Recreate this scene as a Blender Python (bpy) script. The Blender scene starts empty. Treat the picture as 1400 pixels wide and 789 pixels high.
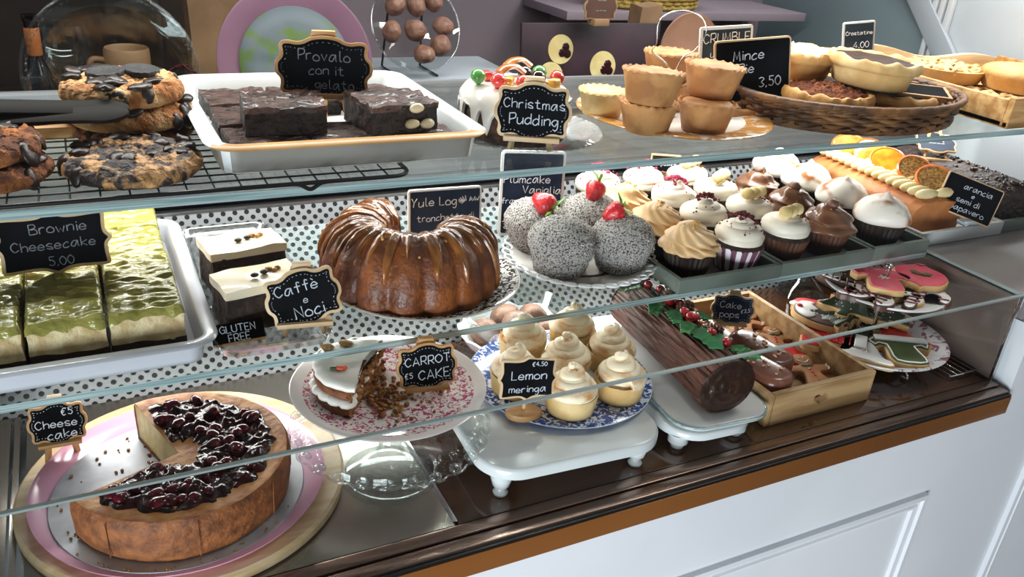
import bpy, bmesh, math, random
from math import sin, cos, pi, radians
from mathutils import Vector, Matrix, noise

S = bpy.context.scene
C = S.collection
random.seed(7)

# ------------------------------------------------------------------ camera
cam_d = bpy.data.cameras.new('camera')
cam = bpy.data.objects.new('camera', cam_d)
C.objects.link(cam)
cam_d.sensor_width = 36.0
cam_d.lens = 1153.0 / 1400.0 * 36.0
cam_d.clip_start = 0.01
cam.matrix_world = Matrix(((0.8935, 0.1320, -0.4292, 0.0),
                           (-0.4425, 0.4218, -0.7914, 0.0),
                           (0.0766, 0.8970, 0.4352, 0.6),
                           (0, 0, 0, 1)))
S.camera = cam

# ------------------------------------------------------------------ world + light + exposure
W = bpy.data.worlds.new('world')
S.world = W
W.use_nodes = True
bg = W.node_tree.nodes['Background']
bg.inputs[0].default_value = (0.86, 0.92, 1.0, 1)
bg.inputs[1].default_value = 0.15


def area_light(name, loc, target, sx, sy, power, col=(1, 1, 1), spread=180):
    d = bpy.data.lights.new(name, 'AREA')
    d.shape = 'RECTANGLE'
    d.size, d.size_y, d.energy, d.color = sx, sy, power, col
    o = bpy.data.objects.new(name, d)
    C.objects.link(o)
    o.location = loc
    v = Vector(target) - Vector(loc)
    o.rotation_euler = v.to_track_quat('-Z', 'Y').to_euler()
    d.spread = radians(spread)
    return o


area_light('daylight', (-1.25, -1.1, -0.35), (0.75, 0.57, -0.32), 1.3, 0.8, 34, (0.90, 0.95, 1.0), 110)
area_light('room_lamp', (1.6, -1.2, 1.5), (0.7, 0.8, 0.0), 0.8, 0.6, 3.5, (1.0, 0.93, 0.84))
area_light('case_top_lamp', (0.60, 1.06, 0.72), (0.60, 0.92, 0.33), 1.9, 0.04, 15, (1.0, 0.97, 0.92))
area_light('shelf_strip_lamp', (0.72, 1.010, 0.3105), (0.72, 0.985, 0.13), 1.7, 0.03, 7.0, (1.0, 0.98, 0.94))
area_light('deck_strip_lamp', (0.50, 0.93, 0.122), (0.50, 0.84, 0.0), 1.2, 0.03, 2.6, (1.0, 0.97, 0.92))
area_light('back_room_fill', (1.25, 1.42, 1.5), (1.25, 1.6, 0.2), 0.8, 0.4, 5, (0.95, 0.97, 1.0))  # unseen fill, added so the background has its own light
area_light('window_light', (1.45, 0.8, 1.25), (1.2, 0.95, 0.33), 0.4, 0.4, 7, (1.0, 0.97, 0.92))

S.view_settings.view_transform = 'Standard'
S.view_settings.look = 'None'
S.view_settings.gamma = 1.0
S.view_settings.use_curve_mapping = False
S.view_settings.exposure = 0.0
S.cycles.use_denoising = True
S.cycles.max_bounces = 8
S.cycles.transparent_max_bounces = 24
S.cycles.caustics_reflective = False
S.cycles.caustics_refractive = False
S.cycles.sample_clamp_indirect = 4.0


# ------------------------------------------------------------------ materials
def lin(c):
    if isinstance(c, str):
        c = [int(c[i:i + 2], 16) / 255 for i in (0, 2, 4)]
    return tuple(((x / 12.92) if x <= 0.04045 else ((x + 0.055) / 1.055) ** 2.4) for x in c) + (1,)


def newmat(name):
    m = bpy.data.materials.new(name)
    m.use_nodes = True
    nt = m.node_tree
    return m, nt, nt.nodes['Principled BSDF']


def N(nt, kind, **kw):
    n = nt.nodes.new(kind)
    for k, v in kw.items():
        setattr(n, k, v)
    return n


def M(name, c1, c2=None, rough=0.5, metal=0.0, scale=30, detail=4, ramp=(0.4, 0.6), bump=0.0, bscale=None,
      bdist=0.002, stretch=(1, 1, 1), spec=0.5, coat=0.0, sss=0.0, warp=0.0):
    m, nt, p = newmat(name)
    L = nt.links.new
    p.inputs['Roughness'].default_value = rough
    p.inputs['Metallic'].default_value = metal
    p.inputs['Specular IOR Level'].default_value = spec
    p.inputs['Coat Weight'].default_value = coat
    p.inputs['Coat Roughness'].default_value = 0.08
    if sss:
        p.inputs['Subsurface Weight'].default_value = sss
        p.inputs['Subsurface Radius'].default_value = (0.01, 0.006, 0.004)
        p.inputs['Subsurface Scale'].default_value = 0.4
    p.inputs['Base Color'].default_value = lin(c1)
    if c2 or bump:
        tc = N(nt, 'ShaderNodeTexCoord')
        mp = N(nt, 'ShaderNodeMapping')
        mp.inputs['Scale'].default_value = stretch
        L(tc.outputs['Object'], mp.inputs[0])
    if c2:
        nz = N(nt, 'ShaderNodeTexNoise')
        nz.inputs['Scale'].default_value = scale
        nz.inputs['Detail'].default_value = detail
        nz.inputs['Distortion'].default_value = warp
        L(mp.outputs[0], nz.inputs['Vector'])
        cr = N(nt, 'ShaderNodeValToRGB')
        cr.color_ramp.elements[0].position, cr.color_ramp.elements[1].position = ramp
        cr.color_ramp.elements[0].color = lin(c1)
        cr.color_ramp.elements[1].color = lin(c2)
        L(nz.outputs['Fac'], cr.inputs[0])
        L(cr.outputs[0], p.inputs['Base Color'])
    if bump:
        nb = N(nt, 'ShaderNodeTexNoise')
        nb.inputs['Scale'].default_value = bscale or scale
        nb.inputs['Detail'].default_value = 5
        L(mp.outputs[0], nb.inputs['Vector'])
        b = N(nt, 'ShaderNodeBump')
        b.inputs['Strength'].default_value = bump
        b.inputs['Distance'].default_value = bdist * 3
        L(nb.outputs['Fac'], b.inputs['Height'])
        L(b.outputs[0], p.inputs['Normal'])
    return m


def glass_mat(name, tint=(0.95, 0.985, 0.98), base=0.05, rim=0.5, rough=0.02, power=3.0, gloss=(1, 1, 1)):
    """clear thin glass: transparent with a glossy sheen that grows towards grazing angles"""
    m = bpy.data.materials.new(name)
    m.use_nodes = True
    nt = m.node_tree
    nt.nodes.clear()
    L = nt.links.new
    out = N(nt, 'ShaderNodeOutputMaterial')
    tr = N(nt, 'ShaderNodeBsdfTransparent')
    tr.inputs[0].default_value = tint + (1,)
    gl = N(nt, 'ShaderNodeBsdfGlossy')
    gl.inputs['Roughness'].default_value = rough
    gl.inputs[0].default_value = gloss + (1,)
    lw = N(nt, 'ShaderNodeLayerWeight')
    lw.inputs['Blend'].default_value = 0.5
    pw = N(nt, 'ShaderNodeMath', operation='POWER')
    pw.inputs[1].default_value = power
    ma = N(nt, 'ShaderNodeMath', operation='MULTIPLY_ADD')
    ma.inputs[1].default_value = rim
    ma.inputs[2].default_value = base
    mx = N(nt, 'ShaderNodeMixShader')
    L(lw.outputs['Facing'], pw.inputs[0])
    L(pw.outputs[0], ma.inputs[0])
    L(ma.outputs[0], mx.inputs[0])
    L(tr.outputs[0], mx.inputs[1])
    L(gl.outputs[0], mx.inputs[2])
    L(mx.outputs[0], out.inputs[0])
    return m


def perforated_mat(name):
    """brushed steel with staggered round holes; UVs are in metres"""
    m, nt, p = newmat(name)
    L = nt.links.new
    uv = N(nt, 'ShaderNodeTexCoord')
    sep = N(nt, 'ShaderNodeSeparateXYZ')
    L(uv.outputs['UV'], sep.inputs[0])

    def mth(op, a, b=None):
        n = N(nt, 'ShaderNodeMath', operation=op)
        for i, v in enumerate((a, b)):
            if v is None:
                continue
            if isinstance(v, (int, float)):
                n.inputs[i].default_value = v
            else:
                L(v, n.inputs[i])
        return n.outputs[0]
    px, py = 0.0155, 0.0155

    def grid(off):
        fx = mth('SUBTRACT', mth('FRACT', mth('ADD', mth('DIVIDE', sep.outputs[0], px), off)), 0.5)
        fy = mth('SUBTRACT', mth('FRACT', mth('ADD', mth('DIVIDE', sep.outputs[1], py), off)), 0.5)
        return mth('SQRT', mth('ADD', mth('MULTIPLY', fx, fx), mth('MULTIPLY', fy, fy)))
    d = mth('MINIMUM', grid(0.0), grid(0.5))
    hole = mth('LESS_THAN', d, 0.215)
    mx = N(nt, 'ShaderNodeMix', data_type='RGBA')
    mx.inputs['A'].default_value = lin('727476')
    mx.inputs['B'].default_value = lin('141518')
    L(hole, mx.inputs['Factor'])
    L(mx.outputs['Result'], p.inputs['Base Color'])
    L(mth('MULTIPLY', mth('SUBTRACT', 1.0, hole), 0.55), p.inputs['Metallic'])
    p.inputs['Roughness'].default_value = 0.42
    p.inputs['Specular IOR Level'].default_value = 0.1
    return m


def rim_pattern(name, base, ink, r0, r1, scale, lo=0.47, hi=0.52, inner=None, rough=0.12, kind='noise', amount=1.0):
    """glazed china whose printed band lies between the radii r0 and r1 around the plate's own axis"""
    m, nt, p = newmat(name)
    L = nt.links.new
    tc = N(nt, 'ShaderNodeTexCoord')
    sep = N(nt, 'ShaderNodeSeparateXYZ')
    L(tc.outputs['Object'], sep.inputs[0])
    cmb = N(nt, 'ShaderNodeCombineXYZ')
    L(sep.outputs[0], cmb.inputs[0])
    L(sep.outputs[1], cmb.inputs[1])
    ln = N(nt, 'ShaderNodeVectorMath', operation='LENGTH')
    L(cmb.outputs[0], ln.inputs[0])
    r = ln.outputs['Value']
    cr = N(nt, 'ShaderNodeValToRGB')
    cr.color_ramp.interpolation = 'CONSTANT'
    e = cr.color_ramp.elements
    R = r1 * 1.12
    e[0].position, e[0].color = 0, (0, 0, 0, 1)
    e[1].position, e[1].color = r0 / R, (1, 1, 1, 1)
    x = e.new(r1 / R)
    x.color = (0, 0, 0, 1)
    if inner:
        for a, b in inner:
            x = e.new(a / R); x.color = (1, 1, 1, 1)
            x = e.new(b / R); x.color = (0, 0, 0, 1)
    dv = N(nt, 'ShaderNodeMath', operation='DIVIDE')
    L(r, dv.inputs[0])
    dv.inputs[1].default_value = R
    L(dv.outputs[0], cr.inputs[0])
    if kind == 'noise':
        nz = N(nt, 'ShaderNodeTexNoise')
        nz.inputs['Scale'].default_value = scale
        nz.inputs['Detail'].default_value = 3
        nz.inputs['Distortion'].default_value = 1.2
        v = nz.outputs['Fac']
    else:
        nz = N(nt, 'ShaderNodeTexVoronoi')
        nz.inputs['Scale'].default_value = scale
        v = nz.outputs['Distance']
    L(cmb.outputs[0], nz.inputs['Vector'])
    th = N(nt, 'ShaderNodeMapRange')
    th.inputs['From Min'].default_value = lo
    th.inputs['From Max'].default_value = hi
    L(v, th.inputs['Value'])
    mu = N(nt, 'ShaderNodeMath', operation='MULTIPLY')
    L(th.outputs[0], mu.inputs[0])
    L(cr.outputs[0], mu.inputs[1])
    mu2 = N(nt, 'ShaderNodeMath', operation='MULTIPLY')
    L(mu.outputs[0], mu2.inputs[0])
    mu2.inputs[1].default_value = amount
    mx = N(nt, 'ShaderNodeMix', data_type='RGBA')
    mx.inputs['A'].default_value = lin(base)
    mx.inputs['B'].default_value = lin(ink)
    L(mu2.outputs[0], mx.inputs['Factor'])
    L(mx.outputs['Result'], p.inputs['Base Color'])
    p.inputs['Roughness'].default_value = rough
    return m


def stripe_mat(name, c1, c2, n, rough=0.5):
    """stripes around the object's own axis (pleated cases)"""
    m, nt, p = newmat(name)
    L = nt.links.new
    tc = N(nt, 'ShaderNodeTexCoord')
    sep = N(nt, 'ShaderNodeSeparateXYZ')
    L(tc.outputs['Object'], sep.inputs[0])
    at = N(nt, 'ShaderNodeMath', operation='ARCTAN2')
    L(sep.outputs[1], at.inputs[0])
    L(sep.outputs[0], at.inputs[1])
    mu = N(nt, 'ShaderNodeMath', operation='MULTIPLY')
    L(at.outputs[0], mu.inputs[0])
    mu.inputs[1].default_value = n
    sn = N(nt, 'ShaderNodeMath', operation='SINE')
    L(mu.outputs[0], sn.inputs[0])
    th = N(nt, 'ShaderNodeMapRange')
    th.inputs['From Min'].default_value = -0.1
    th.inputs['From Max'].default_value = 0.25
    L(sn.outputs[0], th.inputs['Value'])
    mx = N(nt, 'ShaderNodeMix', data_type='RGBA')
    mx.inputs['A'].default_value = lin(c1)
    mx.inputs['B'].default_value = lin(c2)
    L(th.outputs[0], mx.inputs['Factor'])
    L(mx.outputs['Result'], p.inputs['Base Color'])
    p.inputs['Roughness'].default_value = rough
    return m


MT = {}


def mats():
    a = MT
    a['white_paint'] = M('white_paint', 'd6dbe0', 'cfd5da', rough=0.45, scale=3)
    a['grey_wall'] = M('grey_wall', 'a3abb3', '99a2ab', rough=0.7, scale=2)
    a['lilac_wall'] = M('lilac_wall', '9b8d96', '8d8089', rough=0.7, scale=2)
    a['end_wall'] = M('end_wall', 'bfc6cc', 'b3bbc2', rough=0.5, scale=2)
    a['blue_wall'] = M('blue_grey_wall', '83959b', '798c93', rough=0.6, scale=2)
    a['dark_wall'] = M('dark_wall', '1a1513', '3a2c24', rough=0.6, scale=5)
    a['floor'] = M('floor', '8a7868', '7a6858', rough=0.5, scale=5)
    a['ceiling'] = M('ceiling', 'c9c7c4', 'c0bebb', rough=0.8, scale=3)
    a['steel'] = M('brushed_steel', 'a2a4a6', '8e9092', rough=0.3, metal=0.95, scale=8, stretch=(2, 60, 60))
    a['steel_dull'] = M('dull_steel', '95979a', '85888c', rough=0.5, metal=0.6, scale=6, stretch=(1, 30, 30))
    a['steel_deck'] = M('deck_steel', '8f887f', '9d978f', rough=0.25, metal=0.85, scale=3)
    a['brown_deck'] = M('glossy_brown_deck', '3a2314', '4d311f', rough=0.08, scale=6, stretch=(0.6, 3, 1), coat=0.4)
    a['brown_steel'] = M('bronzed_steel', '8a7468', '776257', rough=0.22, metal=0.85, scale=4, stretch=(1, 20, 20))
    a['copper'] = M('copper_strip', '9a6433', '83522a', rough=0.24, metal=0.4, scale=2.5, ramp=(0.3, 0.75), coat=0.2)
    a['rubber_or_gap_black'] = M('rubber_or_gap_black', '0c0c0d', rough=0.4)
    a['black_wire'] = M('black_wire', '0d0d0e', rough=0.35)
    a['chrome'] = M('chrome', 'c8c8c8', rough=0.12, metal=1)
    a['perforated'] = perforated_mat('perforated_steel')
    a['glass'] = glass_mat('clear_glass', base=0.025, rim=0.4, power=4)
    a['pane'] = glass_mat('pane_glass', tint=(0.985, 0.995, 0.992), base=0.012, rim=0.3, power=5)
    a['edge'] = M('glass_edge', '7b9294', 'a9bfbf', rough=0.1, scale=9, stretch=(1, 40, 60), coat=0.8)
    a['edge_thin'] = M('thin_glass_edge', '83908f', rough=0.2, coat=0.3)
    a['pressed'] = glass_mat('pressed_glass', tint=(0.90, 0.93, 0.93), base=0.08, rim=0.6, power=2.4, rough=0.06)
    a['ribbed'] = glass_mat('ribbed_glass', tint=(0.86, 0.88, 0.88), base=0.03, rim=0.35, power=3, rough=0.12)
    a['stand_glass'] = glass_mat('stand_glass', tint=(0.93, 0.96, 0.96), base=0.025, rim=0.4, power=3.0, rough=0.03)
    a['thick_glass'] = glass_mat('thick_glass', tint=(0.80, 0.83, 0.83), base=0.025, rim=0.4, power=3.0, rough=0.03)
    a['end_glass'] = M('end_glass_reflection', '4f443f', '5d524c', rough=0.1, scale=3, stretch=(1, 0.6, 3), coat=0.3)  # brown paint stands in for the deck mirrored in the end pane
    a['ledge'] = M('grey_gloss', '7d7978', '746d6c', rough=0.18, scale=4, coat=0.2)
    a['enamel'] = M('white_enamel', 'e6ebeb', 'dfe5e6', rough=0.22, scale=5, coat=0.3)
    a['enamel_rim'] = M('cream_rim', 'c79a62', 'b88a54', rough=0.4, scale=20)
    a['enamel_under'] = M('grey_enamel', '8a8781', '7e7b75', rough=0.4, scale=10)
    a['tray_plastic'] = M('tray_plastic', 'c9ccd4', 'bfc3cc', rough=0.25, scale=4, coat=0.3)
    a['clear_plastic'] = glass_mat('clear_plastic', tint=(0.86, 0.86, 0.86), base=0.16, rim=0.5, rough=0.12, power=2)
    a['porcelain'] = M('white_porcelain', 'e4e6e6', 'dcdfe0', rough=0.15, scale=5, coat=0.3)
    a['stand_white'] = M('stand_white', 'd9dedf', 'd0d6d8', rough=0.22, scale=6, coat=0.3)
    a['pale_wood'] = M('pale_wood', 'd9c29c', 'c9ad80', rough=0.45, scale=6, stretch=(1.5, 14, 14), coat=0.1)
    a['sign_wood'] = M('sign_wood', 'c79a66', 'b3834f', rough=0.55, scale=12, stretch=(2, 8, 8))
    a['crate_wood'] = M('crate_wood', 'b4946a', '95744c', rough=0.5, scale=9, stretch=(1, 9, 9), bump=0.15, bscale=60, bdist=0.0005)
    a['board_wood'] = M('board_wood', 'cfa56d', 'a9783f', rough=0.5, scale=5, stretch=(2, 14, 14))
    a['stick_wood'] = M('stick_wood', 'dcc096', 'cfb083', rough=0.6, scale=20)
    a['slate'] = M('chalkboard', '08090b', '121418', rough=0.8, scale=15, spec=0.05)
    a['slate_blue'] = M('blue_chalkboard', '17243a', '21324a', rough=0.6, scale=14, spec=0.2)
    a['slate_lit'] = M('lit_chalkboard', '39434c', '46525c', rough=0.7, scale=15, spec=0.1)  # chalkboard lightened in its colour for the light falling on it
    a['slate_brown'] = M('brown_plaque', '4a2f26', '573a2f', rough=0.6, scale=14)
    a['chalk'] = M('chalk', 'd7dee8', 'c3cad6', rough=0.9, scale=200)
    a['chalk_dim'] = M('faint_chalk', '8f959c', '777c84', rough=0.9, scale=200)
    a['chalk_bright'] = M('bright_chalk', 'f3f6fa', rough=0.9)
    a['white_frame'] = M('white_frame', 'e9e9e6', rough=0.5)
    a['beige_frame'] = M('beige_frame', 'd8bc96', 'caa97e', rough=0.5, scale=15)
    a['pink_plate'] = M('pink_plate', 'dfa9c3', 'd8a0bb', rough=0.2, scale=6, coat=0.3)
    a['mauve_plate'] = M('mauve_plate', '7c5a6e', '6f4f63', rough=0.4, scale=6)
    a['silver_board'] = M('silver_card', 'b9bcc2', 'a6a9b0', rough=0.5, metal=0.35, scale=40, bump=0.3, bscale=180, bdist=0.0002)
    # baking
    a['crust'] = M('baked_crust', '96592c', '5f3215', rough=0.65, scale=70, detail=8, ramp=(0.35, 0.68), bump=0.7, bscale=160, bdist=0.0012)
    a['cake_top'] = M('cheesecake_top', 'd2975a', 'b06a30', rough=0.5, scale=60, detail=6, bump=0.5, bscale=120, bdist=0.0008)
    a['cheese_cream'] = M('cheesecake_cream', 'ecd9a9', 'd8bd84', rough=0.6, scale=40, bump=0.3, bscale=90)
    a['jam'] = M('berry_jam', '1d050a', '3a0913', rough=0.09, scale=45, ramp=(0.42, 0.68), bump=0.35, bscale=120, bdist=0.001, spec=0.4)
    a['berry'] = M('stewed_berry', '25050b', '6b1226', rough=0.1, scale=90, bump=0.3, bscale=200, bdist=0.0006, spec=0.4)
    a['crumb'] = M('crumb', 'a9743d', '7d4d22', rough=0.9, scale=200)
    a['carrot_sponge'] = M('carrot_sponge', '8a4f28', 'b5834a', rough=0.9, scale=110, bump=0.9, bscale=160, bdist=0.003)
    a['sponge_crust'] = M('sponge_crust', '6a3a20', '7d4a2b', rough=0.8, scale=60, bump=0.5, bscale=150)
    a['cream'] = M('white_cream', 'efece4', 'e8e3d8', rough=0.45, scale=20, bump=0.15, bscale=30, bdist=0.002)
    a['walnut'] = M('walnut', 'c29257', '9d6c36', rough=0.7, scale=90, bump=0.8, bscale=150)
    a['orange_sugar'] = M('orange_sugar', 'e0633d', 'd2532d', rough=0.5, scale=50)
    a['green_sugar'] = M('green_sugar', '39552a', '2c4522', rough=0.5, scale=50)
    a['bundt'] = M('bundt_crust', '5e2d10', '88491a', rough=0.5, scale=30, bump=0.7, bscale=130, bdist=0.0015, coat=0.1)
    a['bundt_in'] = M('bundt_crumb', 'a8682e', 'c98d4a', rough=0.85, scale=90, bump=0.8, bscale=140, bdist=0.002)
    a['caramel'] = M('caramel_glaze', '683a16', '965c28', rough=0.24, scale=40, bump=0.35, bscale=90, bdist=0.001, coat=0.3)
    a['coconut'] = M('coconut_cake', '49331f', 'dcd8d4', rough=0.95, scale=480, detail=4, ramp=(0.38, 0.53), bump=1.0, bscale=520, bdist=0.003)
    a['coconut_flake'] = M('coconut_flake', 'e6e3e0', 'd2ccc8', rough=0.9, scale=200)
    a['strawberry'] = M('strawberry', 'c11a22', 'e0414a', rough=0.25, scale=240, ramp=(0.55, 0.66), bump=0.6, bscale=240, bdist=0.001, coat=0.4)
    a['berry_leaf'] = M('berry_leaf', '6fa03a', '8fbb4d', rough=0.5, scale=40)
    a['liner_dark'] = M('dark_case', '1b120e', '2a1d16', rough=0.5, scale=30)
    a['liner_brown'] = M('brown_case', '4a2a1a', '5b3623', rough=0.55, scale=30)
    a['liner_stripe'] = stripe_mat('striped_case', '6d4458', 'e9e0e4', 14)
    a['cup_sponge'] = M('dark_sponge', '1f120c', '33200f', rough=0.9, scale=80, bump=0.6, bscale=120)
    a['caramel_cream'] = M('caramel_cream', 'dcb888', 'd2aa76', rough=0.5, scale=20)
    a['vanilla_cream'] = M('vanilla_cream', 'ebe4d4', 'e3dac6', rough=0.5, scale=20)
    a['choc_cream'] = M('chocolate_cream', '775038', '64402a', rough=0.35, scale=20, coat=0.2)
    a['meringue'] = M('toasted_meringue', 'efe9dd', 'a2622a', rough=0.45, scale=30, detail=2, ramp=(0.53, 0.66))
    a['meringue_tart'] = M('tart_meringue', 'f4e6c8', 'cf9350', rough=0.5, scale=34, detail=4, ramp=(0.48, 0.68), stretch=(1, 1, 2.6))
    a['velvet'] = M('velvet_crumb', '4a0f18', '6d1b26', rough=0.9, scale=100)
    a['raspberry_crumb'] = M('raspberry_crumb', '9a2447', 'b53a5c', rough=0.8, scale=100)
    a['cocoa'] = M('cocoa_crumb', '4f2313', '6b351e', rough=0.95, scale=120)
    a['banana'] = M('banana_slice', 'eed9a0', 'e2c684', rough=0.5, scale=60)
    a['nut'] = M('chopped_nut', 'd8a95f', 'c08f45', rough=0.7, scale=60)
    a['tray_green'] = M('sage_tray', '66716a', '5b665f', rough=0.5, scale=12)
    a['tray_white'] = M('white_tray', 'b9bcbc', 'b0b3b3', rough=0.5, scale=12)
    a['tray_in'] = M('tray_liner', '14110f', '201b18', rough=0.6, scale=12)
    a['short_pastry'] = M('short_pastry', 'd6ab6c', 'c08e4d', rough=0.65, scale=30, bump=0.45, bscale=80, bdist=0.0012)
    a['pale_pastry'] = M('pale_pastry', 'dcc08a', 'c9a468', rough=0.65, scale=26, bump=0.4, bscale=90, bdist=0.001)
    a['mince_pastry'] = M('mince_pastry', 'bd8a54', '9b683a', rough=0.65, scale=26, bump=0.4, bscale=90, bdist=0.001)
    a['lattice'] = M('lattice_pastry', 'd8b27a', 'c99d5f', rough=0.65, scale=30, bump=0.4, bscale=80)
    a['sugar_dust'] = M('icing_sugar', 'efe9df', 'dfcfae', rough=0.9, scale=60)
    a['choc_fill'] = M('chocolate_filling', '2b160d', '3f2314', rough=0.5, scale=60, bump=0.5, bscale=60, bdist=0.001, spec=0.06)
    a['dark_filling'] = M('dark_filling', '160c08', '2a170d', rough=0.45, scale=60, bump=0.4, bscale=70, spec=0.15)
    a['cocoa_top'] = M('cocoa_topping', '5b2a12', '7d4320', rough=0.95, scale=70, bump=1.0, bscale=140, bdist=0.003)
    a['crumble_top'] = M('crumble_topping', '8a6148', '6b4634', rough=0.95, scale=60, bump=1.0, bscale=130, bdist=0.003)
    a['cookie'] = M('cookie_dough', 'd8b07c', 'a3652f', rough=0.85, scale=34, ramp=(0.38, 0.64), bump=1.0, bscale=90, bdist=0.004)
    a['cookie_dark'] = M('baked_cookie', 'a9672f', '5a2f14', rough=0.85, scale=38, ramp=(0.38, 0.62), bump=1.0, bscale=90, bdist=0.004)
    a['marbled_cookie'] = M('marbled_cookie', '241510', 'b88a55', rough=0.6, scale=52, detail=5, ramp=(0.47, 0.58), warp=0.8, bump=1.0, bscale=80, bdist=0.004)
    a['dark_choc'] = M('dark_chocolate', '1c100b', '2c1a11', rough=0.4, scale=40, bump=0.4, bscale=120, bdist=0.001)
    a['sandwich'] = M('black_biscuit', '141416', '1f2023', rough=0.6, scale=90, bump=0.8, bscale=240, bdist=0.001)
    a['brownie'] = M('brownie', '2a1711', '160b08', rough=0.5, scale=40, bump=1.0, bscale=60, bdist=0.004)
    a['brownie_top'] = M('brownie_crust', '55392f', '2b1a14', rough=0.35, scale=40, bump=1.0, bscale=70, bdist=0.004, coat=0.2, stretch=(1, 2.5, 1))
    a['bc_base'] = M('brownie_base', '1d120d', '2b1b13', rough=0.8, scale=60, bump=0.8, bscale=110)
    a['bc_mid'] = M('baked_cheesecake', 'd3c298', 'b89f70', rough=0.75, scale=60, bump=0.6, bscale=120, bdist=0.002)
    a['pistachio'] = M('pistachio_cream', '7d7a34', 'a09a4e', rough=0.16, scale=30, ramp=(0.3, 0.7), bump=0.6, bscale=34, bdist=0.004, coat=0.6, stretch=(1, 2.2, 1))
    a['coffee_icing'] = M('coffee_icing', 'e6dcc3', 'dccba6', rough=0.35, scale=20, coat=0.2)
    a['dark_cake'] = M('dark_cake', '33241a', '21150f', rough=0.9, scale=90, bump=0.8, bscale=140)
    a['bean'] = M('coffee_bean', '1c120d', '2a1b13', rough=0.3, scale=60)
    a['pud_cake'] = M('fruit_cake', '2b1610', '50301f', rough=0.6, scale=80, bump=0.9, bscale=110, bdist=0.003)
    a['icing'] = M('white_icing', 'eceae3', 'e4e1d8', rough=0.22, scale=20, coat=0.4)
    a['candy_red'] = M('red_candy', 'd8343a', 'e4584c', rough=0.15, scale=30, coat=0.6)
    a['candy_green'] = M('green_candy', '57a04b', rough=0.15, coat=0.6)
    a['candy_yellow'] = M('yellow_candy', 'd9a63a', 'e2b552', rough=0.15, scale=30, coat=0.6)
    a['candy_orange'] = M('candied_orange', 'cf8434', 'b86c24', rough=0.2, scale=40, coat=0.6)
    a['candy_dark'] = M('dark_cherry', '2b0b10', rough=0.15, coat=0.6)
    a['ganache'] = M('ganache_bark', '452619', '6b4031', rough=0.55, scale=60, ramp=(0.35, 0.7), bump=0.8, bscale=110, bdist=0.003, stretch=(1, 0.14, 1))
    a['ganache_end'] = M('ganache_end', '24130d', '301b13', rough=0.4, scale=40, bump=0.6, bscale=70, bdist=0.002)
    a['red_berry'] = M('red_berry', 'b0141c', 'c5242c', rough=0.12, scale=30, coat=0.8)
    a['holly'] = M('holly_green', '2d7a4a', '256840', rough=0.4, scale=60)
    a['pine'] = M('pine_needles', '3f8a4c', '2f6f3d', rough=0.5, scale=80)
    a['cone'] = M('pine_cone', '6b4636', '876455', rough=0.7, scale=80, bump=0.6, bscale=120)
    a['pop_choc'] = M('milk_chocolate', '6a3c2d', '7a4a39', rough=0.3, scale=12, coat=0.25)
    a['star'] = M('sugar_star', 'e8c9a0', 'dc9a70', rough=0.6, scale=300)
    a['ginger'] = M('gingerbread', 'a97446', '94613a', rough=0.7, scale=40, bump=0.3, bscale=90, bdist=0.001)
    a['line_icing'] = M('piped_icing', 'efe9dd', rough=0.5)
    a['red_icing'] = M('red_icing', 'd12a33', rough=0.35, coat=0.2)
    a['pinkred_icing'] = M('coral_icing', 'd04a5c', 'd8566a', rough=0.4, scale=30)
    a['white_icing'] = M('matt_white_icing', 'e7e6e4', rough=0.45)
    a['brown_icing'] = M('brown_icing', '4d3129', '583a31', rough=0.45, scale=20)
    a['green_icing'] = M('green_icing', '4a5a2a', '415024', rough=0.45, scale=20)
    a['tree_icing'] = M('dark_green_icing', '18281a', '223524', rough=0.35, scale=20)
    a['biscuit'] = M('butter_biscuit', 'd9b47c', 'cda268', rough=0.7, scale=40, bump=0.2, bscale=80)
    a['wicker'] = M('wicker', '7a522b', '492d14', rough=0.6, scale=30, bump=0.4, bscale=120, bdist=0.001)
    a['straw'] = M('straw', 'cdb15f', 'a88a3c', rough=0.65, scale=30)
    a['orange_peel'] = M('orange_peel', 'd9691f', 'e88335', rough=0.25, scale=50, coat=0.5)
    a['orange_flesh'] = M('orange_flesh', 'e89a2e', 'c97620', rough=0.15, scale=60, coat=0.6)
    a['seeds'] = M('seed_coat', '6b4a22', 'b98a45', rough=0.7, scale=260)
    a['loaf'] = M('loaf_crust', 'c07c45', '9c5a2c', rough=0.6, scale=16, bump=0.5, bscale=50, bdist=0.002)
    a['loaf_cream'] = M('orange_cream', 'ecdcae', 'e2cf98', rough=0.5, scale=20)
    a['choc_loaf'] = M('chocolate_loaf', '24140f', '35211a', rough=0.55, scale=60, bump=0.9, bscale=100, bdist=0.003)
    a['chip'] = M('chocolate_chip', '2b1a14', '3c271e', rough=0.3, scale=80, coat=0.3)
    a['truffle'] = M('truffle', '6d4a3c', '83604f', rough=0.5, scale=40, bump=0.6, bscale=80, bdist=0.002)
    a['blue_plate'] = rim_pattern('blue_china', 'd9e1ee', '2f4f93', 0.070, 0.112, 130, 0.44, 0.50, inner=[(0.113, 0.1145)])
    a['pink_china'] = rim_pattern('red_china', 'ece4e2', 'b0476a', 0.040, 0.093, 190, 0.5, 0.56)
    a['black_china'] = rim_pattern('black_china', 'd3cfca', '26221f', 0.093, 0.120, 170, 0.44, 0.52, inner=[(0.1205, 0.1215)])
    a['gold_china'] = rim_pattern('gold_china', 'e3ddd6', 'b98545', 0.095, 0.135, 40, 0.36, 0.5)
    a['floral_china'] = rim_pattern('floral_china', 'd9dadd', '8d5f70', 0.070, 0.112, 60, 0.55, 0.62, inner=[(0.050, 0.0525)])
    a['brown_china'] = rim_pattern('brown_china', 'dcd8d2', '5d4438', 0.045, 0.052, 60, 0.3, 0.4)
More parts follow.
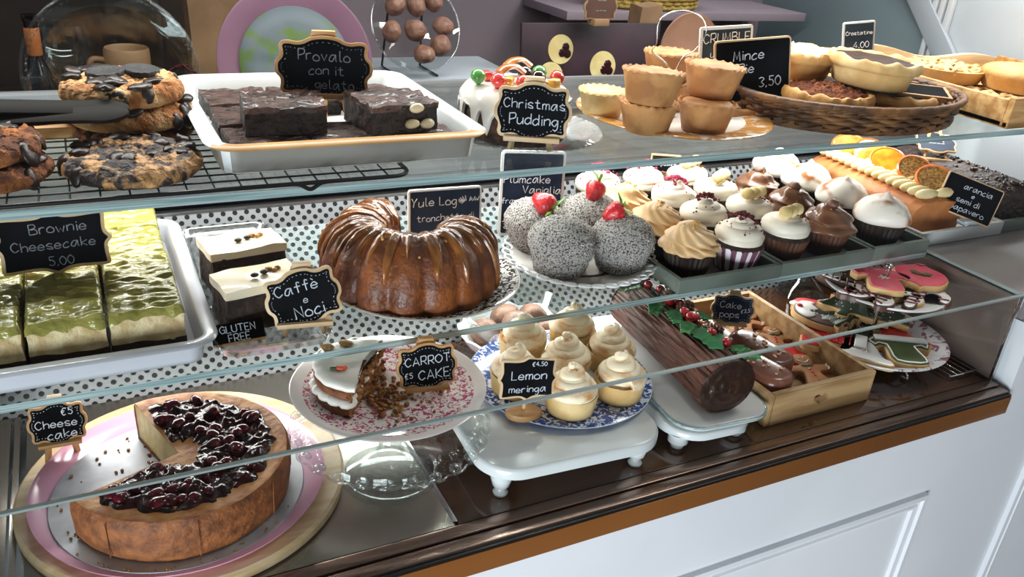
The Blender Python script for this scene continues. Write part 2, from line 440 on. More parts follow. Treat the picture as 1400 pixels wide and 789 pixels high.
    a['lace'] = M('paper_lace', 'e9ecf0', rough=0.7)
    a['paper'] = M('kraft_paper', '9a7a58', '83664a', rough=0.8, scale=12)
    a['clay'] = M('tan_pottery', 'a98461', '95714f', rough=0.5, scale=6)
    a['bottle'] = glass_mat('dark_bottle', tint=(0.08, 0.06, 0.05), base=0.12, rim=0.5, power=3)
    a['label_orange'] = M('orange_label', 'b5682f', rough=0.6)
    a['jar'] = glass_mat('jar_glass', tint=(0.86, 0.88, 0.87), base=0.04, rim=0.35, power=3)
    a['moon_cookie'] = M('cream_biscuit', 'd8c98e', 'c8b478', rough=0.6, scale=30)
    a['mulberry'] = M('mulberry_board', '231820', '3a2530', rough=0.4, scale=8)
    a['leaf_cake'] = M('leaf_topped_cake', '5d6970', '55702f', rough=0.6, scale=22, ramp=(0.5, 0.6))
    a['maroon'] = M('maroon', '6b1a1d', rough=0.4)
    a['terracotta'] = M('terracotta', 'a27a63', '8d6650', rough=0.5, scale=6)
    a['butter'] = M('butter', 'e6cf87', 'd9be70', rough=0.5, scale=20)
    a['black_metal'] = M('black_metal', '0e0c0a', '1a1612', rough=0.6, spec=0.1, scale=10)
    a['doily'] = M('ribbed_paper', 'e6e2dc', rough=0.7)
    a['blue_paper'] = M('pale_paper', 'c7d4de', rough=0.6)
    a['red_paper'] = M('red_ribbon', 'b3303c', rough=0.5)


mats()


# ------------------------------------------------------------------ mesh helpers
def obj(name, bm, mat, parent=None, ang=38, loc=None, smooth=True):
    me = bpy.data.meshes.new(name)
    bmesh.ops.recalc_face_normals(bm, faces=bm.faces)
    if smooth:
        lim = radians(ang)
        for e in bm.edges:
            if len(e.link_faces) == 2:
                try:
                    if e.calc_face_angle() > lim:
                        e.smooth = False
                except ValueError:
                    pass
        for f in bm.faces:
            f.smooth = True
    bm.to_mesh(me)
    bm.free()
    for m in (mat if isinstance(mat, (list, tuple)) else [mat]):
        me.materials.append(MT[m] if isinstance(m, str) else m)
    o = bpy.data.objects.new(name, me)
    C.objects.link(o)
    if parent:
        o.parent = parent
    if loc:
        o.location = loc
    return o


def thing(name, label, cat, loc=(0, 0, 0), rz=0.0, group=None):
    o = bpy.data.objects.new(name, None)
    o.empty_display_size = 0.02
    C.objects.link(o)
    o.location = loc
    o.rotation_euler = (0, 0, rz)
    o['label'] = label
    o['category'] = cat
    if group:
        o['group'] = group
    return o


def tag(o, label, cat, group=None):
    o['label'] = label
    o['category'] = cat
    if group:
        o['group'] = group
    return o


def dup(root, loc, rz=0.0, label=None, group=None, sc=1.0):
    r = root.copy()
    C.objects.link(r)
    r.location = loc
    r.rotation_euler = (0, 0, rz)
    r.scale = (sc, sc, sc)
    if label:
        r['label'] = label
    if group:
        r['group'] = group
    for ch in list(root.children):
        c = ch.copy()
        C.objects.link(c)
        c.parent = r
        for g in list(ch.children):
            d = g.copy()
            C.objects.link(d)
            d.parent = c
    return r


def B():
    return bmesh.new()


def T(x=0, y=0, z=0):
    return Matrix.Translation((x, y, z))


def RX(a): return Matrix.Rotation(a, 4, 'X')
def RY(a): return Matrix.Rotation(a, 4, 'Y')
def RZ(a): return Matrix.Rotation(a, 4, 'Z')
def SC(x, y, z): return Matrix.Diagonal((x, y, z, 1))


def nz3(p, f, seed=0.0):
    return noise.noise(Vector((p[0] * f + seed, p[1] * f + seed * 1.7, p[2] * f - seed)))


def box(bm, c, s, bev=0.0, mtx=None, segs=2):
    r = bmesh.ops.create_cube(bm, size=1.0)
    vs = r['verts']
    for v in vs:
        v.co = Vector((v.co.x * s[0], v.co.y * s[1], v.co.z * s[2]))
    if bev:
        es = list({e for v in vs for e in v.link_edges})
        q = bmesh.ops.bevel(bm, geom=es, offset=bev, segments=segs, affect='EDGES', profile=0.6)
        vs = list({v for f in q['faces'] for v in f.verts} | {v for v in vs if v.is_valid})
    mt = T(*c) if mtx is None else mtx @ T(*c)
    for v in vs:
        v.co = mt @ v.co
    return vs


def lathe(bm, prof, n=48, mod=None, mtx=None, a0=0.0, a1=2 * pi):
    """prof [(r,z)]; mod(angle, index, r, z) -> (r, z); full turn unless a0/a1 say otherwise"""
    full = abs((a1 - a0) - 2 * pi) < 1e-6
    cols = n if full else n + 1
    rows = []
    for i, (r, z) in enumerate(prof):
        if r < 1e-7 and full:
            rows.append([bm.verts.new((0, 0, mod(0, i, r, z)[1] if mod else z))])
            continue
        row = []
        for k in range(cols):
            a = a0 + (a1 - a0) * k / n
            rr, zz = mod(a, i, r, z) if mod else (r, z)
            row.append(bm.verts.new((rr * cos(a), rr * sin(a), zz)))
        rows.append(row)
    for i in range(len(rows) - 1):
        A, D = rows[i], rows[i + 1]
        for k in range(n):
            k2 = (k + 1) % cols
            if len(A) == 1 and len(D) == 1:
                continue
            if len(A) == 1:
                bm.faces.new((A[0], D[k2], D[k]))
            elif len(D) == 1:
                bm.faces.new((A[k], A[k2], D[0]))
            else:
                bm.faces.new((A[k], A[k2], D[k2], D[k]))
    if mtx is not None:
        for row in rows:
            for v in row:
                v.co = mtx @ v.co
    return rows


def tube(bm, pts, r, n=8, closed=False, rs=None, flat=1.0, caps=True, mtx=None):
    P = [Vector(p) for p in pts]
    m = len(P)
    if m < 2:
        return
    tang = []
    for i in range(m):
        if closed:
            t = P[(i + 1) % m] - P[i - 1]
        else:
            t = P[min(i + 1, m - 1)] - P[max(i - 1, 0)]
        tang.append(t.normalized() if t.length > 1e-9 else Vector((0, 0, 1)))
    up = Vector((0, 0, 1)) if abs(tang[0].z) < 0.9 else Vector((0, 1, 0))
    nrm = (up - tang[0] * up.dot(tang[0])).normalized()
    rings = []
    for i in range(m):
        t = tang[i]
        nrm = nrm - t * nrm.dot(t)
        if nrm.length < 1e-6:
            nrm = t.orthogonal()
        nrm.normalize()
        bi = t.cross(nrm)
        rr = rs[i] if rs else r
        ring = []
        for k in range(n):
            a = 2 * pi * k / n
            co = P[i] + nrm * (cos(a) * rr * flat) + bi * (sin(a) * rr)
            ring.append(bm.verts.new(mtx @ co if mtx is not None else co))
        rings.append(ring)
    for i in range(m if closed else m - 1):
        A, D = rings[i], rings[(i + 1) % m]
        for k in range(n):
            bm.faces.new((A[k], A[(k + 1) % n], D[(k + 1) % n], D[k]))
    if caps and not closed:
        bm.faces.new(rings[0][::-1])
        bm.faces.new(rings[-1])


def spline(pts, per=6, closed=False):
    P = [Vector(p) for p in pts]
    n = len(P)
    out = []
    rng = range(n) if closed else range(n - 1)
    for i in rng:
        p0 = P[(i - 1) % n] if closed or i > 0 else P[0] * 2 - P[1]
        p1 = P[i]
        p2 = P[(i + 1) % n]
        p3 = P[(i + 2) % n] if closed or i + 2 < n else P[-1] * 2 - P[-2]
        for k in range(per):
            t = k / per
            out.append(0.5 * ((2 * p1) + (p2 - p0) * t + (2 * p0 - 5 * p1 + 4 * p2 - p3) * t * t + (3 * p1 - p0 - 3 * p2 + p3) * t ** 3))
    if not closed:
        out.append(P[-1])
    return out


def prism(bm, out, z0, z1, bev=0.0, mtx=None, dome=0.0):
    """extrude a plan outline (list of xy) from z0 to z1, with a soft top edge"""
    n = len(out)
    cx = sum(p[0] for p in out) / n
    cy = sum(p[1] for p in out) / n
    rows = []
    lev = [(0, z0)]
    if bev:
        lev += [(0, z1 - bev), (bev * 0.3, z1 - bev * 0.3), (bev, z1)]
    else:
        lev += [(0, z1)]
    for ins, z in lev:
        row = []
        for i, p in enumerate(out):
            a = Vector((out[i - 1][0], out[i - 1][1]))
            b = Vector((out[(i + 1) % n][0], out[(i + 1) % n][1]))
            t = (b - a)
            nn = Vector((-t.y, t.x))
            if nn.length > 1e-9:
                nn.normalize()
            q = Vector((p[0], p[1])) + nn * ins * ORI(out)
            row.append(bm.verts.new((q.x, q.y, z)))
        rows.append(row)
    for i in range(len(rows) - 1):
        for k in range(n):
            bm.faces.new((rows[i][k], rows[i][(k + 1) % n], rows[i + 1][(k + 1) % n], rows[i + 1][k]))
    f1 = bm.faces.new(rows[0][::-1])
    f2 = bm.faces.new(rows[-1])
    bmesh.ops.triangulate(bm, faces=[f1, f2])
    if mtx is not None:
        for row in rows:
            for v in row:
                v.co = mtx @ v.co
    return rows


def ORI(out):
    a = 0
    for i in range(len(out)):
        x0, y0 = out[i - 1][0], out[i - 1][1]
        x1, y1 = out[i][0], out[i][1]
        a += x0 * y1 - x1 * y0
    return 1 if a > 0 else -1


def blob(bm, c, r, sub=2, amp=0.0, f=60, seed=0, mtx=None, flatb=None):
    q = bmesh.ops.create_icosphere(bm, subdivisions=sub, radius=1.0)
    r = (r, r, r) if isinstance(r, (int, float)) else r
    for v in q['verts']:
        d = v.co.copy()
        p = Vector((d.x * r[0], d.y * r[1], d.z * r[2]))
        if amp:
            p += d * amp * nz3(p + Vector(c), f, seed)
        if flatb is not None and p.z < flatb:
            p.z = flatb
        v.co = p + Vector(c)
        if mtx is not None:
            v.co = mtx @ v.co
    return q['verts']


def circle(r, n=32, ph=0.0, cx=0, cy=0):
    return [(cx + r * cos(ph + 2 * pi * k / n), cy + r * sin(ph + 2 * pi * k / n)) for k in range(n)]


def rrect(w, h, r, n=6):
    out = []
    for sx, sy, a in ((1, 1, 0), (-1, 1, pi / 2), (-1, -1, pi), (1, -1, 1.5 * pi)):
        for k in range(n + 1):
            t = a + pi / 2 * k / n
            out.append((sx * (w / 2 - r) + r * cos(t), sy * (h / 2 - r) + r * sin(t)))
    return out


# ------------------------------------------------------------------ chalk lettering (single strokes)
GL = {
    'a': ['~7a3a180534577a', '~7a7584'], 'b': ['0e04', '~073a69663405'], 'c': ['~694a1806144465'], 'd': ['~693a08053456', '6e64'],
    'e': ['~0767593a080534 65'.replace(' ', '')], 'f': ['~6d4e3c34', '0a6a'], 'g': ['~693a08063457', '~6a634011'], 'h': ['0e04', '~083a6964'],
    'i': ['1a14', '1c1d'], 'k': ['0e04', '6a0764'], 'l': ['~1e1534'], 'm': ['0a04', '~082a4944', '~486a8984'], 'n': ['0a04', '~083a6964'],
    'o': ['~3a080534656 83a'.replace(' ', '')], 'p': ['0a00', '~083a68653405'], 'r': ['0a04', '~082a5a'], 's': ['~693a082756643405'],
    't': ['~3d355474', '0a6a'], 'u': ['~0a053467', '6a64'], 'v': ['0a346a'], 'w': ['0a2448648a'], 'y': ['0a34', '6a10'],
    'A': ['044e84', '2767'], 'B': ['0e04', '~0e5e6b09', '~09697504'], 'C': ['~7c4e0b073476'], 'E': ['6e0e0464', '0959'], 'F': ['6e0e04', '0959'],
    'G': ['~7c4e0b073476', '497974'], 'K': ['0e04', '7e0874'], 'L': ['0e0464'], 'M': ['041e467e84'], 'N': ['040e747e'],
    'O': ['~4e0b074487 8b4e'.replace(' ', '')], 'P': ['0e04', '~0e6e6a08'], 'R': ['0e04', '~0e6e6908', '3874'], 'T': ['0e8e', '4e44'],
    'U': ['~0e0644767e'], 'V': ['0e448e'], 'Y': ['0e397e', '3924'], '0': ['~3e0b0734676b3e'], '1': ['1c3e34'], '3': ['~0d3e6c396634 05'.replace(' ', '')],
    '4': ['5e0777', '5a54'], '5': ['6e1e1a', '~1a4a674405'], '€': ['~7d4e193465', '0a5a', '0848'], ',': ['1503'],
    'è': ['~0767593a08053465', '1e3c'], '~': ['~0a2c4a6c8a'],
}


def text_strokes(line, h):
    """list of strokes (lists of (x,z)), total width; cap height = h"""
    u = h / 10.0
    x = 0.0
    res = []
    rnd = random.Random(line)
    for ch in line:
        if ch == ' ':
            x += 5 * u
            continue
        g = GL.get(ch)
        if not g:
            x += 5 * u
            continue
        wmax = 0
        dy = rnd.uniform(-0.5, 0.5) * u
        for st in g:
            sm = st[0] == '~' and len(st) > 1
            s = st[1:] if sm else st
            pts = [(int(s[i], 16), int(s[i + 1], 16) - 4) for i in range(0, len(s) - 1, 2)]
            wmax = max(wmax, max(p[0] for p in pts))
            P = [Vector((x + p[0] * u * 0.9, p[1] * u + dy, 0)) for p in pts]
            if sm and len(P) > 2:
                P = spline(P, 4)
            res.append([(p.x, p.y) for p in P])
        x += (wmax * 0.9 + 2.2) * u
    return res, x - 2.2 * u


def write(bm, lines, y, thick=None):
    """lines: (text, centre x, baseline z, cap height[, slope])"""
    for ln in lines:
        t, cx, z, h = ln[:4]
        sl = ln[4] if len(ln) > 4 else 0.0
        st, w = text_strokes(t, h)
        r = thick or max(0.00045, h * 0.055)
        for s in st:
            pts = [(px - w / 2 + cx, y, pz + z + (px - w / 2) * sl) for px, pz in s]
            tube(bm, pts, r, n=5, flat=1.0)


FANCY = [(1.0, 0), (0.975, .2), (0.89, .36), (0.885, .52), (0.90, .66), (0.84, .80), (0.70, .83), (0.56, .80), (0.43, .83), (0.26, .95), (0, 1.0)]
BRACK = [(1.0, 0), (0.965, .10), (0.91, .22), (0.905, .45), (0.92, .72), (0.89, .86), (0.74, .88), (0.42, .85), (0.22, .87), (0.10, .95), (0, 1.0)]


def plaque(style, w, h, per=4):
    if style == 'rect':
        return rrect(w, h, min(w, h) * 0.07)
    q = FANCY if style == 'fancy' else BRACK
    pts = [(x, y) for x, y in q] + [(-x, y) for x, y in q[-2::-1]] + [(-x, -y) for x, y in q[1:]] + [(x, -y) for x, y in q[-2:0:-1]]
    P = spline([Vector((x * w / 2, y * h / 2, 0)) for x, y in pts], per, closed=True)
    return [(p.x, p.y) for p in P]


def inset(out, d):
    n = len(out)
    o = ORI(out)
    res = []
    for i, p in enumerate(out):
        t = Vector(out[(i + 1) % n]) - Vector(out[i - 1])
        nn = Vector((-t.y, t.x))
        if nn.length > 1e-9:
            nn.normalize()
        res.append((p[0] + nn.x * d * o, p[1] + nn.y * d * o))
    return res


UP = Matrix(((1, 0, 0, 0), (0, 0, -1, 0), (0, 1, 0, 0), (0, 0, 0, 1)))   # plan outline -> upright, front towards -Y


def sign(name, label, loc, yaw, w, h, zc, lines, style='fancy', frame='sign_wood', board='slate', chalk='chalk', base='easel',
         tilt=10, roll=0, bw=None, dots=False, extra=None, stick=0.05, thick=None, group='chalkboard price signs', sway=0):
    t = thing(name, label, 'sign', loc, radians(yaw), group)
    bw = bw or min(w, h) * 0.055
    mt = T(0, 0, zc) @ RX(radians(-tilt)) @ RY(radians(roll))
    out = plaque(style, w, h)
    bm = B()
    prism(bm, out, 0, 0.0035, 0.0006, mt @ UP)
    obj('frame', bm, frame, t)
    bm = B()
    prism(bm, inset(out, bw), 0.0030, 0.0042, 0, mt @ UP)
    obj('board', bm, board, t)
    bm = B()
    write(bm, lines, -0.0043, thick)
    if dots:
        q = inset(out, bw * 1.9)
        for i in range(0, len(q), 2):
            a, b = Vector(q[i]), Vector(q[(i + 1) % len(q)])
            b = a + (b - a) * 0.6
            tube(bm, [(a.x, -0.0043, a.y), (b.x, -0.0043, b.y)], 0.00035, n=4)
    if extra:
        extra(bm)
    for v in bm.verts:
        v.co = mt @ v.co
    if len(bm.verts):
        obj('lettering', bm, chalk, t)
    else:
        bm.free()
    zb = zc - h / 2
    yb = 0.5 * h * sin(radians(tilt)) * 0.9
    if base == 'easel':
        bm = B()
        box(bm, (0, -yb - 0.002, zb + h * 0.07), (w * 0.72, 0.013, h * 0.085), 0.0008)
        obj('ledge', bm, frame, t)
        for s in (-1, 1):
            bm = B()
            tube(bm, [(s * w * 0.26, -yb + 0.001, 0.0), (s * w * 0.10, yb * 0.75 + 0.005, zc + h * 0.50)], 0.0032, 4)
            obj('leg', bm, frame, t)
        bm = B()
        tube(bm, [(0, yb + 0.034, 0.0), (0, yb * 0.8 + 0.006, zc + h * 0.44)], 0.003, 4)
        box(bm, (0, yb + 0.004, zc + h * 0.50), (w * 0.24, 0.007, h * 0.13), 0.0008)
        obj('strut', bm, frame, t)
    elif base == 'stick':
        bm = B()
        tube(bm, [(0, 0.002, -stick), (0, 0.001, zb + h * 0.1)], 0.0022, 6)
        obj('stick', bm, frame, t)
    elif base == 'foot':
        bm = B()
        tube(bm, [(0, 0.002, 0.004), (0, 0.001, zb + h * 0.1)], 0.0022, 6)
        obj('stick', bm, 'stick_wood', t)
        bm = B()
        lathe(bm, [(0, 0), (0.019, 0), (0.0205, 0.003), (0.019, 0.0075), (0, 0.008)], 24, mtx=SC(1.05, 0.7, 1))
        obj('foot', bm, 'sign_wood', t)
    elif base == 'block':
        bm = B()
        box(bm, (0, 0.0, 0.006), (w * 0.45, 0.026, 0.012), 0.002)
        if zb > 0.012:
            box(bm, (0, 0.004, zb / 2 + 0.004), (0.010, 0.005, zb), 0.001)
        obj('block', bm, frame, t)
    return t


# ------------------------------------------------------------------ the room
def struct(name, bm, mat, parent=None):
    o = obj(name, bm, mat, parent)
    o['kind'] = 'structure'
    return o


bm = B(); box(bm, (0.6, 0.4, -0.925), (6, 6, 0.05)); struct('floor', bm, 'floor')
bm = B(); box(bm, (0.6, 1.0, 1.92), (4, 2.4, 0.05)); struct('ceiling', bm, 'ceiling')
bm = B(); box(bm, (1.15, 1.785, 0.5), (1.5, 0.05, 2.8)); struct('wall_back', bm, 'lilac_wall')
bm = B(); box(bm, (-0.30, 1.785, 0.5), (1.4, 0.05, 2.8)); struct('wall_rear', bm, 'dark_wall')
bm = B(); box(bm, (1.66, 0.895, 0.5), (0.08, 0.71, 2.8)); struct('wall_right', bm, 'end_wall')
bm = B(); box(bm, (1.66, 1.525, 0.5), (0.08, 0.55, 2.8)); struct('wall_side', bm, 'blue_wall')
# posts and rails on the end wall
bm = B()
for dy in (0, 0.018, 0.036):
    box(bm, (1.612, 1.205 + dy, 0.62), (0.012, 0.012, 1.0), 0.002)
struct('trim_1', bm, 'white_paint')
bm = B()
box(bm, (0, 0, 0), (0.012, 0.016, 0.5), 0.002, T(1.612, 1.30, 0.47) @ RX(radians(-45)))
struct('trim_2', bm, 'steel_dull')
bm = B()
box(bm, (0, 0, 0), (0.012, 0.045, 0.5), 0.002, T(1.610, 1.335, 0.49) @ RX(radians(-45)))
struct('trim_3', bm, 'grey_wall')

# ------------------------------------------------------------------ the display case
case = thing('display_case', 'long glass pastry display case with copper trim over white panelling', 'display case', (0, 0, 0))
X0, X1 = -0.62, 1.131
bm = B()
for x0, x1, y0, y1, ms in ((X0, -0.108, 0.61, 0.96, 0), (-0.102, 0.288, 0.61, 0.96, 0), (0.292, X1, 0.61, 0.96, 1)):
    n0 = len(bm.faces)
    box(bm, ((x0 + x1) / 2, (y0 + y1) / 2, -0.0066), (x1 - x0, y1 - y0, 0.012), 0.001)
    bm.faces.ensure_lookup_table()
    for f in bm.faces[n0:]:
        f.material_index = ms
obj('deck', bm, ['steel_deck', 'brown_deck'], case)
bm = B(); box(bm, (-0.105, 0.785, -0.0019), (0.007, 0.34, 0.0030), 0.0008); box(bm, (-0.116, 0.785, -0.0018), (0.004, 0.34, 0.0028), 0.0006)
obj('deck_seam', bm, 'chrome', case)
bm = B(); box(bm, (0.29, 0.785, -0.0018), (0.006, 0.34, 0.0028), 0.0005); obj('deck_seam', bm, 'chrome', case)
bm = B(); box(bm, ((X0 + X1) / 2, 0.6, -0.006), (X1 - X0, 0.016, 0.014), 0.002); obj('front_rail', bm, 'brown_steel', case)
bm = B(); box(bm, ((X0 + X1) / 2, 0.5830, -0.007), (X1 - X0, 0.015, 0.013), 0.002); obj('front_rail', bm, 'brown_steel', case)
bm = B(); box(bm, ((X0 + X1) / 2, 0.592, -0.008), (X1 - X0, 0.036, 0.010)); obj('gasket_or_gap', bm, 'rubber_or_gap_black', case)
bm = B(); box(bm, ((X0 + X1) / 2, 0.5732, -0.0055), (X1 - X0, 0.004, 0.004), 0.0005); obj('gasket_or_gap', bm, 'rubber_or_gap_black', case)
bm = B(); box(bm, ((X0 + X1) / 2, 0.575, -0.0205), (X1 - X0, 0.010, 0.0275), 0.001); obj('copper_trim', bm, 'copper', case)


def panel_front(bm, x0, x1, y, z0, z1, mx0, mx1, mz1, mz0):
    box(bm, ((x0 + x1) / 2, y + 0.02, (z0 + z1) / 2), (x1 - x0, 0.04, z1 - z0))
    rings = []
    for ins, dep in ((0, 0.001), (0.001, -0.007), (0.008, -0.008), (0.010, -0.004), (0.016, -0.003), (0.018, -0.006), (0.023, -0.005), (0.024, 0.001)):
        rings.append([bm.verts.new((x, y + dep, z)) for x, z in ((mx0 + ins, mz0 + ins), (mx1 - ins, mz0 + ins), (mx1 - ins, mz1 - ins), (mx0 + ins, mz1 - ins))])
    for a_, b_ in zip(rings[:-1], rings[1:]):
        for k in range(4):
            bm.faces.new((a_[k], a_[(k + 1) % 4], b_[(k + 1) % 4], b_[k]))


bm = B(); panel_front(bm, X0, 1.1335, 0.576, -0.85, -0.034, -0.3, 1.018, -0.147, -0.72); obj('front_panel', bm, 'white_paint', case)
# glass
bm = B(); box(bm, (0, 0, 0), (X1 - X0, 0.004, 0.139), 0.0, T((X0 + X1) / 2, 0.599, 0.0695) @ RX(radians(-5.0)))
obj('front_pane', bm, 'pane', case)
bm = B(); box(bm, ((X0 + X1) / 2, 0.6055, 0.1385), (X1 - X0, 0.0045, 0.0022)); obj('pane_edge', bm, 'edge_thin', case)
bm = B(); box(bm, (X1, 0.78, 0.067), (0.005, 0.342, 0.130)); obj('end_pane', bm, 'end_glass', case)
bm = B(); box(bm, (X1, 0.6065, 0.069), (0.007, 0.004, 0.137), 0.001); obj('corner_bead', bm, 'chrome', case)
bm = B(); box(bm, (X1, 0.69, 0.1375), (0.006, 0.16, 0.003), 0.001); obj('pane_edge', bm, 'edge_thin', case)


def shelf(name, x0, x1, y0, y1, z, t):
    bm = B()
    box(bm, ((x0 + x1) / 2, (y0 + y1) / 2, z - t / 2), (x1 - x0, y1 - y0, t))
    for f in bm.faces:
        if f.calc_center_median().y < y0 + 1e-4:
            f.material_index = 1
    return obj(name, bm, ['glass', 'edge'], case)


shelf('middle_shelf', X0, 1.128, 0.764, 1.108, 0.1368, 0.008)
shelf('top_shelf', X0, 1.615, 0.742, 1.125, 0.3298, 0.008)
# perforated back: low slope, upper slope, lip
bm = B()
uvl = bm.loops.layers.uv.new('UVMap')
sec = [(0.962, -0.002), (1.113, 0.1375), (1.128, 0.163)]
s = 0
for (ya, za), (yb, zb) in zip(sec[:-1], sec[1:]):
    d = math.hypot(yb - ya, zb - za)
    xs = 1.126 if za < 0.1 else 1.60
    vs = [bm.verts.new(p) for p in ((X0, ya, za), (xs, ya, za), (xs, yb, zb), (X0, yb, zb))]
    f = bm.faces.new(vs)
    for l, uvv in zip(f.loops, ((X0, s), (xs, s), (xs, s + d), (X0, s + d))):
        l[uvl].uv = uvv
    s += d
q = bmesh.ops.extrude_face_region(bm, geom=list(bm.faces))
for v in q['geom']:
    if isinstance(v, bmesh.types.BMVert):
        v.co.y += 0.004
obj('perforated_back', bm, 'perforated', case)
bm = B(); box(bm, (0.49, 1.136, 0.165), (2.22, 0.014, 0.006), 0.002); obj('back_lip', bm, 'steel', case)
bm = B(); box(bm, (0.49, 1.150, 0.171), (2.22, 0.012, 0.022)); obj('gasket_or_gap', bm, 'rubber_or_gap_black', case)  # dark gap behind the lip, its shade built as a black strip
bm = B(); box(bm, (0.49, 1.138, 0.183), (2.22, 0.016, 0.014), 0.003); obj('back_rail', bm, 'steel', case)
bm = B(); box(bm, (0.49, 1.150, 0.256), (2.22, 0.008, 0.146), 0.001); obj('back_panel', bm, 'steel_dull', case)
# lamps' housings
bm = B(); box(bm, (0.75, 1.010, 0.3165), (1.7, 0.030, 0.010), 0.002); obj('lamp_housing', bm, 'steel', case)

# counter joined to the case's far end
side = thing('side_counter', 'grey glossy counter end beyond the display case with white panelled front', 'counter', (0, 0, 0))
bm = B(); box(bm, (1.377, 0.850, 0.1183), (0.476, 0.50, 0.036), 0.002); obj('counter_top', bm, 'ledge', side)
bm = B(); panel_front(bm, 1.139, 1.615, 0.580, -0.85, 0.099, 1.26, 1.56, -0.13, -0.72); obj('front_panel', bm, 'white_paint', side)

# upper front glass
bm = B(); box(bm, (0, 0, 0), (X1 - X0, 0.004, 0.66), 0.0, T((X0 + X1) / 2, 0.628, 0.472) @ RX(radians(-4)))
obj('upper_pane', bm, 'pane', case)

# back counter
bc = thing('back_counter', 'dark brown service counter behind the display case', 'counter', (0, 0, 0))
bm = B(); box(bm, (0.5, 1.46, 0.19), (2.2, 0.56, 0.02), 0.002); obj('counter_top', bm, 'dark_wall', bc)
bm = B(); box(bm, (0.5, 1.49, -0.36), (2.2, 0.46, 1.08), 0.002); obj('cabinet', bm, 'dark_wall', bc)


# ------------------------------------------------------------------ deck: cheesecake
DK = 0.0
t = thing('wooden_board', 'round pale wooden board under the pink plate and cheesecake', 'board', (0.05, 0.769, DK))
bm = B(); lathe(bm, [(0, 0), (0.157, 0), (0.161, 0.003), (0.161, 0.011), (0.158, 0.014), (0, 0.014)], 72); obj('disc', bm, 'pale_wood', t, 30)
t = thing('pink_plate', 'pink round plate lying on the pale wooden board under the cheesecake', 'plate', (0.045, 0.757, 0.0145))
bm = B(); lathe(bm, [(0, 0), (0.10, 0), (0.130, 0.003), (0.141, 0.0065), (0.142, 0.009), (0.138, 0.0095), (0.124, 0.007), (0.112, 0.0055), (0, 0.0055)], 80)
obj('dish', bm, 'pink_plate', t, 60)
t = thing('cake_card', 'silver round cake card directly under the cut cheesecake', 'cake card', (0.041, 0.739, 0.0205))
bm = B(); lathe(bm, [(0, 0), (0.1195, 0), (0.1205, 0.0015), (0.1195, 0.004), (0, 0.004)], 80); obj('card', bm, 'silver_board', t)

A0, A1 = radians(203), radians(108 + 360)      # remaining part of the cake, counter-clockwise
t = thing('cheesecake', 'berry-topped baked cheesecake with two slices missing on a silver card', 'cake', (0.042, 0.734, 0.0248))
CR, CH = 0.106, 0.046


def cm(a, i, r, z):
    w = 1 + 0.012 * nz3((cos(a) * 3, sin(a) * 3, z * 20), 1.0, 3) if r > 0.02 else 1
    return r * w, z + (0.0012 * nz3((cos(a) * r * 40, sin(a) * r * 40, 0), 1, 5) if z > 0.03 else 0)


bm = B()
prof = [(0.0, CH - 0.003), (0.03, CH - 0.0025), (0.07, CH - 0.002), (0.09, CH - 0.0005), (0.099, CH + 0.0015), (0.103, CH + 0.001)]
lathe(bm, prof, 110, cm, a0=A0, a1=A1)
obj('top', bm, 'cake_top', t, 60)
bm = B()
prof = [(0.103, CH + 0.001), (0.1058, CH - 0.003), (0.1065, CH * 0.75), (0.1055, CH * 0.35), (0.104, 0.004), (0.102, 0.0), (0.0, 0.0)]
rows = lathe(bm, prof, 110, cm, a0=A0, a1=A1)
obj('crust', bm, 'crust', t, 60)
bm = B()
for a in (A0, A1):
    pr = [(0, 0.004), (0.1035, 0.004), (0.1050, CH * .35), (0.106, CH * .75), (0.1052, CH - .003), (0.102, CH), (0.07, CH - .002), (0.0, CH - .003)]
    vs = [bm.verts.new((r * cos(a), r * sin(a), z)) for r, z in pr]
    bm.faces.new(vs)
obj('filling', bm, 'cheese_cream', t)
bm = B()
for a in (A0, A1):
    off = Vector((sin(a), -cos(a), 0)) * (0.0006 if a == A0 else -0.0006)
    for pr in ([(0, 0.0), (0.104, 0.0), (0.1045, 0.005), (0, 0.005)], [(0.101, 0.0), (0.1046, 0.0), (0.1063, CH * .75), (0.1050, CH - .002), (0.1015, CH - .002), (0.102, CH * .6)]):
        vs = [bm.verts.new(Vector((r * cos(a), r * sin(a), z)) + off) for r, z in pr]
        bm.faces.new(vs)
obj('cut_crust', bm, 'crust', t)
# slicing marks
for k in range(6):
    bm = B()
    a = A0 + (A1 - A0) * (k + 0.6) / 6.2
    tube(bm, [(0.1068 * cos(a), 0.1068 * sin(a), 0.004), (0.1075 * cos(a), 0.1075 * sin(a), CH - 0.004), (0.10 * cos(a), 0.10 * sin(a), CH + 0.0013)], 0.0005, 4)
    obj('slice_mark', bm, 'crust', t)
# jam layer
bm = B()
na, nr = 150, 26
grid = []
for i in range(na + 1):
    a = A0 + 0.05 + (A1 - A0 - 0.10) * i / na
    rin = 0.019 + 0.007 * nz3((cos(a) * 2.2, sin(a) * 2.2, 0), 2, 1) + 0.010 * max(0, nz3((a * 3, 0, 0), 1, 9))
    rout = 0.0930 + 0.009 * nz3((cos(a) * 3, sin(a) * 3, 0), 1.6, 4) + 0.004 * nz3((a * 9, 1, 0), 1, 4)
    row = []
    for j in range(nr + 1):
        u = j / nr
        r = rin + (rout - rin) * u
        p = (r * cos(a), r * sin(a), 0)
        edge = min(1, min(u, 1 - u) * 7, min(i, na - i) / 5)
        hh = CH - 0.004 + edge ** 0.5 * (0.0062 + 0.0062 * max(-.35, nz3(p, 62, 2)) + 0.0040 * nz3(p, 150, 7))
        row.append(bm.verts.new((p[0], p[1], hh)))
    grid.append(row)
for i in range(na):
    for j in range(nr):
        bm.faces.new((grid[i][j], grid[i][j + 1], grid[i + 1][j + 1], grid[i + 1][j]))
jam = obj('berry_jam', bm, 'jam', t, 80)
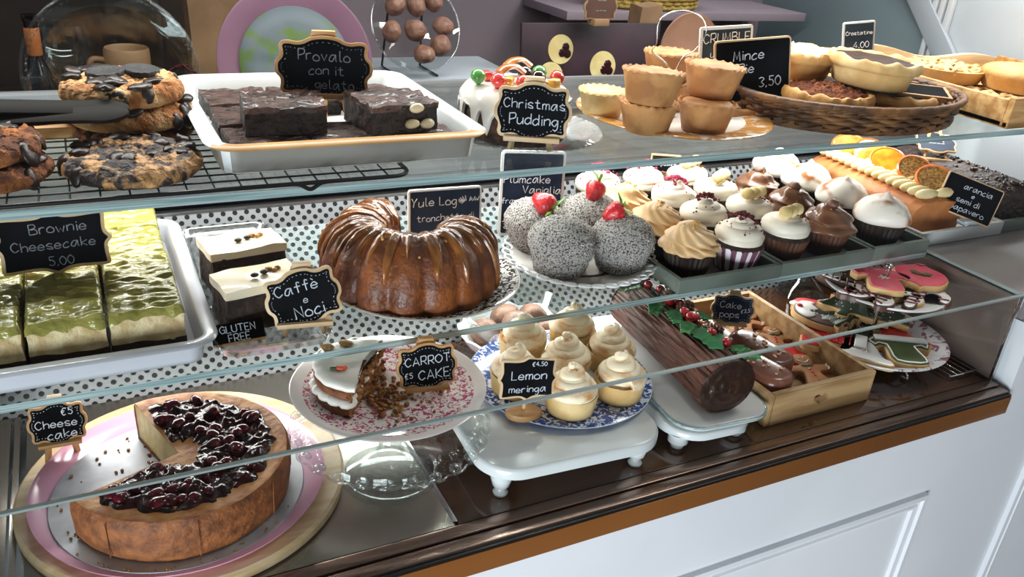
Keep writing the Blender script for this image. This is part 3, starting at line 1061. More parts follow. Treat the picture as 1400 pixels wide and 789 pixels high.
rb = random.Random(3)
bm = B()
blob(bm, (0, 0, 0), 0.0065, 2, 0.002, 300, 2)
berry0 = obj('berry', bm, 'berry', jam, 80)
n = 0
for k in range(46):
    a = A0 + 0.12 + (A1 - A0 - 0.24) * rb.random()
    r = rb.uniform(0.032, 0.087)
    o = berry0 if k == 0 else berry0.copy()
    if k:
        C.objects.link(o)
    o.location = (r * cos(a), r * sin(a), CH + 0.002)
    sc = rb.uniform(0.7, 1.25)
    o.scale = (sc * rb.uniform(0.8, 1.3), sc, sc * 0.75)
    o.rotation_euler = (0, 0, rb.uniform(0, 6))
bm = B()
rb = random.Random(5)
for k in range(46):
    a = A1 + (A0 + 2 * pi - A1) * rb.random()
    r = rb.uniform(0.03, 0.112)
    s_ = rb.uniform(0.0008, 0.0022)
    blob(bm, (0.041 + r * cos(a), 0.736 + r * sin(a), 0.0246 + s_ * 0.6), (s_, s_ * 1.2, s_ * .7), 1, s_ * .4, 400, k)
for k in range(22):
    a = rb.uniform(radians(190), radians(330))
    r = rb.uniform(0.109, 0.1165)
    s_ = rb.uniform(0.0006, 0.0014)
    blob(bm, (0.041 + r * cos(a), 0.736 + r * sin(a), 0.0246 + s_ * 0.6), s_, 1)
o = obj('cake_crumbs', bm, 'crumb'); o['kind'] = 'stuff'; tag(o, 'loose cheesecake crumbs scattered on the silver card', 'crumbs')

sign('price_sign', 'small black scalloped sign reading Cheese cake on the round wooden board', (-0.064, 0.842, 0.0142), -2, 0.056, 0.047, 0.045,
     [('€5', 0.010, 0.008, 0.0075), ('Cheese', -0.001, -0.004, 0.0085), ('cake', 0.003, -0.016, 0.009)], frame='sign_wood', dots=True, chalk='chalk_bright', tilt=14)

# ------------------------------------------------------------------ deck: glass stand + carrot cake
t = thing('cake_stand', 'clear pressed glass cake stand with scalloped rim under carrot cake plate', 'cake stand', (0.254, 0.716, 0.0))
bm = B(); lathe(bm, [(0, 0.006), (0.030, 0.003), (0.048, 0.0001), (0.052, 0.002), (0.053, 0.005), (0.046, 0.009), (0.03, 0.014), (0.018, 0.018), (0.012, 0.024)], 64); obj('foot', bm, 'thick_glass', t, 60)
bm = B(); lathe(bm, [(0.012, 0.024), (0.016, 0.030), (0.011, 0.035), (0.014, 0.044), (0.012, 0.052), (0.018, 0.063), (0.022, 0.0698)], 10); obj('stem', bm, 'thick_glass', t, 10)


def scal(n, ar, az, r0):
    def f(a, i, r, z):
        k = max(0, (r - r0) / 0.03)
        k = min(1, k)
        return r * (1 + ar * k * abs(cos(a * n / 2))), z + az * k * cos(a * n)
    return f


bm = B(); lathe(bm, [(0, 0.070), (0.06, 0.0705), (0.085, 0.072), (0.092, 0.071), (0.096, 0.066), (0.0980, 0.062), (0.1000, 0.062), (0.0990, 0.068), (0.096, 0.0755), (0.088, 0.0768), (0.05, 0.0755), (0, 0.0755)], 192, scal(26, 0.035, 0.003, 0.082))
obj('plate', bm, 'stand_glass', t, 70)
bm = B()
for k in range(26):
    a = 2 * pi * k / 26
    blob(bm, (0.1010 * cos(a), 0.1010 * sin(a), 0.0635), (0.0065, 0.0065, 0.0045), 2)
obj('beaded_edge', bm, 'pressed', t, 80)
bm = B(); tube(bm, [((0.1050 + 0.0032 * abs(cos(2 * pi * k / 260 * 13))) * cos(2 * pi * k / 260), (0.1050 + 0.0032 * abs(cos(2 * pi * k / 260 * 13))) * sin(2 * pi * k / 260), 0.0625) for k in range(260)], 0.0014, 6, closed=True); obj('rim_line', bm, 'pressed', t, 80)

PZ = 0.0772
t = thing('china_plate', 'white china plate with red floral transfer rim on the glass cake stand', 'plate', (0.264, 0.750, PZ))


def plate_prof(R, h=0.012, th=0.0035, foot=0.55):
    return [(0, 0.002), (R * foot * 0.9, 0.002), (R * foot, 0), (R * foot * 1.05, 0.002), (R * 0.8, 0.005), (R * 0.99, h - 0.0015), (R, h), (R * 0.985, h + 0.0012), (R * 0.8, 0.005 + th),
            (R * 0.66, 0.002 + th), (0, 0.002 + th)]


bm = B(); lathe(bm, plate_prof(0.107, 0.015), 80); obj('dish', bm, 'pink_china', t, 60)
# carrot cake: half of a two layer round cake, cut side towards +X
cz = PZ + 0.0056
t = thing('carrot_cake', 'cut two-layer carrot cake with white cream frosting on the red-patterned plate', 'cake', (0.236, 0.757, cz), radians(-38))
t.scale = (1, 1, 0.80)
RA, RB_ = radians(92), radians(276)


def layer(name, z0, z1, R, mat, seed):
    bm = B()

    def f(a, i, r, z):
        return r * (1 + 0.03 * nz3((cos(a) * 2, sin(a) * 2, z * 60), 1.5, seed)), z
    rows = lathe(bm, [(0, z1), (R * .9, z1), (R, z1 - .003), (R * 1.01, (z0 + z1) / 2), (R * .97, z0 + .001), (R * .9, z0), (0, z0)], 48, f, a0=RA, a1=RB_)
    return obj(name, bm, mat, t, 50)


layer('sponge', 0.0, 0.016, 0.052, 'sponge_crust', 1)
layer('sponge', 0.026, 0.040, 0.052, 'sponge_crust', 2)
# rough cut face
bm = B()
nx, nzz = 40, 20
g = []
for i in range(nx + 1):
    u = -1 + 2 * i / nx
    row = []
    for j in range(nzz + 1):
        z = 0.041 * j / nzz
        yy = u * 0.0535
        p = (0.0, yy, z)
        d = 0.002 + 0.007 * (0.5 + nz3(p, 110, 3)) + 0.004 * nz3(p, 260, 8) - (0.004 if 0.016 < z < 0.026 else 0)
        row.append(bm.verts.new((d * cos(pi * 0.0) + 0.0, yy, z)))
    g.append(row)
for i in range(nx):
    for j in range(nzz):
        bm.faces.new((g[i][j], g[i][j + 1], g[i + 1][j + 1], g[i + 1][j]))
obj('cut_face', bm, 'carrot_sponge', t, 80)
bm = B()
for k in range(12):
    a = RA + (RB_ - RA) * (k + 0.3) / 11.6
    blob(bm, (0.047 * cos(a), 0.047 * sin(a), 0.0205), (0.0105, 0.0105, 0.0068), 2, 0.001, 80, k)
for k in range(5):
    blob(bm, (-0.004, -0.036 + 0.018 * k, 0.021), (0.011, 0.011, 0.0052), 2, 0.0015, 90, k)
obj('cream_filling', bm, 'cream', t, 80)
bm = B()


def ftop(a, i, r, z):
    return r * (1 + 0.05 * nz3((cos(a) * 2, sin(a) * 2, 0), 2.2, 6)), z + 0.0022 * nz3((r * cos(a), r * sin(a), 0), 60, 3) * (1 if z > 0.043 else 0)


lathe(bm, [(0, 0.0505), (0.015, 0.0505), (0.03, 0.0505), (0.044, 0.050), (0.0515, 0.048), (0.0535, 0.0445), (0.052, 0.0405), (0, 0.0398)], 60, ftop, a0=RA - 0.1, a1=RB_ + 0.1)
for k in range(9):
    a = RA + (RB_ - RA) * (k + 0.4) / 8.8
    if k < 5:
        blob(bm, (0.0535 * cos(a), 0.0535 * sin(a), 0.038 + 0.003 * sin(k * 2.1)), (0.008, 0.008, 0.007), 2, 0.002, 90, k)
obj('frosting', bm, 'cream', t, 80)
for k, (x, y) in enumerate(((-0.030, 0.026), (-0.046, 0.012))):
    bm = B(); blob(bm, (x, y, 0.052), (0.008, 0.006, 0.004), 2, 0.003, 300, k); obj('walnut', bm, 'walnut', t, 80)
bm = B(); blob(bm, (-0.016, -0.026, 0.0535), (0.0055, 0.0035, 0.003), 2, 0.001, 200); blob(bm, (-0.011, -0.023, 0.0535), (0.003, 0.003, 0.0028), 2); obj('sugar_carrot', bm, 'orange_sugar', t, 80)
bm = B(); blob(bm, (-0.022, -0.029, 0.0535), (0.004, 0.002, 0.002), 2, 0.001, 300); obj('carrot_leaf', bm, 'green_sugar', t, 80)
bm = B()
rb = random.Random(11)
for k in range(210):
    x = abs(rb.gauss(0.012, 0.035)) ** 1.0
    y = rb.gauss(-0.012, 0.022)
    s_ = rb.uniform(0.0008, 0.0036) * (1.15 if x < 0.05 else 0.8)
    px, py = 0.235 + x * 0.9, 0.752 + y
    if math.hypot(px - 0.264, py - 0.75) > 0.068:
        continue
    blob(bm, (px, py, cz + s_ * .6), (s_, s_ * 1.1, s_ * .75), 1, s_ * .5, 500, k)
o = obj('carrot_crumbs', bm, 'carrot_sponge', None, 80); o['kind'] = 'stuff'; tag(o, 'brown carrot cake crumbs beside the cut cake on the red-patterned plate', 'crumbs')
sign('price_sign', 'black scalloped sign reading CARROT CAKE on the red-patterned plate', (0.301, 0.735, cz), -10, 0.068, 0.054, 0.0335,
     [('CARROT', 0.001, 0.003, 0.0095, 0.02), ('CAKE', 0.007, -0.014, 0.0105, 0.02), ('€5', -0.021, -0.011, 0.006)], frame='sign_wood', tilt=12, dots=True, roll=-3)

# ------------------------------------------------------------------ deck: white footed boards


def footed(label, outline, z0, th, legs, legh, loc, rz=0):
    t = thing('footed_board', label, 'serving stand', loc, rz, 'white footed serving boards')
    bm = B(); prism(bm, outline, z0, z0 + th, 0.004)
    obj('board', bm, 'stand_white', t, 50)
    for lx, ly in legs:
        bm = B()
        lathe(bm, [(0, 0), (0.0075, 0), (0.0085, 0.003), (0.0065, 0.006), (0.0055, 0.009), (0.0095, 0.013), (0.0125, z0 - 0.012), (0.0125, z0 - 0.005), (0.014, z0 + 0.001)], 20, mtx=T(lx, ly, 0))
        obj('leg', bm, 'stand_white', t, 50)
    return t


FB, FB2 = 0.036, 0.0205
footed('white footed board under the blue plate of lemon tarts', rrect(0.225, 0.225, 0.045, 10), FB, 0.013, ((-0.085, -0.085), (0.085, -0.085), (-0.085, 0.085), (0.085, 0.085)), FB, (0.442, 0.718, 0), radians(-3))
footed('white footed board under the plate with the chocolate log', rrect(0.125, 0.28, 0.045, 10), FB2, 0.010, ((-0.043, -0.115), (0.043, -0.115), (-0.043, 0.115), (0.043, 0.115)), FB2, (0.640, 0.752, 0), radians(-3))

BZ = FB + 0.0132
t = thing('china_plate', 'blue and white patterned plate under the lemon meringue tarts', 'plate', (0.486, 0.752, BZ))
bm = B(); lathe(bm, [(0, 0.002), (0.06, 0.002), (0.064, 0), (0.068, 0.002), (0.112, 0.006), (0.113, 0.0068), (0.112, 0.0078), (0.085, 0.0052), (0.07, 0.005), (0, 0.005)], 88); obj('dish', bm, 'blue_plate', t, 60)
TZ = BZ + 0.0056


def make_tart(label, loc, seed):
    t = thing('lemon_tart', label, 'tart', loc, seed * 1.3, 'lemon meringue tarts on the blue plate')
    bm = B()
    lathe(bm, [(0, 0), (0.0255, 0), (0.0275, 0.002), (0.0308, 0.0245), (0.030, 0.0265), (0.0285, 0.0255), (0.027, 0.0215), (0, 0.0215)], 40,
          lambda a, i, r, z: (r * (1 + 0.012 * nz3((cos(a), sin(a), z * 30), 2, seed)), z + (0.001 * nz3((cos(a) * 3, sin(a) * 3, 0), 1.5, seed) if z > 0.015 else 0)))
    obj('pastry_case', bm, 'pale_pastry', t, 50)
    bm = B()
    n = 130
    pts, rs = [], []
    for i in range(n):
        u = i / (n - 1)
        a = u * 2 * pi * 3.3 + seed
        R = 0.0232 * (1 - u) ** 0.8 * (1 + .03 * sin(a * 2))
        pts.append((R * cos(a), R * sin(a), 0.027 + 0.026 * u + 0.010 * u ** 3))
        rs.append(0.0098 * (1 - 0.62 * u) if u < 0.93 else 0.0098 * 0.42 * (1 - (u - 0.93) / 0.075))
    tube(bm, pts, 0.01, 12, rs=rs)
    lathe(bm, [(0, 0.02), (0.024, 0.022), (0.024, 0.034), (0.014, 0.048), (0.0, 0.054)], 24)
    obj('meringue', bm, 'meringue_tart', t, 80)
    return t


tl = [('lemon meringue tart standing nearest the pane at the middle of the blue plate', 0.460, 0.684), ('lemon meringue tart on the blue plate beside the chocolate log plate', 0.530, 0.690),
      ('lemon meringue tart directly behind the Lemon meringa sign near the plate edge', 0.418, 0.743), ('lemon meringue tart at the centre of the ring of tarts', 0.490, 0.750),
      ('lemon meringue tart next to the chocolate log, second from the pane', 0.556, 0.752), ('lemon meringue tart at the back of the blue plate, tallest swirl', 0.537, 0.815),
      ('lemon meringue tart at the back of the blue plate, above the sign', 0.462, 0.812)]
for i, (lb, x, y) in enumerate(tl):
    make_tart(lb, (x, y, TZ), i + 1)
sign('price_sign', 'black bracket-shaped sign reading Lemon meringa on a peg with oval foot', (0.403, 0.690, BZ + 0.0062), -14, 0.068, 0.055, 0.051,
     [('Lemon', 0.001, 0.000, 0.0105, 0.0), ('meringa', 0.0, -0.016, 0.0085, 0.0), ('€4,50', 0.012, 0.016, 0.005)], style='brack', frame='beige_frame', base='foot', tilt=4)

# truffle bowl
t = thing('glass_bowl', 'glass bowl on a white dish holding chocolate truffles behind the tarts', 'bowl', (0.497, 0.892, 0.0))
bm = B(); lathe(bm, [(0, 0), (0.04, 0), (0.045, 0.004), (0.072, 0.034), (0.078, 0.046), (0.075, 0.047), (0.066, 0.036), (0.04, 0.008), (0, 0.006)], 64, scal(9, 0.06, 0.004, 0.05)); obj('dish', bm, 'porcelain', t, 60)
bm = B(); lathe(bm, [(0.058, 0.042), (0.068, 0.056), (0.076, 0.075), (0.074, 0.076), (0.065, 0.057), (0.056, 0.043)], 64); obj('bowl_rim', bm, 'pressed', t, 60)
bm = B(); blob(bm, (0, 0, 0), (0.021, 0.021, 0.018), 3, 0.003, 60, 4)
tr0 = obj('truffle', bm, 'truffle', None, 80)
trs = [(-0.035, -0.032, .040), (0.004, -0.042, .040), (0.036, -0.020, .040), (-0.044, 0.010, .042), (-0.002, 0.0, .052), (0.036, 0.022, .046), (0.0, 0.040, .046)]
words = ['chocolate truffle lowest at the near edge of the glass bowl, under the bundt plate', 'chocolate truffle in the glass bowl just above the tallest tart', 'chocolate truffle in the bowl beside the white log plate',
         'chocolate truffle in the bowl on the side towards the carrot cake', 'chocolate truffle on top at the centre of the glass bowl', 'chocolate truffle in the bowl, back edge, under the plumcake plate', 'chocolate truffle hidden furthest back in the glass bowl']
for k, (x, y, z) in enumerate(trs):
    o = tr0 if k == 0 else tr0.copy()
    if k:
        C.objects.link(o)
    o.location = (0.497 + x, 0.892 + y, z)
    o.rotation_euler = (k, k * 2, k * 3)
    tag(o, words[k].replace('furthest back', 'at the rear'), 'truffle', 'truffles in the glass bowl')

# pink cake card under carrot area
t = thing('pink_tray', 'pink and white round tray lying on the deck behind the carrot cake', 'tray', (0.352, 0.885, 0.0))
bm = B(); lathe(bm, [(0, 0), (0.055, 0), (0.060, 0.004), (0.061, 0.008), (0.056, 0.007), (0, 0.005)], 60); obj('dish', bm, 'pink_plate', t, 60)
bm = B(); lathe(bm, [(0, 0.0052), (0.035, 0.0052), (0.035, 0.0062), (0, 0.0062)], 40); obj('paper_round', bm, 'doily', t)

# ------------------------------------------------------------------ deck: yule log
LZ = FB2 + 0.0102
t = thing('serving_plate', 'white rectangular glass-edged plate under the chocolate log', 'plate', (0.658, 0.758, LZ), radians(-4))
bm = B(); prism(bm, rrect(0.135, 0.285, 0.035, 8), 0, 0.006, 0.002); obj('dish', bm, 'porcelain', t, 50)
bm = B(); P = [(x, y, 0.004) for x, y in rrect(0.137, 0.287, 0.035, 8)]; tube(bm, P, 0.0018, 6, closed=True); obj('glass_rim', bm, 'edge', t, 80)
LGX, LGY, LGZ = 0.660, 0.752, LZ + 0.0062
t = thing('yule_log', 'chocolate yule log cake with bark ridges, holly and red berries', 'cake', (LGX, LGY, LGZ), radians(-5))
bm = B()
NA, NL = 150, 60
LEN, LR = 0.232, 0.0362
rows = []
for j in range(NL + 1):
    y = -LEN / 2 + LEN * j / NL
    row = []
    for i in range(NA):
        a = 2 * pi * i / NA
        ridge = nz3((cos(a) * 9, y * 7, sin(a) * 9), 1.0, 4)
        ridge2 = nz3((cos(a) * 22, y * 14, sin(a) * 22), 1.0, 8)
        ridge3 = nz3((cos(a) * 40, y * 18, sin(a) * 40), 1.0, 3)
        r = LR * (0.97 + 0.08 * ridge + 0.085 * ridge2 + 0.06 * ridge3)
        z = LR + r * sin(a) * 0.98
        row.append(bm.verts.new((r * cos(a) * 1.06, y + 0.002 * nz3((cos(a) * 4, 0, sin(a) * 4), 1, 2), max(z, 0.001))))
    rows.append(row)
for j in range(NL):
    for i in range(NA):
        bm.faces.new((rows[j][i], rows[j][(i + 1) % NA], rows[j + 1][(i + 1) % NA], rows[j + 1][i]))
body = obj('log', bm, 'ganache', t, 70)
for yy in (-LEN / 2, LEN / 2):
    bm = B()
    g = []
    for i in range(13):
        u = i / 12
        row = []
        for k in range(64):
            a = 2 * pi * k / 64
            r = LR * u * 1.01
            sp = 0.0010 * sin(a + u * 20) + 0.0012 * nz3((u * cos(a), u * sin(a), yy), 6, 3)
            sgn = -1 if yy < 0 else 1
            row.append(bm.verts.new((r * cos(a) * 1.06, yy + sgn * (0.004 * (1 - u ** 4) + sp * (u < 0.95)), max(LR + r * sin(a) * .98, 0.001))))
        g.append(row)
    for i in range(12):
        for k in range(64):
            bm.faces.new((g[i][k], g[i][(k + 1) % 64], g[i + 1][(k + 1) % 64], g[i + 1][k]))
    obj('log_end', bm, 'ganache_end', t, 80)


def log_pt(u, y, lift=0.0):
    a = radians(u + 20)
    r = LR + lift
    return Vector((r * cos(a) * 1.06, y, LR + r * sin(a)))


for k, (u, y) in enumerate(((72, 0.085), (58, 0.07), (66, 0.035), (50, 0.028), (64, 0.002), (52, -0.010), (58, -0.055), (50, -0.078), (62, -0.012))):
    bm = B(); p = log_pt(u, y, 0.005); blob(bm, p, 0.0066 if k != 8 else 0.0072, 2); obj('holly_berry', bm, 'red_berry', t, 80)


def frond(bm, p, ang, ln, n=13, w=0.011):
    d = Vector((cos(ang), sin(ang), 0))
    sd = Vector((-d.y, d.x, 0))
    tube(bm, [p, p + d * ln], 0.0012, 5)
    for i in range(n):
        b = p + d * ln * (i + 0.5) / n
        ww = w * (1 - 0.5 * i / n)
        for s_ in (-1, 1):
            tube(bm, [b, b + d * ww * 0.7 + sd * s_ * ww + Vector((0, 0, 0.001 * (i % 3)))], 0.0015, 4)


for k, (u, y, an, ln) in enumerate(((82, 0.095, 200, 0.03), (86, 0.045, 235, 0.034), (78, 0.015, 250, 0.03), (66, 0.06, 330, 0.026), (45, 0.01, 300, 0.024), (72, -0.02, 230, 0.026), (40, -0.08, 300, 0.03), (48, -0.100, 330, 0.022))):
    bm = B(); frond(bm, log_pt(u, y, 0.003), radians(an), ln * 1.15); obj('pine_sprig', bm, 'pine', t, 80)
for k, (u, y, an) in enumerate(((58, 0.048, 40), (50, 0.015, 20), (46, -0.045, 330), (70, 0.105, 80))):
    bm = B()
    mt_ = T(*log_pt(u, y, 0.004)) @ RZ(radians(an)) @ RY(radians(80))
    for lv in range(7):
        for q in range(7):
            a = q * 2 * pi / 7 + lv * 0.45
            rr = 0.0085 * sin(pi * (lv + 1.2) / 8.4)
            blob(bm, (rr * cos(a), rr * sin(a), -0.013 + lv * 0.0042), (0.0032, 0.0032, 0.0018), 1, mtx=mt_)
    blob(bm, (0, 0, 0), (0.006, 0.006, 0.014), 2, mtx=mt_)
    obj('sugar_cone', bm, 'cone', t, 80)


def holly_leaf(bm, mtx, L=0.03, Wd=0.011):
    out = []
    n = 5
    for s_ in (1, -1):
        seq = range(n + 1) if s_ == 1 else range(n, -1, -1)
        for i in seq:
            u = i / n
            if s_ == -1 and i in (0, n):
                continue
            wv = Wd * sin(pi * (0.12 + 0.8 * u)) * (1.0 if i % 2 else 0.62)
            if i in (0, n):
                wv = 0
            out.append((L * (u - .5), s_ * wv))
    P = spline([Vector((x, y, 0)) for x, y in out], 3, closed=True)
    prism(bm, [(p.x, p.y) for p in P], 0, 0.0016, 0, mtx)


for k, (u, y, an) in enumerate(((76, -0.055, 240), (74, -0.078, 285), (62, -0.068, 200))):
    bm = B(); holly_leaf(bm, T(*log_pt(u, y, 0.0035)) @ RZ(radians(an)) @ RX(radians(12)), 0.032, 0.012); obj('holly_leaf', bm, 'holly', t, 60)
bm = B()
for s_ in (-1, 1):
    blob(bm, log_pt(60, 0.108, 0.004) + Vector((s_ * 0.012, 0.004, 0.004)), (0.013, 0.007, 0.006), 2, 0.003, 120, s_)
obj('red_bow', bm, 'red_paper', t, 80)

# ------------------------------------------------------------------ deck: wooden crate
CX0, CX1, CY0, CY1, CHT = 0.722, 0.908, 0.632, 0.888, 0.046
t = thing('wooden_crate', 'pale wooden crate with a heart cut-out in its front holding cake pops', 'crate', ((CX0 + CX1) / 2, (CY0 + CY1) / 2, 0))
w, d = CX1 - CX0, CY1 - CY0
bm = B(); box(bm, (0, 0, 0.004), (w - 0.012, d - 0.012, 0.006)); obj('base', bm, 'crate_wood', t)
for s_ in (-1, 1):
    bm = B(); box(bm, (s_ * (w / 2 - 0.004), 0, CHT / 2), (0.008, d, CHT), 0.0012); obj('side_board', bm, 'crate_wood', t)
bm = B(); box(bm, (0, d / 2 - 0.004, CHT / 2), (w - 0.016, 0.008, CHT), 0.0012); obj('back_board', bm, 'crate_wood', t)
# front board with a real heart hole
heart = []
for k in range(28):
    a = 2 * pi * k / 28
    hx = 16 * sin(a) ** 3
    hy = 13 * cos(a) - 5 * cos(2 * a) - 2 * cos(3 * a) - cos(4 * a)
    heart.append((hx / 16 * 0.0150, hy / 16 * 0.0105))
bm = B()
fw = w - 0.016
corn = {0: (fw / 2, CHT / 2), 1: (-fw / 2, CHT / 2), 2: (-fw / 2, -CHT / 2), 3: (fw / 2, -CHT / 2)}
inn, outr = [], []
for hx, hz in heart:
    a = math.atan2(hz, hx)
    ca, sa = cos(a), sin(a)
    k = min((fw / 2) / abs(ca) if abs(ca) > 1e-6 else 9, (CHT / 2) / abs(sa) if abs(sa) > 1e-6 else 9)
    inn.append((hx, hz)); outr.append((ca * k, sa * k))
for ysf in (-d / 2, -d / 2 + 0.008):
    vi = [bm.verts.new((x, ysf, z + CHT / 2)) for x, z in inn]
    vo = [bm.verts.new((x, ysf, z + CHT / 2)) for x, z in outr]
    n = len(vi)
    for i in range(n):
        bm.faces.new((vi[i], vi[(i + 1) % n], vo[(i + 1) % n], vo[i]))
        a, b = outr[i], outr[(i + 1) % n]
        if abs(abs(a[0]) - abs(b[0])) > 1e-6 and abs(abs(a[1]) - abs(b[1])) > 1e-6:
            cxx = fw / 2 * (1 if a[0] + b[0] > 0 else -1)
            czz = CHT / 2 * (1 if a[1] + b[1] > 0 else -1)
            bm.faces.new((vo[i], vo[(i + 1) % n], bm.verts.new((cxx, ysf, czz + CHT / 2))))
    if ysf == -d / 2:
        keep = vi
    else:
        for i in range(n):
            bm.faces.new((keep[i], keep[(i + 1) % n], vi[(i + 1) % n], vi[i]))
box(bm, (0, -d / 2 + 0.004, CHT - 0.0002), (fw, 0.008, 0.0006))
obj('front_board', bm, 'crate_wood', t, 30)

CZ = 0.0072


def make_pop(label, loc, rz, pitch=0, seed=1, L=0.088, Wd=0.046):
    t = thing('cake_pop', label, 'cake pop', loc, rz, 'chocolate cake pops in the wooden crate')
    t.rotation_euler = (radians(pitch), 0, rz)
    bm = B()
    out = rrect(Wd, L, Wd * 0.40, 8)
    prism(bm, out, 0.0, 0.019, 0.007)
    obj('chocolate_coat', bm, 'pop_choc', t, 80)
    bm = B(); box(bm, (0, L / 2 + 0.016, 0.009), (0.0095, 0.040, 0.0022), 0.0008); obj('stick', bm, 'stick_wood', t)
    bm = B()
    rb = random.Random(seed)
    for k in range(16):
        x, y = rb.uniform(-0.6, .6) * Wd / 2, rb.uniform(-.7, .7) * L / 2
        prism(bm, [((0.0026 if i % 2 else 0.0013) * cos(i * pi / 5), (0.0026 if i % 2 else 0.0013) * sin(i * pi / 5)) for i in range(10)], 0.0188, 0.0202, 0, T(x, y, 0) @ RZ(rb.uniform(0, 3)))
    o = obj('star_sprinkles', bm, 'star', t, 60)
    o['kind'] = 'stuff'
    return t


make_pop('chocolate cake pop nearest the heart front of the crate, sprinkled with green stars', (0.752, 0.692, CZ + 0.030), radians(12), 0, 3, 0.096, 0.050)
make_pop('chocolate cake pop beside the gingerbread smile, lying second in the crate', (0.803, 0.742, CZ + 0.020), radians(14), 4, 4, 0.096, 0.050)
make_pop('chocolate cake pop behind the log in the crate, half hidden under its stick', (0.772, 0.802, CZ + 0.016), radians(-2), 6, 5, 0.086, 0.048)
make_pop('chocolate cake pop at the back of the crate beside the pine cones', (0.766, 0.850, CZ + 0.020), radians(-2), 0, 6, 0.062, 0.042)


def man_outline(s=1.0):
    pts = [(0, 0.052), (0.013, 0.048), (0.016, 0.038), (0.011, 0.029), (0.012, 0.026), (0.030, 0.026), (0.036, 0.021), (0.033, 0.014), (0.015, 0.011), (0.014, 0.0), (0.022, -0.022), (0.022, -0.032), (0.013, -0.034), (0.006, -0.026), (0, -0.010)]
    pts = pts + [(-x, y) for x, y in pts[-2:0:-1]]
    P = spline([Vector((x * s, y * s, 0)) for x, y in pts], 4, closed=True)
    return [(p.x, p.y) for p in P]


def make_ginger(label, loc, rz, pitch=0, roll=0, s=1.0):
    t = thing('gingerbread_man', label, 'biscuit', loc, rz, 'gingerbread men in the wooden crate')
    t.rotation_euler = (radians(pitch), radians(roll), rz)
    bm = B(); prism(bm, man_outline(s), 0, 0.008, 0.002); obj('biscuit', bm, 'ginger', t, 60)
    z = 0.0082
    bm = B()
    tube(bm, spline([(-0.009 * s, 0.037 * s, z), (-0.005 * s, 0.0325 * s, z), (0, 0.031 * s, z), (0.005 * s, 0.0325 * s, z), (0.009 * s, 0.037 * s, z)], 5), 0.0009, 6)
    for x in (-0.004, 0.004):
        blob(bm, (x * s, 0.042 * s, z), (0.0016, 0.0016, 0.0012), 1)
    for sx in (-1, 1):
        tube(bm, [(sx * (0.029 + (0.002 if k % 2 else -0.001)) * s, (0.013 + 0.004 * k) * s, z) for k in range(4)], 0.0009, 5)
        tube(bm, [(sx * (0.011 + 0.003 * k) * s, (-0.026 + (0.002 if k % 2 else 0)) * s, z) for k in range(4)], 0.0009, 5)
    obj('icing_lines', bm, 'line_icing', t, 80)
    bm = B()
    for k in range(3):
        blob(bm, (0, (0.015 - 0.007 * k) * s, z), (0.0022, 0.0022, 0.0015), 2)
    obj('icing_dots', bm, 'red_icing', t, 80)
    bm = B(); blob(bm, (-0.004 * s, 0.024 * s, z), (0.005, 0.003, 0.0015), 2); blob(bm, (0.004 * s, 0.024 * s, z), (0.005, 0.003, 0.0015), 2); obj('icing_tie', bm, 'green_icing', t, 80)
    return t


make_ginger('gingerbread man with smile and red buttons lying nearest the crate front', (0.856, 0.684, CZ + 0.004), radians(-14), 5, 0, 1.0)
make_ginger('gingerbread man lying in the middle of the crate, white wavy sleeve', (0.872, 0.778, CZ + 0.003), radians(-30), 5, 0, 0.85)
make_ginger('gingerbread man at the back of the crate under the Cake pops sign', (0.862, 0.838, CZ + 0.003), radians(-50), 5, 0, 0.85)
bm = B(); box(bm, (0, 0, 0.001), (0.05, 0.034, 0.001), 0, T(0.862, 0.742, CZ + 0.0098) @ RZ(0.4) @ RX(0.15)); o = obj('red_wrapper', bm, 'red_icing'); tag(o, 'small red wrapper between the gingerbread men in the crate', 'wrapper')
sign('price_sign', 'dark blue scalloped sign with pale edge reading Cake pops above the crate', (0.788, 0.795, CZ + 0.0), -30, 0.062, 0.046, 0.071,
     [('Cake', -0.004, 0.002, 0.0095), ('pops', -0.004, -0.0115, 0.0095), ('€3,5', 0.0175, -0.003, 0.005, 0.2)], frame='beige_frame', board='slate_blue', chalk='chalk_bright', dots=True, tilt=10)

# glass foot seen behind the crate
t = thing('glass_pedestal', 'clear glass pedestal foot standing behind the wooden crate', 'glass stand', (1.062, 0.925, 0.0))
bm = B(); lathe(bm, [(0, 0.012), (0.02, 0.008), (0.038, 0.0), (0.041, 0.002), (0.036, 0.014), (0.022, 0.028), (0.010, 0.036), (0.008, 0.06), (0.009, 0.085), (0.030, 0.092), (0.050, 0.096), (0.05, 0.099), (0, 0.097)], 48); obj('foot', bm, 'pressed', t, 60)

# ------------------------------------------------------------------ deck: two-tier biscuit stand
KX, KY = 1.013, 0.735
t = thing('tiered_stand', 'two-tier china biscuit stand with metal rod at the end of the deck', 'biscuit stand', (KX, KY, 0))
bm = B(); lathe(bm, [(r, z + 0.018) for r, z in plate_prof(0.111, 0.014)], 80); obj('lower_plate', bm, 'floral_china', t, 60)
UPZ = 0.092
bm = B(); lathe(bm, [(r, z + UPZ) for r, z in plate_prof(0.088, 0.012)], 80, mtx=T(0.016, 0.012, 0)); obj('upper_plate', bm, 'porcelain', t, 60)
bm = B(); tube(bm, [(0.006, 0.004, 0.018), (0.006, 0.004, 0.060), (0.008, 0.006, 0.135)], 0.0032, 10); blob(bm, (0.008, 0.006, 0.137), 0.005, 2); obj('rod', bm, 'chrome', t, 60)
bm = B()
for k in range(3):
    a = 0.4 + k * 2 * pi / 3
    tube(bm, spline([(0.035 * cos(a), 0.035 * sin(a), 0.019), (0.075 * cos(a), 0.075 * sin(a), 0.016), (0.088 * cos(a), 0.088 * sin(a), 0.004), (0.078 * cos(a), 0.078 * sin(a), 0.0022)], 5), 0.0022, 8)
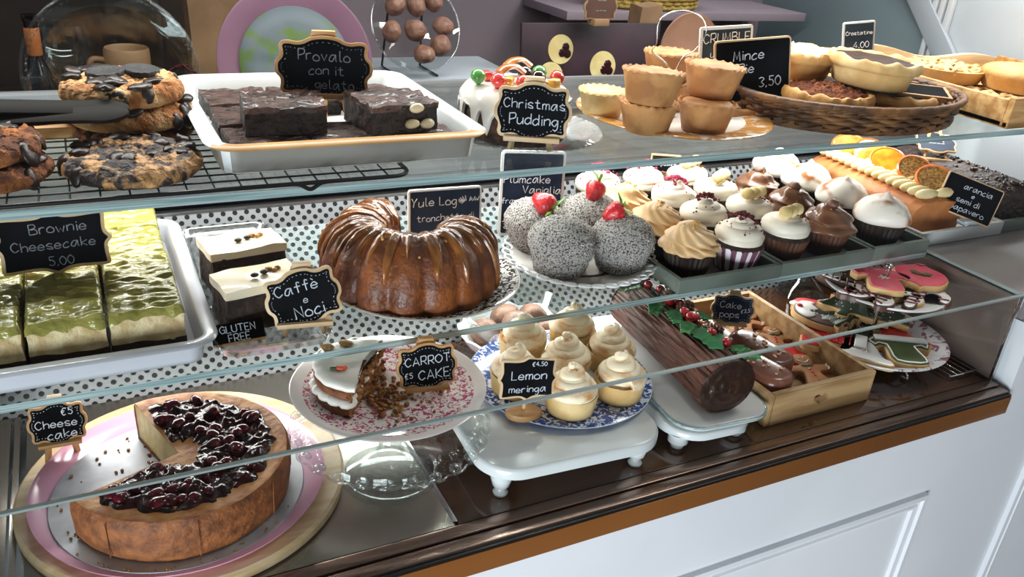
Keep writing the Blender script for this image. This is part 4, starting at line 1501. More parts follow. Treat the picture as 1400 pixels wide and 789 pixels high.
obj('wire_feet', bm, 'chrome', t, 80)
bm = B()
for k in range(5):
    tube(bm, [(1.075 + 0.012 * k, 0.63, 0.004), (1.075 + 0.012 * k, 0.72, 0.004)], 0.0012, 6)
for y in (0.63, 0.72):
    tube(bm, [(1.07, y, 0.004), (1.126, y, 0.004)], 0.0018, 6)
for x, y in ((1.07, .63), (1.126, .63), (1.07, .72), (1.126, .72)):
    tube(bm, [(x, y, 0.0), (x, y, 0.005)], 0.0018, 6)
o = obj('wire_trivet', bm, 'chrome', None, 60); tag(o, 'small chrome wire trivet in the corner beside the tiered stand', 'trivet')


def sm(pts, per=4, s=1.0):
    P = spline([Vector((x * s, y * s, 0)) for x, y in pts], per, closed=True)
    return [(p.x, p.y) for p in P]


SHAPES = {
    'cane': [(-0.006, -0.034), (0.006, -0.034), (0.007, 0.005), (0.012, 0.018), (0.020, 0.014), (0.021, 0.004), (0.031, 0.004), (0.031, 0.022), (0.018, 0.033), (0.002, 0.028), (-0.006, 0.010)],
    'tree': [(0, 0.036), (0.012, 0.020), (0.008, 0.017), (0.020, 0.002), (0.013, 0.0), (0.026, -0.020), (0.006, -0.022), (0.006, -0.031), (-0.006, -0.031), (-0.006, -0.022), (-0.026, -0.020), (-0.013, 0.0), (-0.020, 0.002), (-0.008, 0.017), (-0.012, 0.020)],
    'bauble': [(0, 0.033), (0.006, 0.032), (0.008, 0.026), (0.022, 0.016), (0.027, 0.0), (0.020, -0.018), (0.005, -0.027), (0, -0.033), (-0.005, -0.027), (-0.020, -0.018), (-0.027, 0), (-0.022, 0.016), (-0.008, 0.026), (-0.006, 0.032)],
    'pudding': [(0, 0.031), (0.018, 0.026), (0.029, 0.008), (0.028, -0.012), (0.016, -0.027), (0, -0.030), (-0.016, -0.027), (-0.028, -0.012), (-0.029, 0.008), (-0.018, 0.026)],
    'mitten': [(-0.014, 0.032), (0.014, 0.032), (0.016, 0.014), (0.014, -0.002), (0.028, -0.010), (0.032, -0.022), (0.024, -0.030), (0.0, -0.030), (-0.013, -0.022), (-0.015, 0.0)],
    'hat': [(-0.030, -0.024), (0.030, -0.024), (0.031, -0.012), (0.022, -0.008), (0.012, 0.018), (-0.002, 0.030), (-0.022, 0.026), (-0.026, 0.016), (-0.014, 0.014), (-0.020, -0.008), (-0.031, -0.012)],
    'jumper': [(-0.012, 0.028), (0.012, 0.028), (0.032, 0.016), (0.027, 0.002), (0.017, 0.006), (0.017, -0.026), (-0.017, -0.026), (-0.017, 0.006), (-0.027, 0.002), (-0.032, 0.016)],
}


def make_biscuit(name, label, shape, ice, loc, rz, pitch=0, roll=0, s=1.0, deco=None, base='biscuit', smooth=3):
    s *= 1.26
    t = thing(name, label, 'biscuit', loc, rz, 'iced Christmas biscuits on the tiered stand')
    t.rotation_euler = (radians(pitch), radians(roll), rz)
    out = sm(SHAPES[shape], smooth, s)
    bm = B(); prism(bm, out, 0, 0.009, 0.0015); obj('biscuit', bm, base, t, 60)
    bm = B(); prism(bm, inset(out, 0.0022), 0.0086, 0.0112, 0.001); obj('icing', bm, ice, t, 60)
    z = 0.0115
    bm = B()
    if deco == 'stripes':
        for k in range(6):
            y = (-0.028 + 0.009 * k) * s
            tube(bm, [(-0.006 * s, y - 0.003, z), (0.007 * s, y + 0.003, z)], 0.0016, 6)
        tube(bm, [(0.020 * s, 0.006 * s, z), (0.030 * s, 0.010 * s, z)], 0.0016, 6)
        obj('icing_stripes', bm, 'maroon', t, 80)
    elif deco == 'dots':
        rb = random.Random(2)
        for k in range(22):
            x, y = rb.uniform(-.022, .022) * s, rb.uniform(-.024, .008) * s
            blob(bm, (x, y, z), (0.0017, 0.0017, 0.001), 1)
        obj('icing_dots', bm, 'line_icing', t, 80)
        bm = B(); prism(bm, sm([(-0.024, 0.012), (-0.012, 0.006), (-0.004, 0.013), (0.006, 0.005), (0.016, 0.012), (0.024, 0.010), (0.018, 0.023), (0, 0.028), (-0.018, 0.023)], 3, s), 0.0112, 0.0128, 0.0005); obj('icing_drip', bm, 'white_icing', t, 60)
        bm = B(); blob(bm, (0, 0.024 * s, 0.0135), (0.005, 0.005, 0.003), 2); obj('icing_cherry', bm, 'red_icing', t, 80)
    elif deco == 'tree':
        rb = random.Random(4)
        for k in range(34):
            y = rb.uniform(-0.020, 0.03) * s
            wv = (0.03 * s - y) * 0.36
            x = rb.uniform(-wv, wv)
            blob(bm, (x, y, z), 0.0011, 1)
        o = obj('sprinkles', bm, 'line_icing', t, 80); o['kind'] = 'stuff'
        bm = B()
        for k in range(40):
            y = -0.020 * s + 0.05 * s * k / 40
            wv = (0.034 * s - y) * 0.40
            x = wv * (1 if k % 2 else -1)
            tube(bm, [(x * .55, y + 0.004, z - 0.0005), (x, y - 0.002, z)], 0.0017, 5)
        obj('icing_fringe', bm, 'tree_icing', t, 80)
    elif deco == 'holly':
        bm.free()
        for k, a in enumerate((30, 150)):
            bm = B(); holly_leaf(bm, T(0.008 * (1 if k == 0 else -1), 0.000, z) @ RZ(radians(a)), 0.018, 0.006); obj('icing_leaf', bm, 'green_icing', t, 60)
        bm = B(); tube(bm, spline([(-0.008, 0.028 * s, z), (0, 0.024 * s, z), (0.008, 0.028 * s, z)], 4), 0.001, 5); obj('icing_line', bm, 'maroon', t, 80)
    elif deco == 'cuff':
        box(bm, (0, 0.026 * s, 0.0122), (0.028 * s, 0.012 * s, 0.004), 0.0015); obj('icing_cuff', bm, 'white_icing', t, 60)
        bm = B()
        for k in range(7):
            tube(bm, [(-0.012 * s, (0.016 - 0.006 * k) * s, z), (0.012 * s, (0.016 - 0.006 * k) * s, z)], 0.0008, 5)
        obj('icing_lines', bm, ice, t, 80)
    elif deco == 'brim':
        box(bm, (0, -0.018 * s, 0.0122), (0.058 * s, 0.011 * s, 0.004), 0.0018)
        blob(bm, (-0.024 * s, 0.021 * s, 0.0125), (0.007 * s, 0.007 * s, 0.003), 2)
        obj('icing_brim', bm, 'white_icing', t, 60)
    elif deco == 'flake':
        for k in range(3):
            a = k * pi / 3
            tube(bm, [(-0.008 * cos(a), -0.008 * sin(a), z), (0.008 * cos(a), 0.008 * sin(a), z)], 0.001, 5)
        obj('icing_snowflake', bm, 'line_icing', t, 80)
    elif deco == 'edge':
        P = [(x, y, z) for x, y in inset(out, 0.005)]
        tube(bm, P, 0.0012, 5, closed=True)
        obj('icing_edge', bm, 'white_icing', t, 80)
    else:
        bm.free()
    return t


kl = 0.0255
ku = UPZ + 0.0066
mb = make_biscuit
# lower tier
mb('pudding_biscuit', 'iced pudding biscuit with white dots and a red cherry, lower tier near crate', 'pudding', 'brown_icing', (KX - 0.052, KY + 0.052, kl + 0.010), radians(40), 4, 4, 1.12, 'dots')
mb('mitten_biscuit', 'red iced mitten biscuit with white cuff on the lower tier, touching the crate', 'mitten', 'red_icing', (KX - 0.072, KY + 0.004, kl + 0.0), radians(-140), 0, 0, 1.15, 'cuff')
mb('tree_biscuit', 'dark green iced tree biscuit stacked at the back of the lower tier', 'tree', 'tree_icing', (KX + 0.008, KY + 0.052, kl + 0.024), radians(-62), 6, 0, 1.3, 'tree')
mb('tree_biscuit', 'dark green iced tree biscuit under the upper plate beside the rod', 'tree', 'tree_icing', (KX - 0.018, KY + 0.008, kl + 0.0), radians(-80), 0, 0, 1.15, 'tree')
mb('tree_biscuit', 'dark green iced tree biscuit tilted on the lower tier beneath the red bauble', 'tree', 'tree_icing', (KX + 0.052, KY + 0.020, kl + 0.015), radians(-55), 0, 6, 1.1, 'tree')
mb('hat_biscuit', 'white and red iced hat biscuit on the lower tier beneath the candy canes', 'hat', 'red_icing', (KX + 0.030, KY - 0.018, kl + 0.0), radians(-30), 0, 0, 1.05, 'brim')
mb('jumper_biscuit', 'olive green iced jumper biscuit with white edges at the lower tier front', 'jumper', 'green_icing', (KX + 0.000, KY - 0.060, kl + 0.0), radians(-28), 0, 0, 1.15, 'edge')
mb('hat_biscuit', 'pale iced hat biscuit lying between crate and green jumper biscuit', 'hat', 'white_icing', (KX - 0.058, KY - 0.042, kl + 0.0), radians(-50), 0, 0, 0.95, 'flake')
mb('hat_biscuit', 'red iced hat biscuit at the rear of the lower tier next to the pudding', 'hat', 'red_icing', (KX - 0.030, KY + 0.083, kl + 0.006), radians(20), 0, 0, 0.9, 'brim')
# upper tier
UX, UY = KX + 0.016, KY + 0.012
mb('candy_cane_biscuit', 'striped candy cane biscuit at the upper plate edge towards the crate', 'cane', 'white_icing', (UX - 0.058, UY + 0.016, ku + 0.0), radians(-160), 0, 0, 1.0, 'stripes', 'brown_icing')
mb('candy_cane_biscuit', 'striped candy cane biscuit at the upper plate front, dark edged', 'cane', 'white_icing', (UX + 0.010, UY - 0.050, ku + 0.0), radians(-65), 0, 0, 1.05, 'stripes', 'brown_icing')
mb('candy_cane_biscuit', 'striped candy cane biscuit on pale dough lying near the upper plate front', 'cane', 'white_icing', (UX - 0.026, UY - 0.038, ku + 0.0), radians(-80), 0, 0, 0.9, 'stripes')
mb('pudding_biscuit', 'brown iced pudding biscuit with white dots on the upper plate', 'pudding', 'brown_icing', (UX - 0.034, UY + 0.036, ku + 0.0), radians(30), 0, 0, 1.0, 'dots')
mb('candy_cane_biscuit', 'pale candy cane biscuit leaning behind the metal rod on the upper plate', 'cane', 'white_icing', (UX + 0.018, UY + 0.045, ku + 0.006), radians(-115), 0, 0, 1.1, 'stripes')
mb('jumper_biscuit', 'coral iced jumper biscuit with snowflake stacked on the upper plate', 'jumper', 'pinkred_icing', (UX - 0.018, UY - 0.010, ku + 0.0125), radians(-38), 0, 0, 1.05, 'flake')
mb('bauble_biscuit', 'coral red bauble biscuit with holly leaves overhanging the upper plate', 'bauble', 'pinkred_icing', (UX + 0.050, UY - 0.018, ku + 0.0125), radians(-50), 0, 0, 1.15, 'holly')
mb('mitten_biscuit', 'plain white iced mitten biscuit at the rear of the upper plate', 'mitten', 'white_icing', (UX + 0.048, UY + 0.036, ku + 0.0), radians(-60), 0, 0, 0.95, 'flake')

mb('candy_cane_biscuit', 'striped candy cane biscuit lying along the crate side of the upper plate', 'cane', 'white_icing', (UX - 0.062, UY - 0.022, ku + 0.0), radians(-120), 0, 0, 0.85, 'stripes', 'brown_icing')
mb('tree_biscuit', 'dark green iced tree biscuit standing out at the crate side of the lower tier', 'tree', 'tree_icing', (KX - 0.036, KY + 0.030, kl + 0.013), radians(-100), 3, -4, 0.95, 'tree')

# ------------------------------------------------------------------ middle shelf
MZ = 0.1371


def dish_rect(bm, w, d, r, levels, mtx=None, n=6):
    """ring-built rectangular dish: levels = [(inset, z)] from the underside outwards and back in"""
    rows = []
    for ins, z in levels:
        rr = max(r - ins, 0.002)
        rows.append([bm.verts.new((x, y, z)) for x, y in rrect(w - 2 * ins, d - 2 * ins, rr, n)])
    k = len(rows[0])
    for a, b in zip(rows[:-1], rows[1:]):
        for i in range(k):
            bm.faces.new((a[i], a[(i + 1) % k], b[(i + 1) % k], b[i]))
    bm.faces.new(rows[0][::-1])
    bm.faces.new(rows[-1])
    if mtx is not None:
        for row in rows:
            for v in row:
                v.co = mtx @ v.co


def crinkle_box(bm, w, d, z0, z1, amp=0.002, f=60, seed=0, n=10, top=True, bulge=0.0, wave=None):
    """slab with an uneven cut look; top surface wavy"""
    q = bmesh.ops.create_grid(bm, x_segments=n, y_segments=n, size=0.5)
    vs = q['verts']
    for v in vs:
        v.co = Vector((v.co.x * w, v.co.y * d, z1))
    fs = [f_ for f_ in bm.faces if all(v in set(vs) for v in f_.verts)] if len(bm.faces) < 5000 else list({f_ for v in vs for f_ in v.link_faces})
    m = 4
    cur = fs
    ring = None
    edges = [e for e in {e for f_ in fs for e in f_.edges} if len(e.link_faces) == 1]
    for k in range(m):
        ex = bmesh.ops.extrude_edge_only(bm, edges=edges)
        nv = [g for g in ex['geom'] if isinstance(g, bmesh.types.BMVert)]
        edges = [g for g in ex['geom'] if isinstance(g, bmesh.types.BMEdge) and len(g.link_faces) == 1]
        for v in nv:
            v.co.z = z1 + (z0 - z1) * (k + 1) / m
        vs = vs + nv
    bmesh.ops.edgeloop_fill(bm, edges=edges)
    for v in vs:
        p = v.co
        k = (p.z - z0) / max(z1 - z0, 1e-6)
        dx = amp * nz3(p, f, seed)
        dy = amp * nz3(p, f, seed + 5)
        dz = (amp * 1.2 * nz3(p, f * .8, seed + 9) if k > 0.9 and top else 0)
        if wave and k > 0.9:
            dz += wave(p.x, p.y)
        v.co = Vector((p.x * (1 + bulge * k) + dx, p.y * (1 + bulge * k) + dy, p.z + dz if k > 0.02 else z0))


# white tray with the pistachio brownie cheesecakes
TAX, TAY = -0.075, 0.940
t = thing('serving_tray', 'white plastic tray holding rows of pistachio brownie cheesecake', 'tray', (TAX, TAY, MZ))
bm = B()
dish_rect(bm, 0.34, 0.352, 0.03, [(0.022, 0), (0.016, 0.003), (0.012, 0.025), (0.002, 0.027), (0.0, 0.028), (0.002, 0.0305), (0.012, 0.031), (0.015, 0.028), (0.020, 0.006), (0.026, 0.0035)])
obj('dish', bm, 'tray_plastic', t, 50)


def make_bc(label, loc, rz, seed):
    t = thing('brownie_cheesecake', label, 'cake slice', loc, rz, 'pistachio brownie cheesecakes in the white tray')
    w, d = 0.068, 0.0715
    bm = B(); crinkle_box(bm, w, d, 0, 0.023, 0.0018, 80, seed, 10, wave=lambda x, y: 0.006 * nz3((x, y, 0), 30, seed)); obj('brownie_base', bm, 'bc_base', t, 60)
    bm = B(); crinkle_box(bm, w * .985, d * .985, 0.021, 0.0525, 0.0018, 90, seed + 3, 12); obj('cheesecake_layer', bm, 'bc_mid', t, 60)
    # pistachio cream, thick swirled top with drips over the front
    bm = B()
    n = 34
    g = []
    for i in range(n + 1):
        row = []
        for j in range(n + 1):
            x = (-0.5 + i / n) * w * 1.01
            y = (-0.5 + j / n) * d * 1.03
            e = min(i, n - i, j, n - j)
            z = 0.0560 + 0.0045 * nz3((x * 1.0, y * 2.4, seed), 55, seed) + 0.0032 * abs(sin((y * 150 + 3 * nz3((x, y, 0), 40, seed)))) * 0.9
            if e == 0:
                z = 0.0515 - (0.010 * max(0, nz3((x, 0, 0), 70, seed + 2) + 0.25) if j == 0 else 0)
            elif e == 1:
                z -= 0.0012
            row.append(bm.verts.new((x, y - (0.001 if j == 0 else 0), z)))
        g.append(row)
    for i in range(n):
        for j in range(n):
            bm.faces.new((g[i][j], g[i + 1][j], g[i + 1][j + 1], g[i][j + 1]))
    bnd = [e for e in bm.edges if len(e.link_faces) == 1]
    ex = bmesh.ops.extrude_edge_only(bm, edges=bnd)
    for v in ex['geom']:
        if isinstance(v, bmesh.types.BMVert):
            v.co.x *= 0.95; v.co.y *= 0.95; v.co.z = min(v.co.z, 0.0500)
    obj('pistachio_cream', bm, 'pistachio', t, 70)
    return t


bc = [make_bc('x', (0, 0, 0), 0, s_) for s_ in (2, 6, 11)]
cols = (('against the tray end beside the coffee slices', 0.0315), ('in the middle column', -0.0395), ('in the column with the sign in it', -0.1105), ('in the column cut by the picture edge', -0.1815))
rows_ = (('front', 0.8310), ('second', 0.9045), ('third', 0.9780), ('rear', 1.0515))
k = 0
for ci, (cn, x) in enumerate(cols):
    for ri, (rn, y) in enumerate(rows_):
        if ci == 3 and ri > 1:
            continue
        lb = f'pistachio brownie cheesecake square of the {rn} row, {cn}'
        jx = 0.0008 * sin(k * 2.3)
        if k < 3:
            o = bc[k]; o.location = (x + jx, y, MZ + 0.0036); o['label'] = lb
        else:
            dup(bc[k % 3], (x + jx, y, MZ + 0.0036), radians(1.0 * sin(k * 1.7)) + (pi if k % 2 and ri else 0), lb)
        k += 1
sign('price_sign', 'large black bracket-shaped sign on a stick reading Brownie Cheesecake', (-0.042, 0.902, MZ + 0.064), 0, 0.108, 0.068, 0.034,
     [('Brownie', 0.006, 0.011, 0.0105), ('Cheesecake', 0.0, -0.006, 0.0098), ('5,00', 0.004, -0.024, 0.0095)], style='brack', frame='beige_frame', chalk='chalk_dim', base='stick', stick=0.014, tilt=3, roll=-1)

# small clear tray with coffee walnut slices
TBX, TBY = 0.152, 0.945
t = thing('clear_tray', 'small smoky clear tray under the coffee walnut slices', 'tray', (TBX, TBY, MZ))
bm = B()
dish_rect(bm, 0.122, 0.345, 0.022, [(0.008, 0), (0.005, 0.002), (0.002, 0.010), (0.0, 0.012), (0.002, 0.0135), (0.005, 0.012), (0.009, 0.005), (0.012, 0.003)])
obj('dish', bm, 'clear_plastic', t, 50)


def make_coffee(label, loc, rz, seed):
    t = thing('coffee_slice', label, 'cake slice', loc, rz, 'coffee walnut slices in the clear tray')
    bm = B(); crinkle_box(bm, 0.088, 0.052, 0, 0.043, 0.0022, 90, seed, 12, bulge=-0.02); obj('sponge', bm, 'dark_cake', t, 60)
    bm = B(); crinkle_box(bm, 0.089, 0.054, 0.0425, 0.0525, 0.0016, 50, seed + 4, 12, wave=lambda x, y: 0.002 * nz3((x, y, 0), 40, seed)); obj('icing', bm, 'coffee_icing', t, 70)
    for dx in (-0.006, 0.006):
        bm = B(); blob(bm, (dx, -0.004 + dx * .3, 0.056), (0.0048, 0.0035, 0.0026), 2); obj('coffee_bean', bm, 'bean', t, 80)
    bm = B()
    for q in range(3):
        blob(bm, (0.014 + 0.005 * q, 0.004 - 0.004 * (q % 2), 0.055), (0.0042, 0.003, 0.0025), 1, 0.002, 300, q)
    obj('walnut', bm, 'walnut', t, 80)
    return t


make_coffee('coffee walnut slice with two beans, nearer one behind the gluten free card', (0.149, 0.855, MZ + 0.0032), radians(10), 3)
make_coffee('coffee walnut slice with pale icing, rear one in the clear tray', (0.150, 0.955, MZ + 0.0032), radians(8), 8)
t = thing('gluten_card', 'small black card reading GLUTEN FREE lying before the coffee slices', 'sign', (0.118, 0.804, MZ + 0.0036), radians(4), 'chalkboard price signs')
mt_ = RX(radians(-38))
bm = B(); box(bm, (0, 0, 0.0115), (0.054, 0.0025, 0.023), 0.0004, mt_); obj('board', bm, 'slate', t)
bm = B(); box(bm, (0, -0.0006, 0.0008), (0.054, 0.003, 0.0022), 0.0004, mt_); obj('frame', bm, 'sign_wood', t)
bm = B(); write(bm, [('GLUTEN', 0, 0.0125, 0.0075), ('FREE', 0, 0.003, 0.0075)], -0.0016, 0.0005)
for v in bm.verts:
    v.co = mt_ @ v.co
obj('lettering', bm, 'chalk', t)
sign('price_sign', 'tilted black scalloped sign reading Caffè e Noci on a small easel', (0.186, 0.806, MZ + 0.0040), -8, 0.081, 0.064, 0.043,
     [('Caffè', -0.005, 0.007, 0.0115), ('e', 0.001, -0.006, 0.008), ('Noci', 0.002, -0.021, 0.0125)], frame='beige_frame', roll=-13, tilt=12, dots=True)

# ------------------------------------------------------------------ bundt cake
BX, BY = 0.338, 0.890
t = thing('serving_plate', 'oval-patterned black and white plate under the bundt cake', 'plate', (0.352, 0.889, MZ))
t['label'] = 'round white plate with black patterned rim under the bundt cake'
bm = B(); lathe(bm, plate_prof(0.124, 0.014, 0.003), 88); obj('dish', bm, 'black_china', t, 60)
BZ2 = MZ + 0.0082
t = thing('bundt_cake', 'brown fluted bundt cake with caramel glaze, a quarter cut away', 'cake', (BX, BY, BZ2))
b0, b1 = radians(96), radians(352)
NB = 150
pr = [(0.030, 0.0), (0.026, 0.03), (0.027, 0.055), (0.034, 0.070), (0.048, 0.079), (0.062, 0.081), (0.076, 0.078), (0.089, 0.069), (0.099, 0.054), (0.105, 0.036), (0.108, 0.015), (0.106, 0.002), (0.104, 0.0)]


def fl(a, s_):
    """flute factor for profile position s_ 0..1"""
    return 1 + (0.065 * (abs(cos(a * 8)) ** 0.75 - 0.5)) * min(1, max(0, (s_ - 0.25) * 3))


def bpt(a, s_, lift=0.0):
    x = s_ * (len(pr) - 1)
    i = min(int(x), len(pr) - 2)
    f = x - i
    r = pr[i][0] * (1 - f) + pr[i + 1][0] * f
    z = pr[i][1] * (1 - f) + pr[i + 1][1] * f
    k = fl(a, s_)
    dr, dz = pr[i + 1][0] - pr[i][0], pr[i + 1][1] - pr[i][1]
    l_ = math.hypot(dr, dz) or 1
    nr, nzv = -dz / l_, dr / l_
    zz = z * (1 + 0.03 * (abs(cos(a * 8)) - .5) * (z > 0.05))
    r2 = r * k + nr * lift * 1.0
    return Vector((r2 * cos(a), r2 * sin(a), max(0, zz + nzv * lift)))


bm = B()
ns = 40
g = []
for i in range(NB + 1):
    a = b0 + (b1 - b0) * i / NB
    row = []
    for j in range(ns + 1):
        p = bpt(a, j / ns)
        p += Vector((cos(a), sin(a), 0.5)) * 0.0009 * nz3(p, 90, 3)
        p.z = max(p.z, 0)
        row.append(bm.verts.new(p))
    g.append(row)
for i in range(NB):
    for j in range(ns):
        bm.faces.new((g[i][j], g[i][j + 1], g[i + 1][j + 1], g[i + 1][j]))
    bm.faces.new((g[i][ns], g[i][0], g[i + 1][0], g[i + 1][ns]))
obj('crust', bm, 'bundt', t, 60)
bm = B()
for i, sg in ((0, 1), (NB, -1)):
    a = b0 + (b1 - b0) * i / NB
    ctr = Vector((0.066 * cos(a), 0.066 * sin(a), 0.036))
    off = Vector((sin(a), -cos(a), 0)) * 0.001 * sg
    rings = []
    for q in range(1, 9):
        u = q / 8
        row = []
        for j in range(ns + 1):
            p = ctr.lerp(bpt(a, j / ns), u)
            p += off * (1 + 3.5 * nz3(p, 150, 4) * (u < 1)) * (u < .99)
            row.append(bm.verts.new(p))
        rings.append(row)
    for j in range(ns):
        bm.faces.new((bm.verts.new(ctr), rings[0][j], rings[0][j + 1]))
        for q in range(7):
            bm.faces.new((rings[q][j], rings[q + 1][j], rings[q + 1][j + 1], rings[q][j + 1]))
obj('cut_face', bm, 'bundt_in', t, 80)
bm = B()
g = []
NG = 240
for i in range(NG + 1):
    a = b0 + 0.02 + (b1 - b0 - 0.04) * i / NG
    drip = 0.46 + 0.08 * nz3((a * 2.2, 0, 0), 1, 2) + 0.50 * max(0, nz3((a * 8.5, 3, 0), 1, 6)) ** 0.7 + 0.05 * abs(cos(a * 8))
    drip = min(drip, 0.93)
    s0 = 0.20
    row = []
    m_ = 26
    for j in range(m_ + 1):
        u = j / m_
        s_ = s0 + (drip - s0) * u
        e = min(1, min(u, 1 - u) * 8, min(i, NG - i) / 3)
        th = 0.0026 * e ** 0.5 * (1 + 0.5 * nz3((a * 16, s_ * 4, 0), 1, 8)) + 0.0026 * max(0, nz3((a * 8.5, 3, 0), 1, 6)) ** .6 * e * (0.5 + u)
        row.append(bm.verts.new(bpt(a, s_, th)))
    g.append(row)
for i in range(NG):
    for j in range(m_):
        bm.faces.new((g[i][j], g[i][j + 1], g[i + 1][j + 1], g[i + 1][j]))
obj('caramel_glaze', bm, 'caramel', t, 80)
bm = B()
rb = random.Random(8)
for k in range(60):
    a = rb.uniform(b0 + .05, b1 - .05)
    p = bpt(a, rb.uniform(0.25, 0.6), 0.003)
    blob(bm, p, rb.uniform(0.0008, 0.0018), 1)
o = obj('sugar_nibs', bm, 'nut', t, 80); o['kind'] = 'stuff'


def sprig(bm):
    for k in range(7):
        a = radians(100 + 22 * k)
        tube(bm, [(0.030 + 0.004 * cos(a), -0.0043, 0.014), (0.030 + 0.012 * cos(a), -0.0043, 0.015 + 0.006 * sin(a))], 0.0006, 4)
        tube(bm, [(0.034 + 0.002 * k, -0.0043, 0.013 + 0.001 * (k % 2)), (0.036 + 0.002 * k, -0.0043, 0.019 - 0.002 * (k % 3))], 0.0006, 4)


sign('price_sign', 'blue-black rectangular sign with white frame reading Yule Log behind the bundt', (0.421, 0.985, MZ), -3, 0.104, 0.066, 0.054,
     [('Yule Log', -0.016, 0.010, 0.0115), ('tronchetto di', 0.0, -0.011, 0.0088)], style='rect', frame='white_frame', board='slate_blue', chalk='chalk_bright', base='block', tilt=6, bw=0.003, extra=sprig)
sign('price_sign', 'tall blue-black sign with white frame reading Plumcake Vaniglia fragola e cocco', (0.552, 0.985, MZ), -16, 0.092, 0.122, 0.068,
     [('Plumcake', -0.008, 0.016, 0.0110), ('Vaniglia', 0.014, 0.001, 0.0105), ('fragola e cocco', 0.0, -0.014, 0.0080), ('4,00', 0.020, -0.031, 0.0120)], style='rect', frame='white_frame', board='slate_blue', chalk='chalk_bright', base='block', tilt=6, bw=0.004)

# ------------------------------------------------------------------ plumcakes
PX, PY = 0.577, 0.882
t = thing('lace_plate', 'white plate with lace-like edge and brown line under the coconut plumcakes', 'plate', (PX, PY, MZ))
bm = B(); lathe(bm, plate_prof(0.094, 0.013, 0.003), 96); obj('dish', bm, 'brown_china', t, 60)
bm = B()
for k in range(34):
    a = 2 * pi * k / 34
    c = Vector((0.0975 * cos(a), 0.0975 * sin(a), 0.0145))
    P = []
    for q in range(10):
        b = 2 * pi * q / 10
        P.append(c + Vector((cos(a), sin(a), 0.25)) * 0.0072 * cos(b) + Vector((-sin(a), cos(a), 0)) * 0.0085 * sin(b))
    tube(bm, P, 0.0016, 5, closed=True)
obj('lace_edge', bm, 'lace', t, 80)
QZ = MZ + 0.0070


def make_strawberry(parent, at, r, tip=(0, 0, 1), leaf_up=True, s2=1.35):
    r *= 1.22
    bm = B()
    lathe(bm, [(0, -r * 1.15), (r * .35, -r * 1.0), (r * .75, -r * .35), (r * .98, r * .25), (r * .8, r * .75), (r * .35, r * .95), (0, r * .9)], 24)
    d = Vector(tip).normalized()
    q = d.to_track_quat('Z', 'Y').to_matrix().to_4x4()
    mt_ = T(*at) @ q
    for v in bm.verts:
        v.co = mt_ @ v.co
    o = obj('strawberry', bm, 'strawberry', parent, 80)
    bm = B()
    for k in range(6):
        a = k * pi / 3
        L_ = r * (0.75 + 0.35 * (k % 2)) * s2
        up = r * (0.9 + (0.55 if leaf_up else 0.15))
        tube(bm, [mt_ @ Vector((0, 0, r * .88)), mt_ @ Vector((L_ * .5 * cos(a), L_ * .5 * sin(a), up)), mt_ @ Vector((L_ * cos(a), L_ * sin(a), up + r * .1))], 0.002, 5, rs=[0.0012, 0.0028, 0.0005], flat=0.35)
    obj('leaf', bm, 'berry_leaf', o, 80)
    return o


def make_plum(label, loc, s_, seed):
    t = thing('plumcake', label, 'cake', loc, seed * 0.9, 'coconut plumcakes on the lace-edged plate')
    bm = B()
    lathe(bm, [(0, 0), (0.027, 0), (0.031, 0.003), (0.0365, 0.022), (0.0415, 0.036), (0.0415, 0.045), (0.036, 0.056), (0.026, 0.064), (0.013, 0.069), (0, 0.070)], 60,
          lambda a, i, r, z: (r * s_ * (1 + 0.05 * nz3((cos(a) * 1.5, sin(a) * 1.5, z * 30), 1, seed)), z * s_ + 0.002 * nz3((cos(a) * r * 60, sin(a) * r * 60, 1), 1, seed)))
    bmesh.ops.subdivide_edges(bm, edges=list(bm.edges), cuts=1, use_grid_fill=True)
    for v in bm.verts:
        if v.co.z > 0.002:
            n_ = Vector((v.co.x, v.co.y, v.co.z - 0.03)).normalized()
            v.co += n_ * (0.0012 * nz3(v.co, 420, seed) + 0.0009 * nz3(v.co, 800, seed + 2))
    obj('cake', bm, 'coconut', t, 80)
    bm = B()
    rb = random.Random(seed)
    for k in range(230):
        a = rb.uniform(0, 2 * pi)
        zz = 0.07 * s_ * (1 - rb.random() ** 2.0)
        tt = zz / (0.07 * s_)
        rr = s_ * (0.0415 - 0.012 * max(0, (0.4 - tt)) / .4) if tt < 0.62 else s_ * 0.0415 * math.sqrt(max(0, 1 - ((tt - 0.62) / 0.38) ** 2))
        p = Vector((rr * cos(a), rr * sin(a), max(zz, .003)))
        d_ = Vector((rb.uniform(-1, 1), rb.uniform(-1, 1), rb.uniform(-.6, .6))).normalized() * rb.uniform(0.0015, 0.003)
        tube(bm, [p - d_, p + d_], 0.0004, 3)
    o = obj('coconut_flakes', bm, 'coconut_flake', t, 80)
    o['kind'] = 'stuff'
    return t


p1 = make_plum('coconut plumcake beside the bundt plate, at the front of the lace plate', (0.533, 0.858, QZ), 1.06, 1)
p2 = make_plum('coconut plumcake next to the cupcake tray with a strawberry on its back', (0.618, 0.846, QZ), 1.03, 2)
p3 = make_plum('coconut plumcake highest at the back topped with an upright strawberry', (0.622, 0.933, QZ), 1.03, 3)
p4 = make_plum('coconut plumcake by the Plumcake sign with a leafy strawberry on it', (0.536, 0.942, QZ), 0.98, 4)
for p_, at, r, tip, up in ((p3, Vector((-0.004, -0.008, 0.080)), 0.0125, (0.5, 0.2, 0.9), True), (p2, Vector((-0.012, 0.010, 0.075)), 0.0120, (0.75, -0.1, 0.35), False), (p4, Vector((0.0, -0.022, 0.072)), 0.0135, (0.45, -0.75, -0.35), False)):
    rot = RZ(-p_.rotation_euler.z)
    make_strawberry(p_, rot @ at, r, (rot @ Vector(tip)), up)

# ------------------------------------------------------------------ cupcake trays


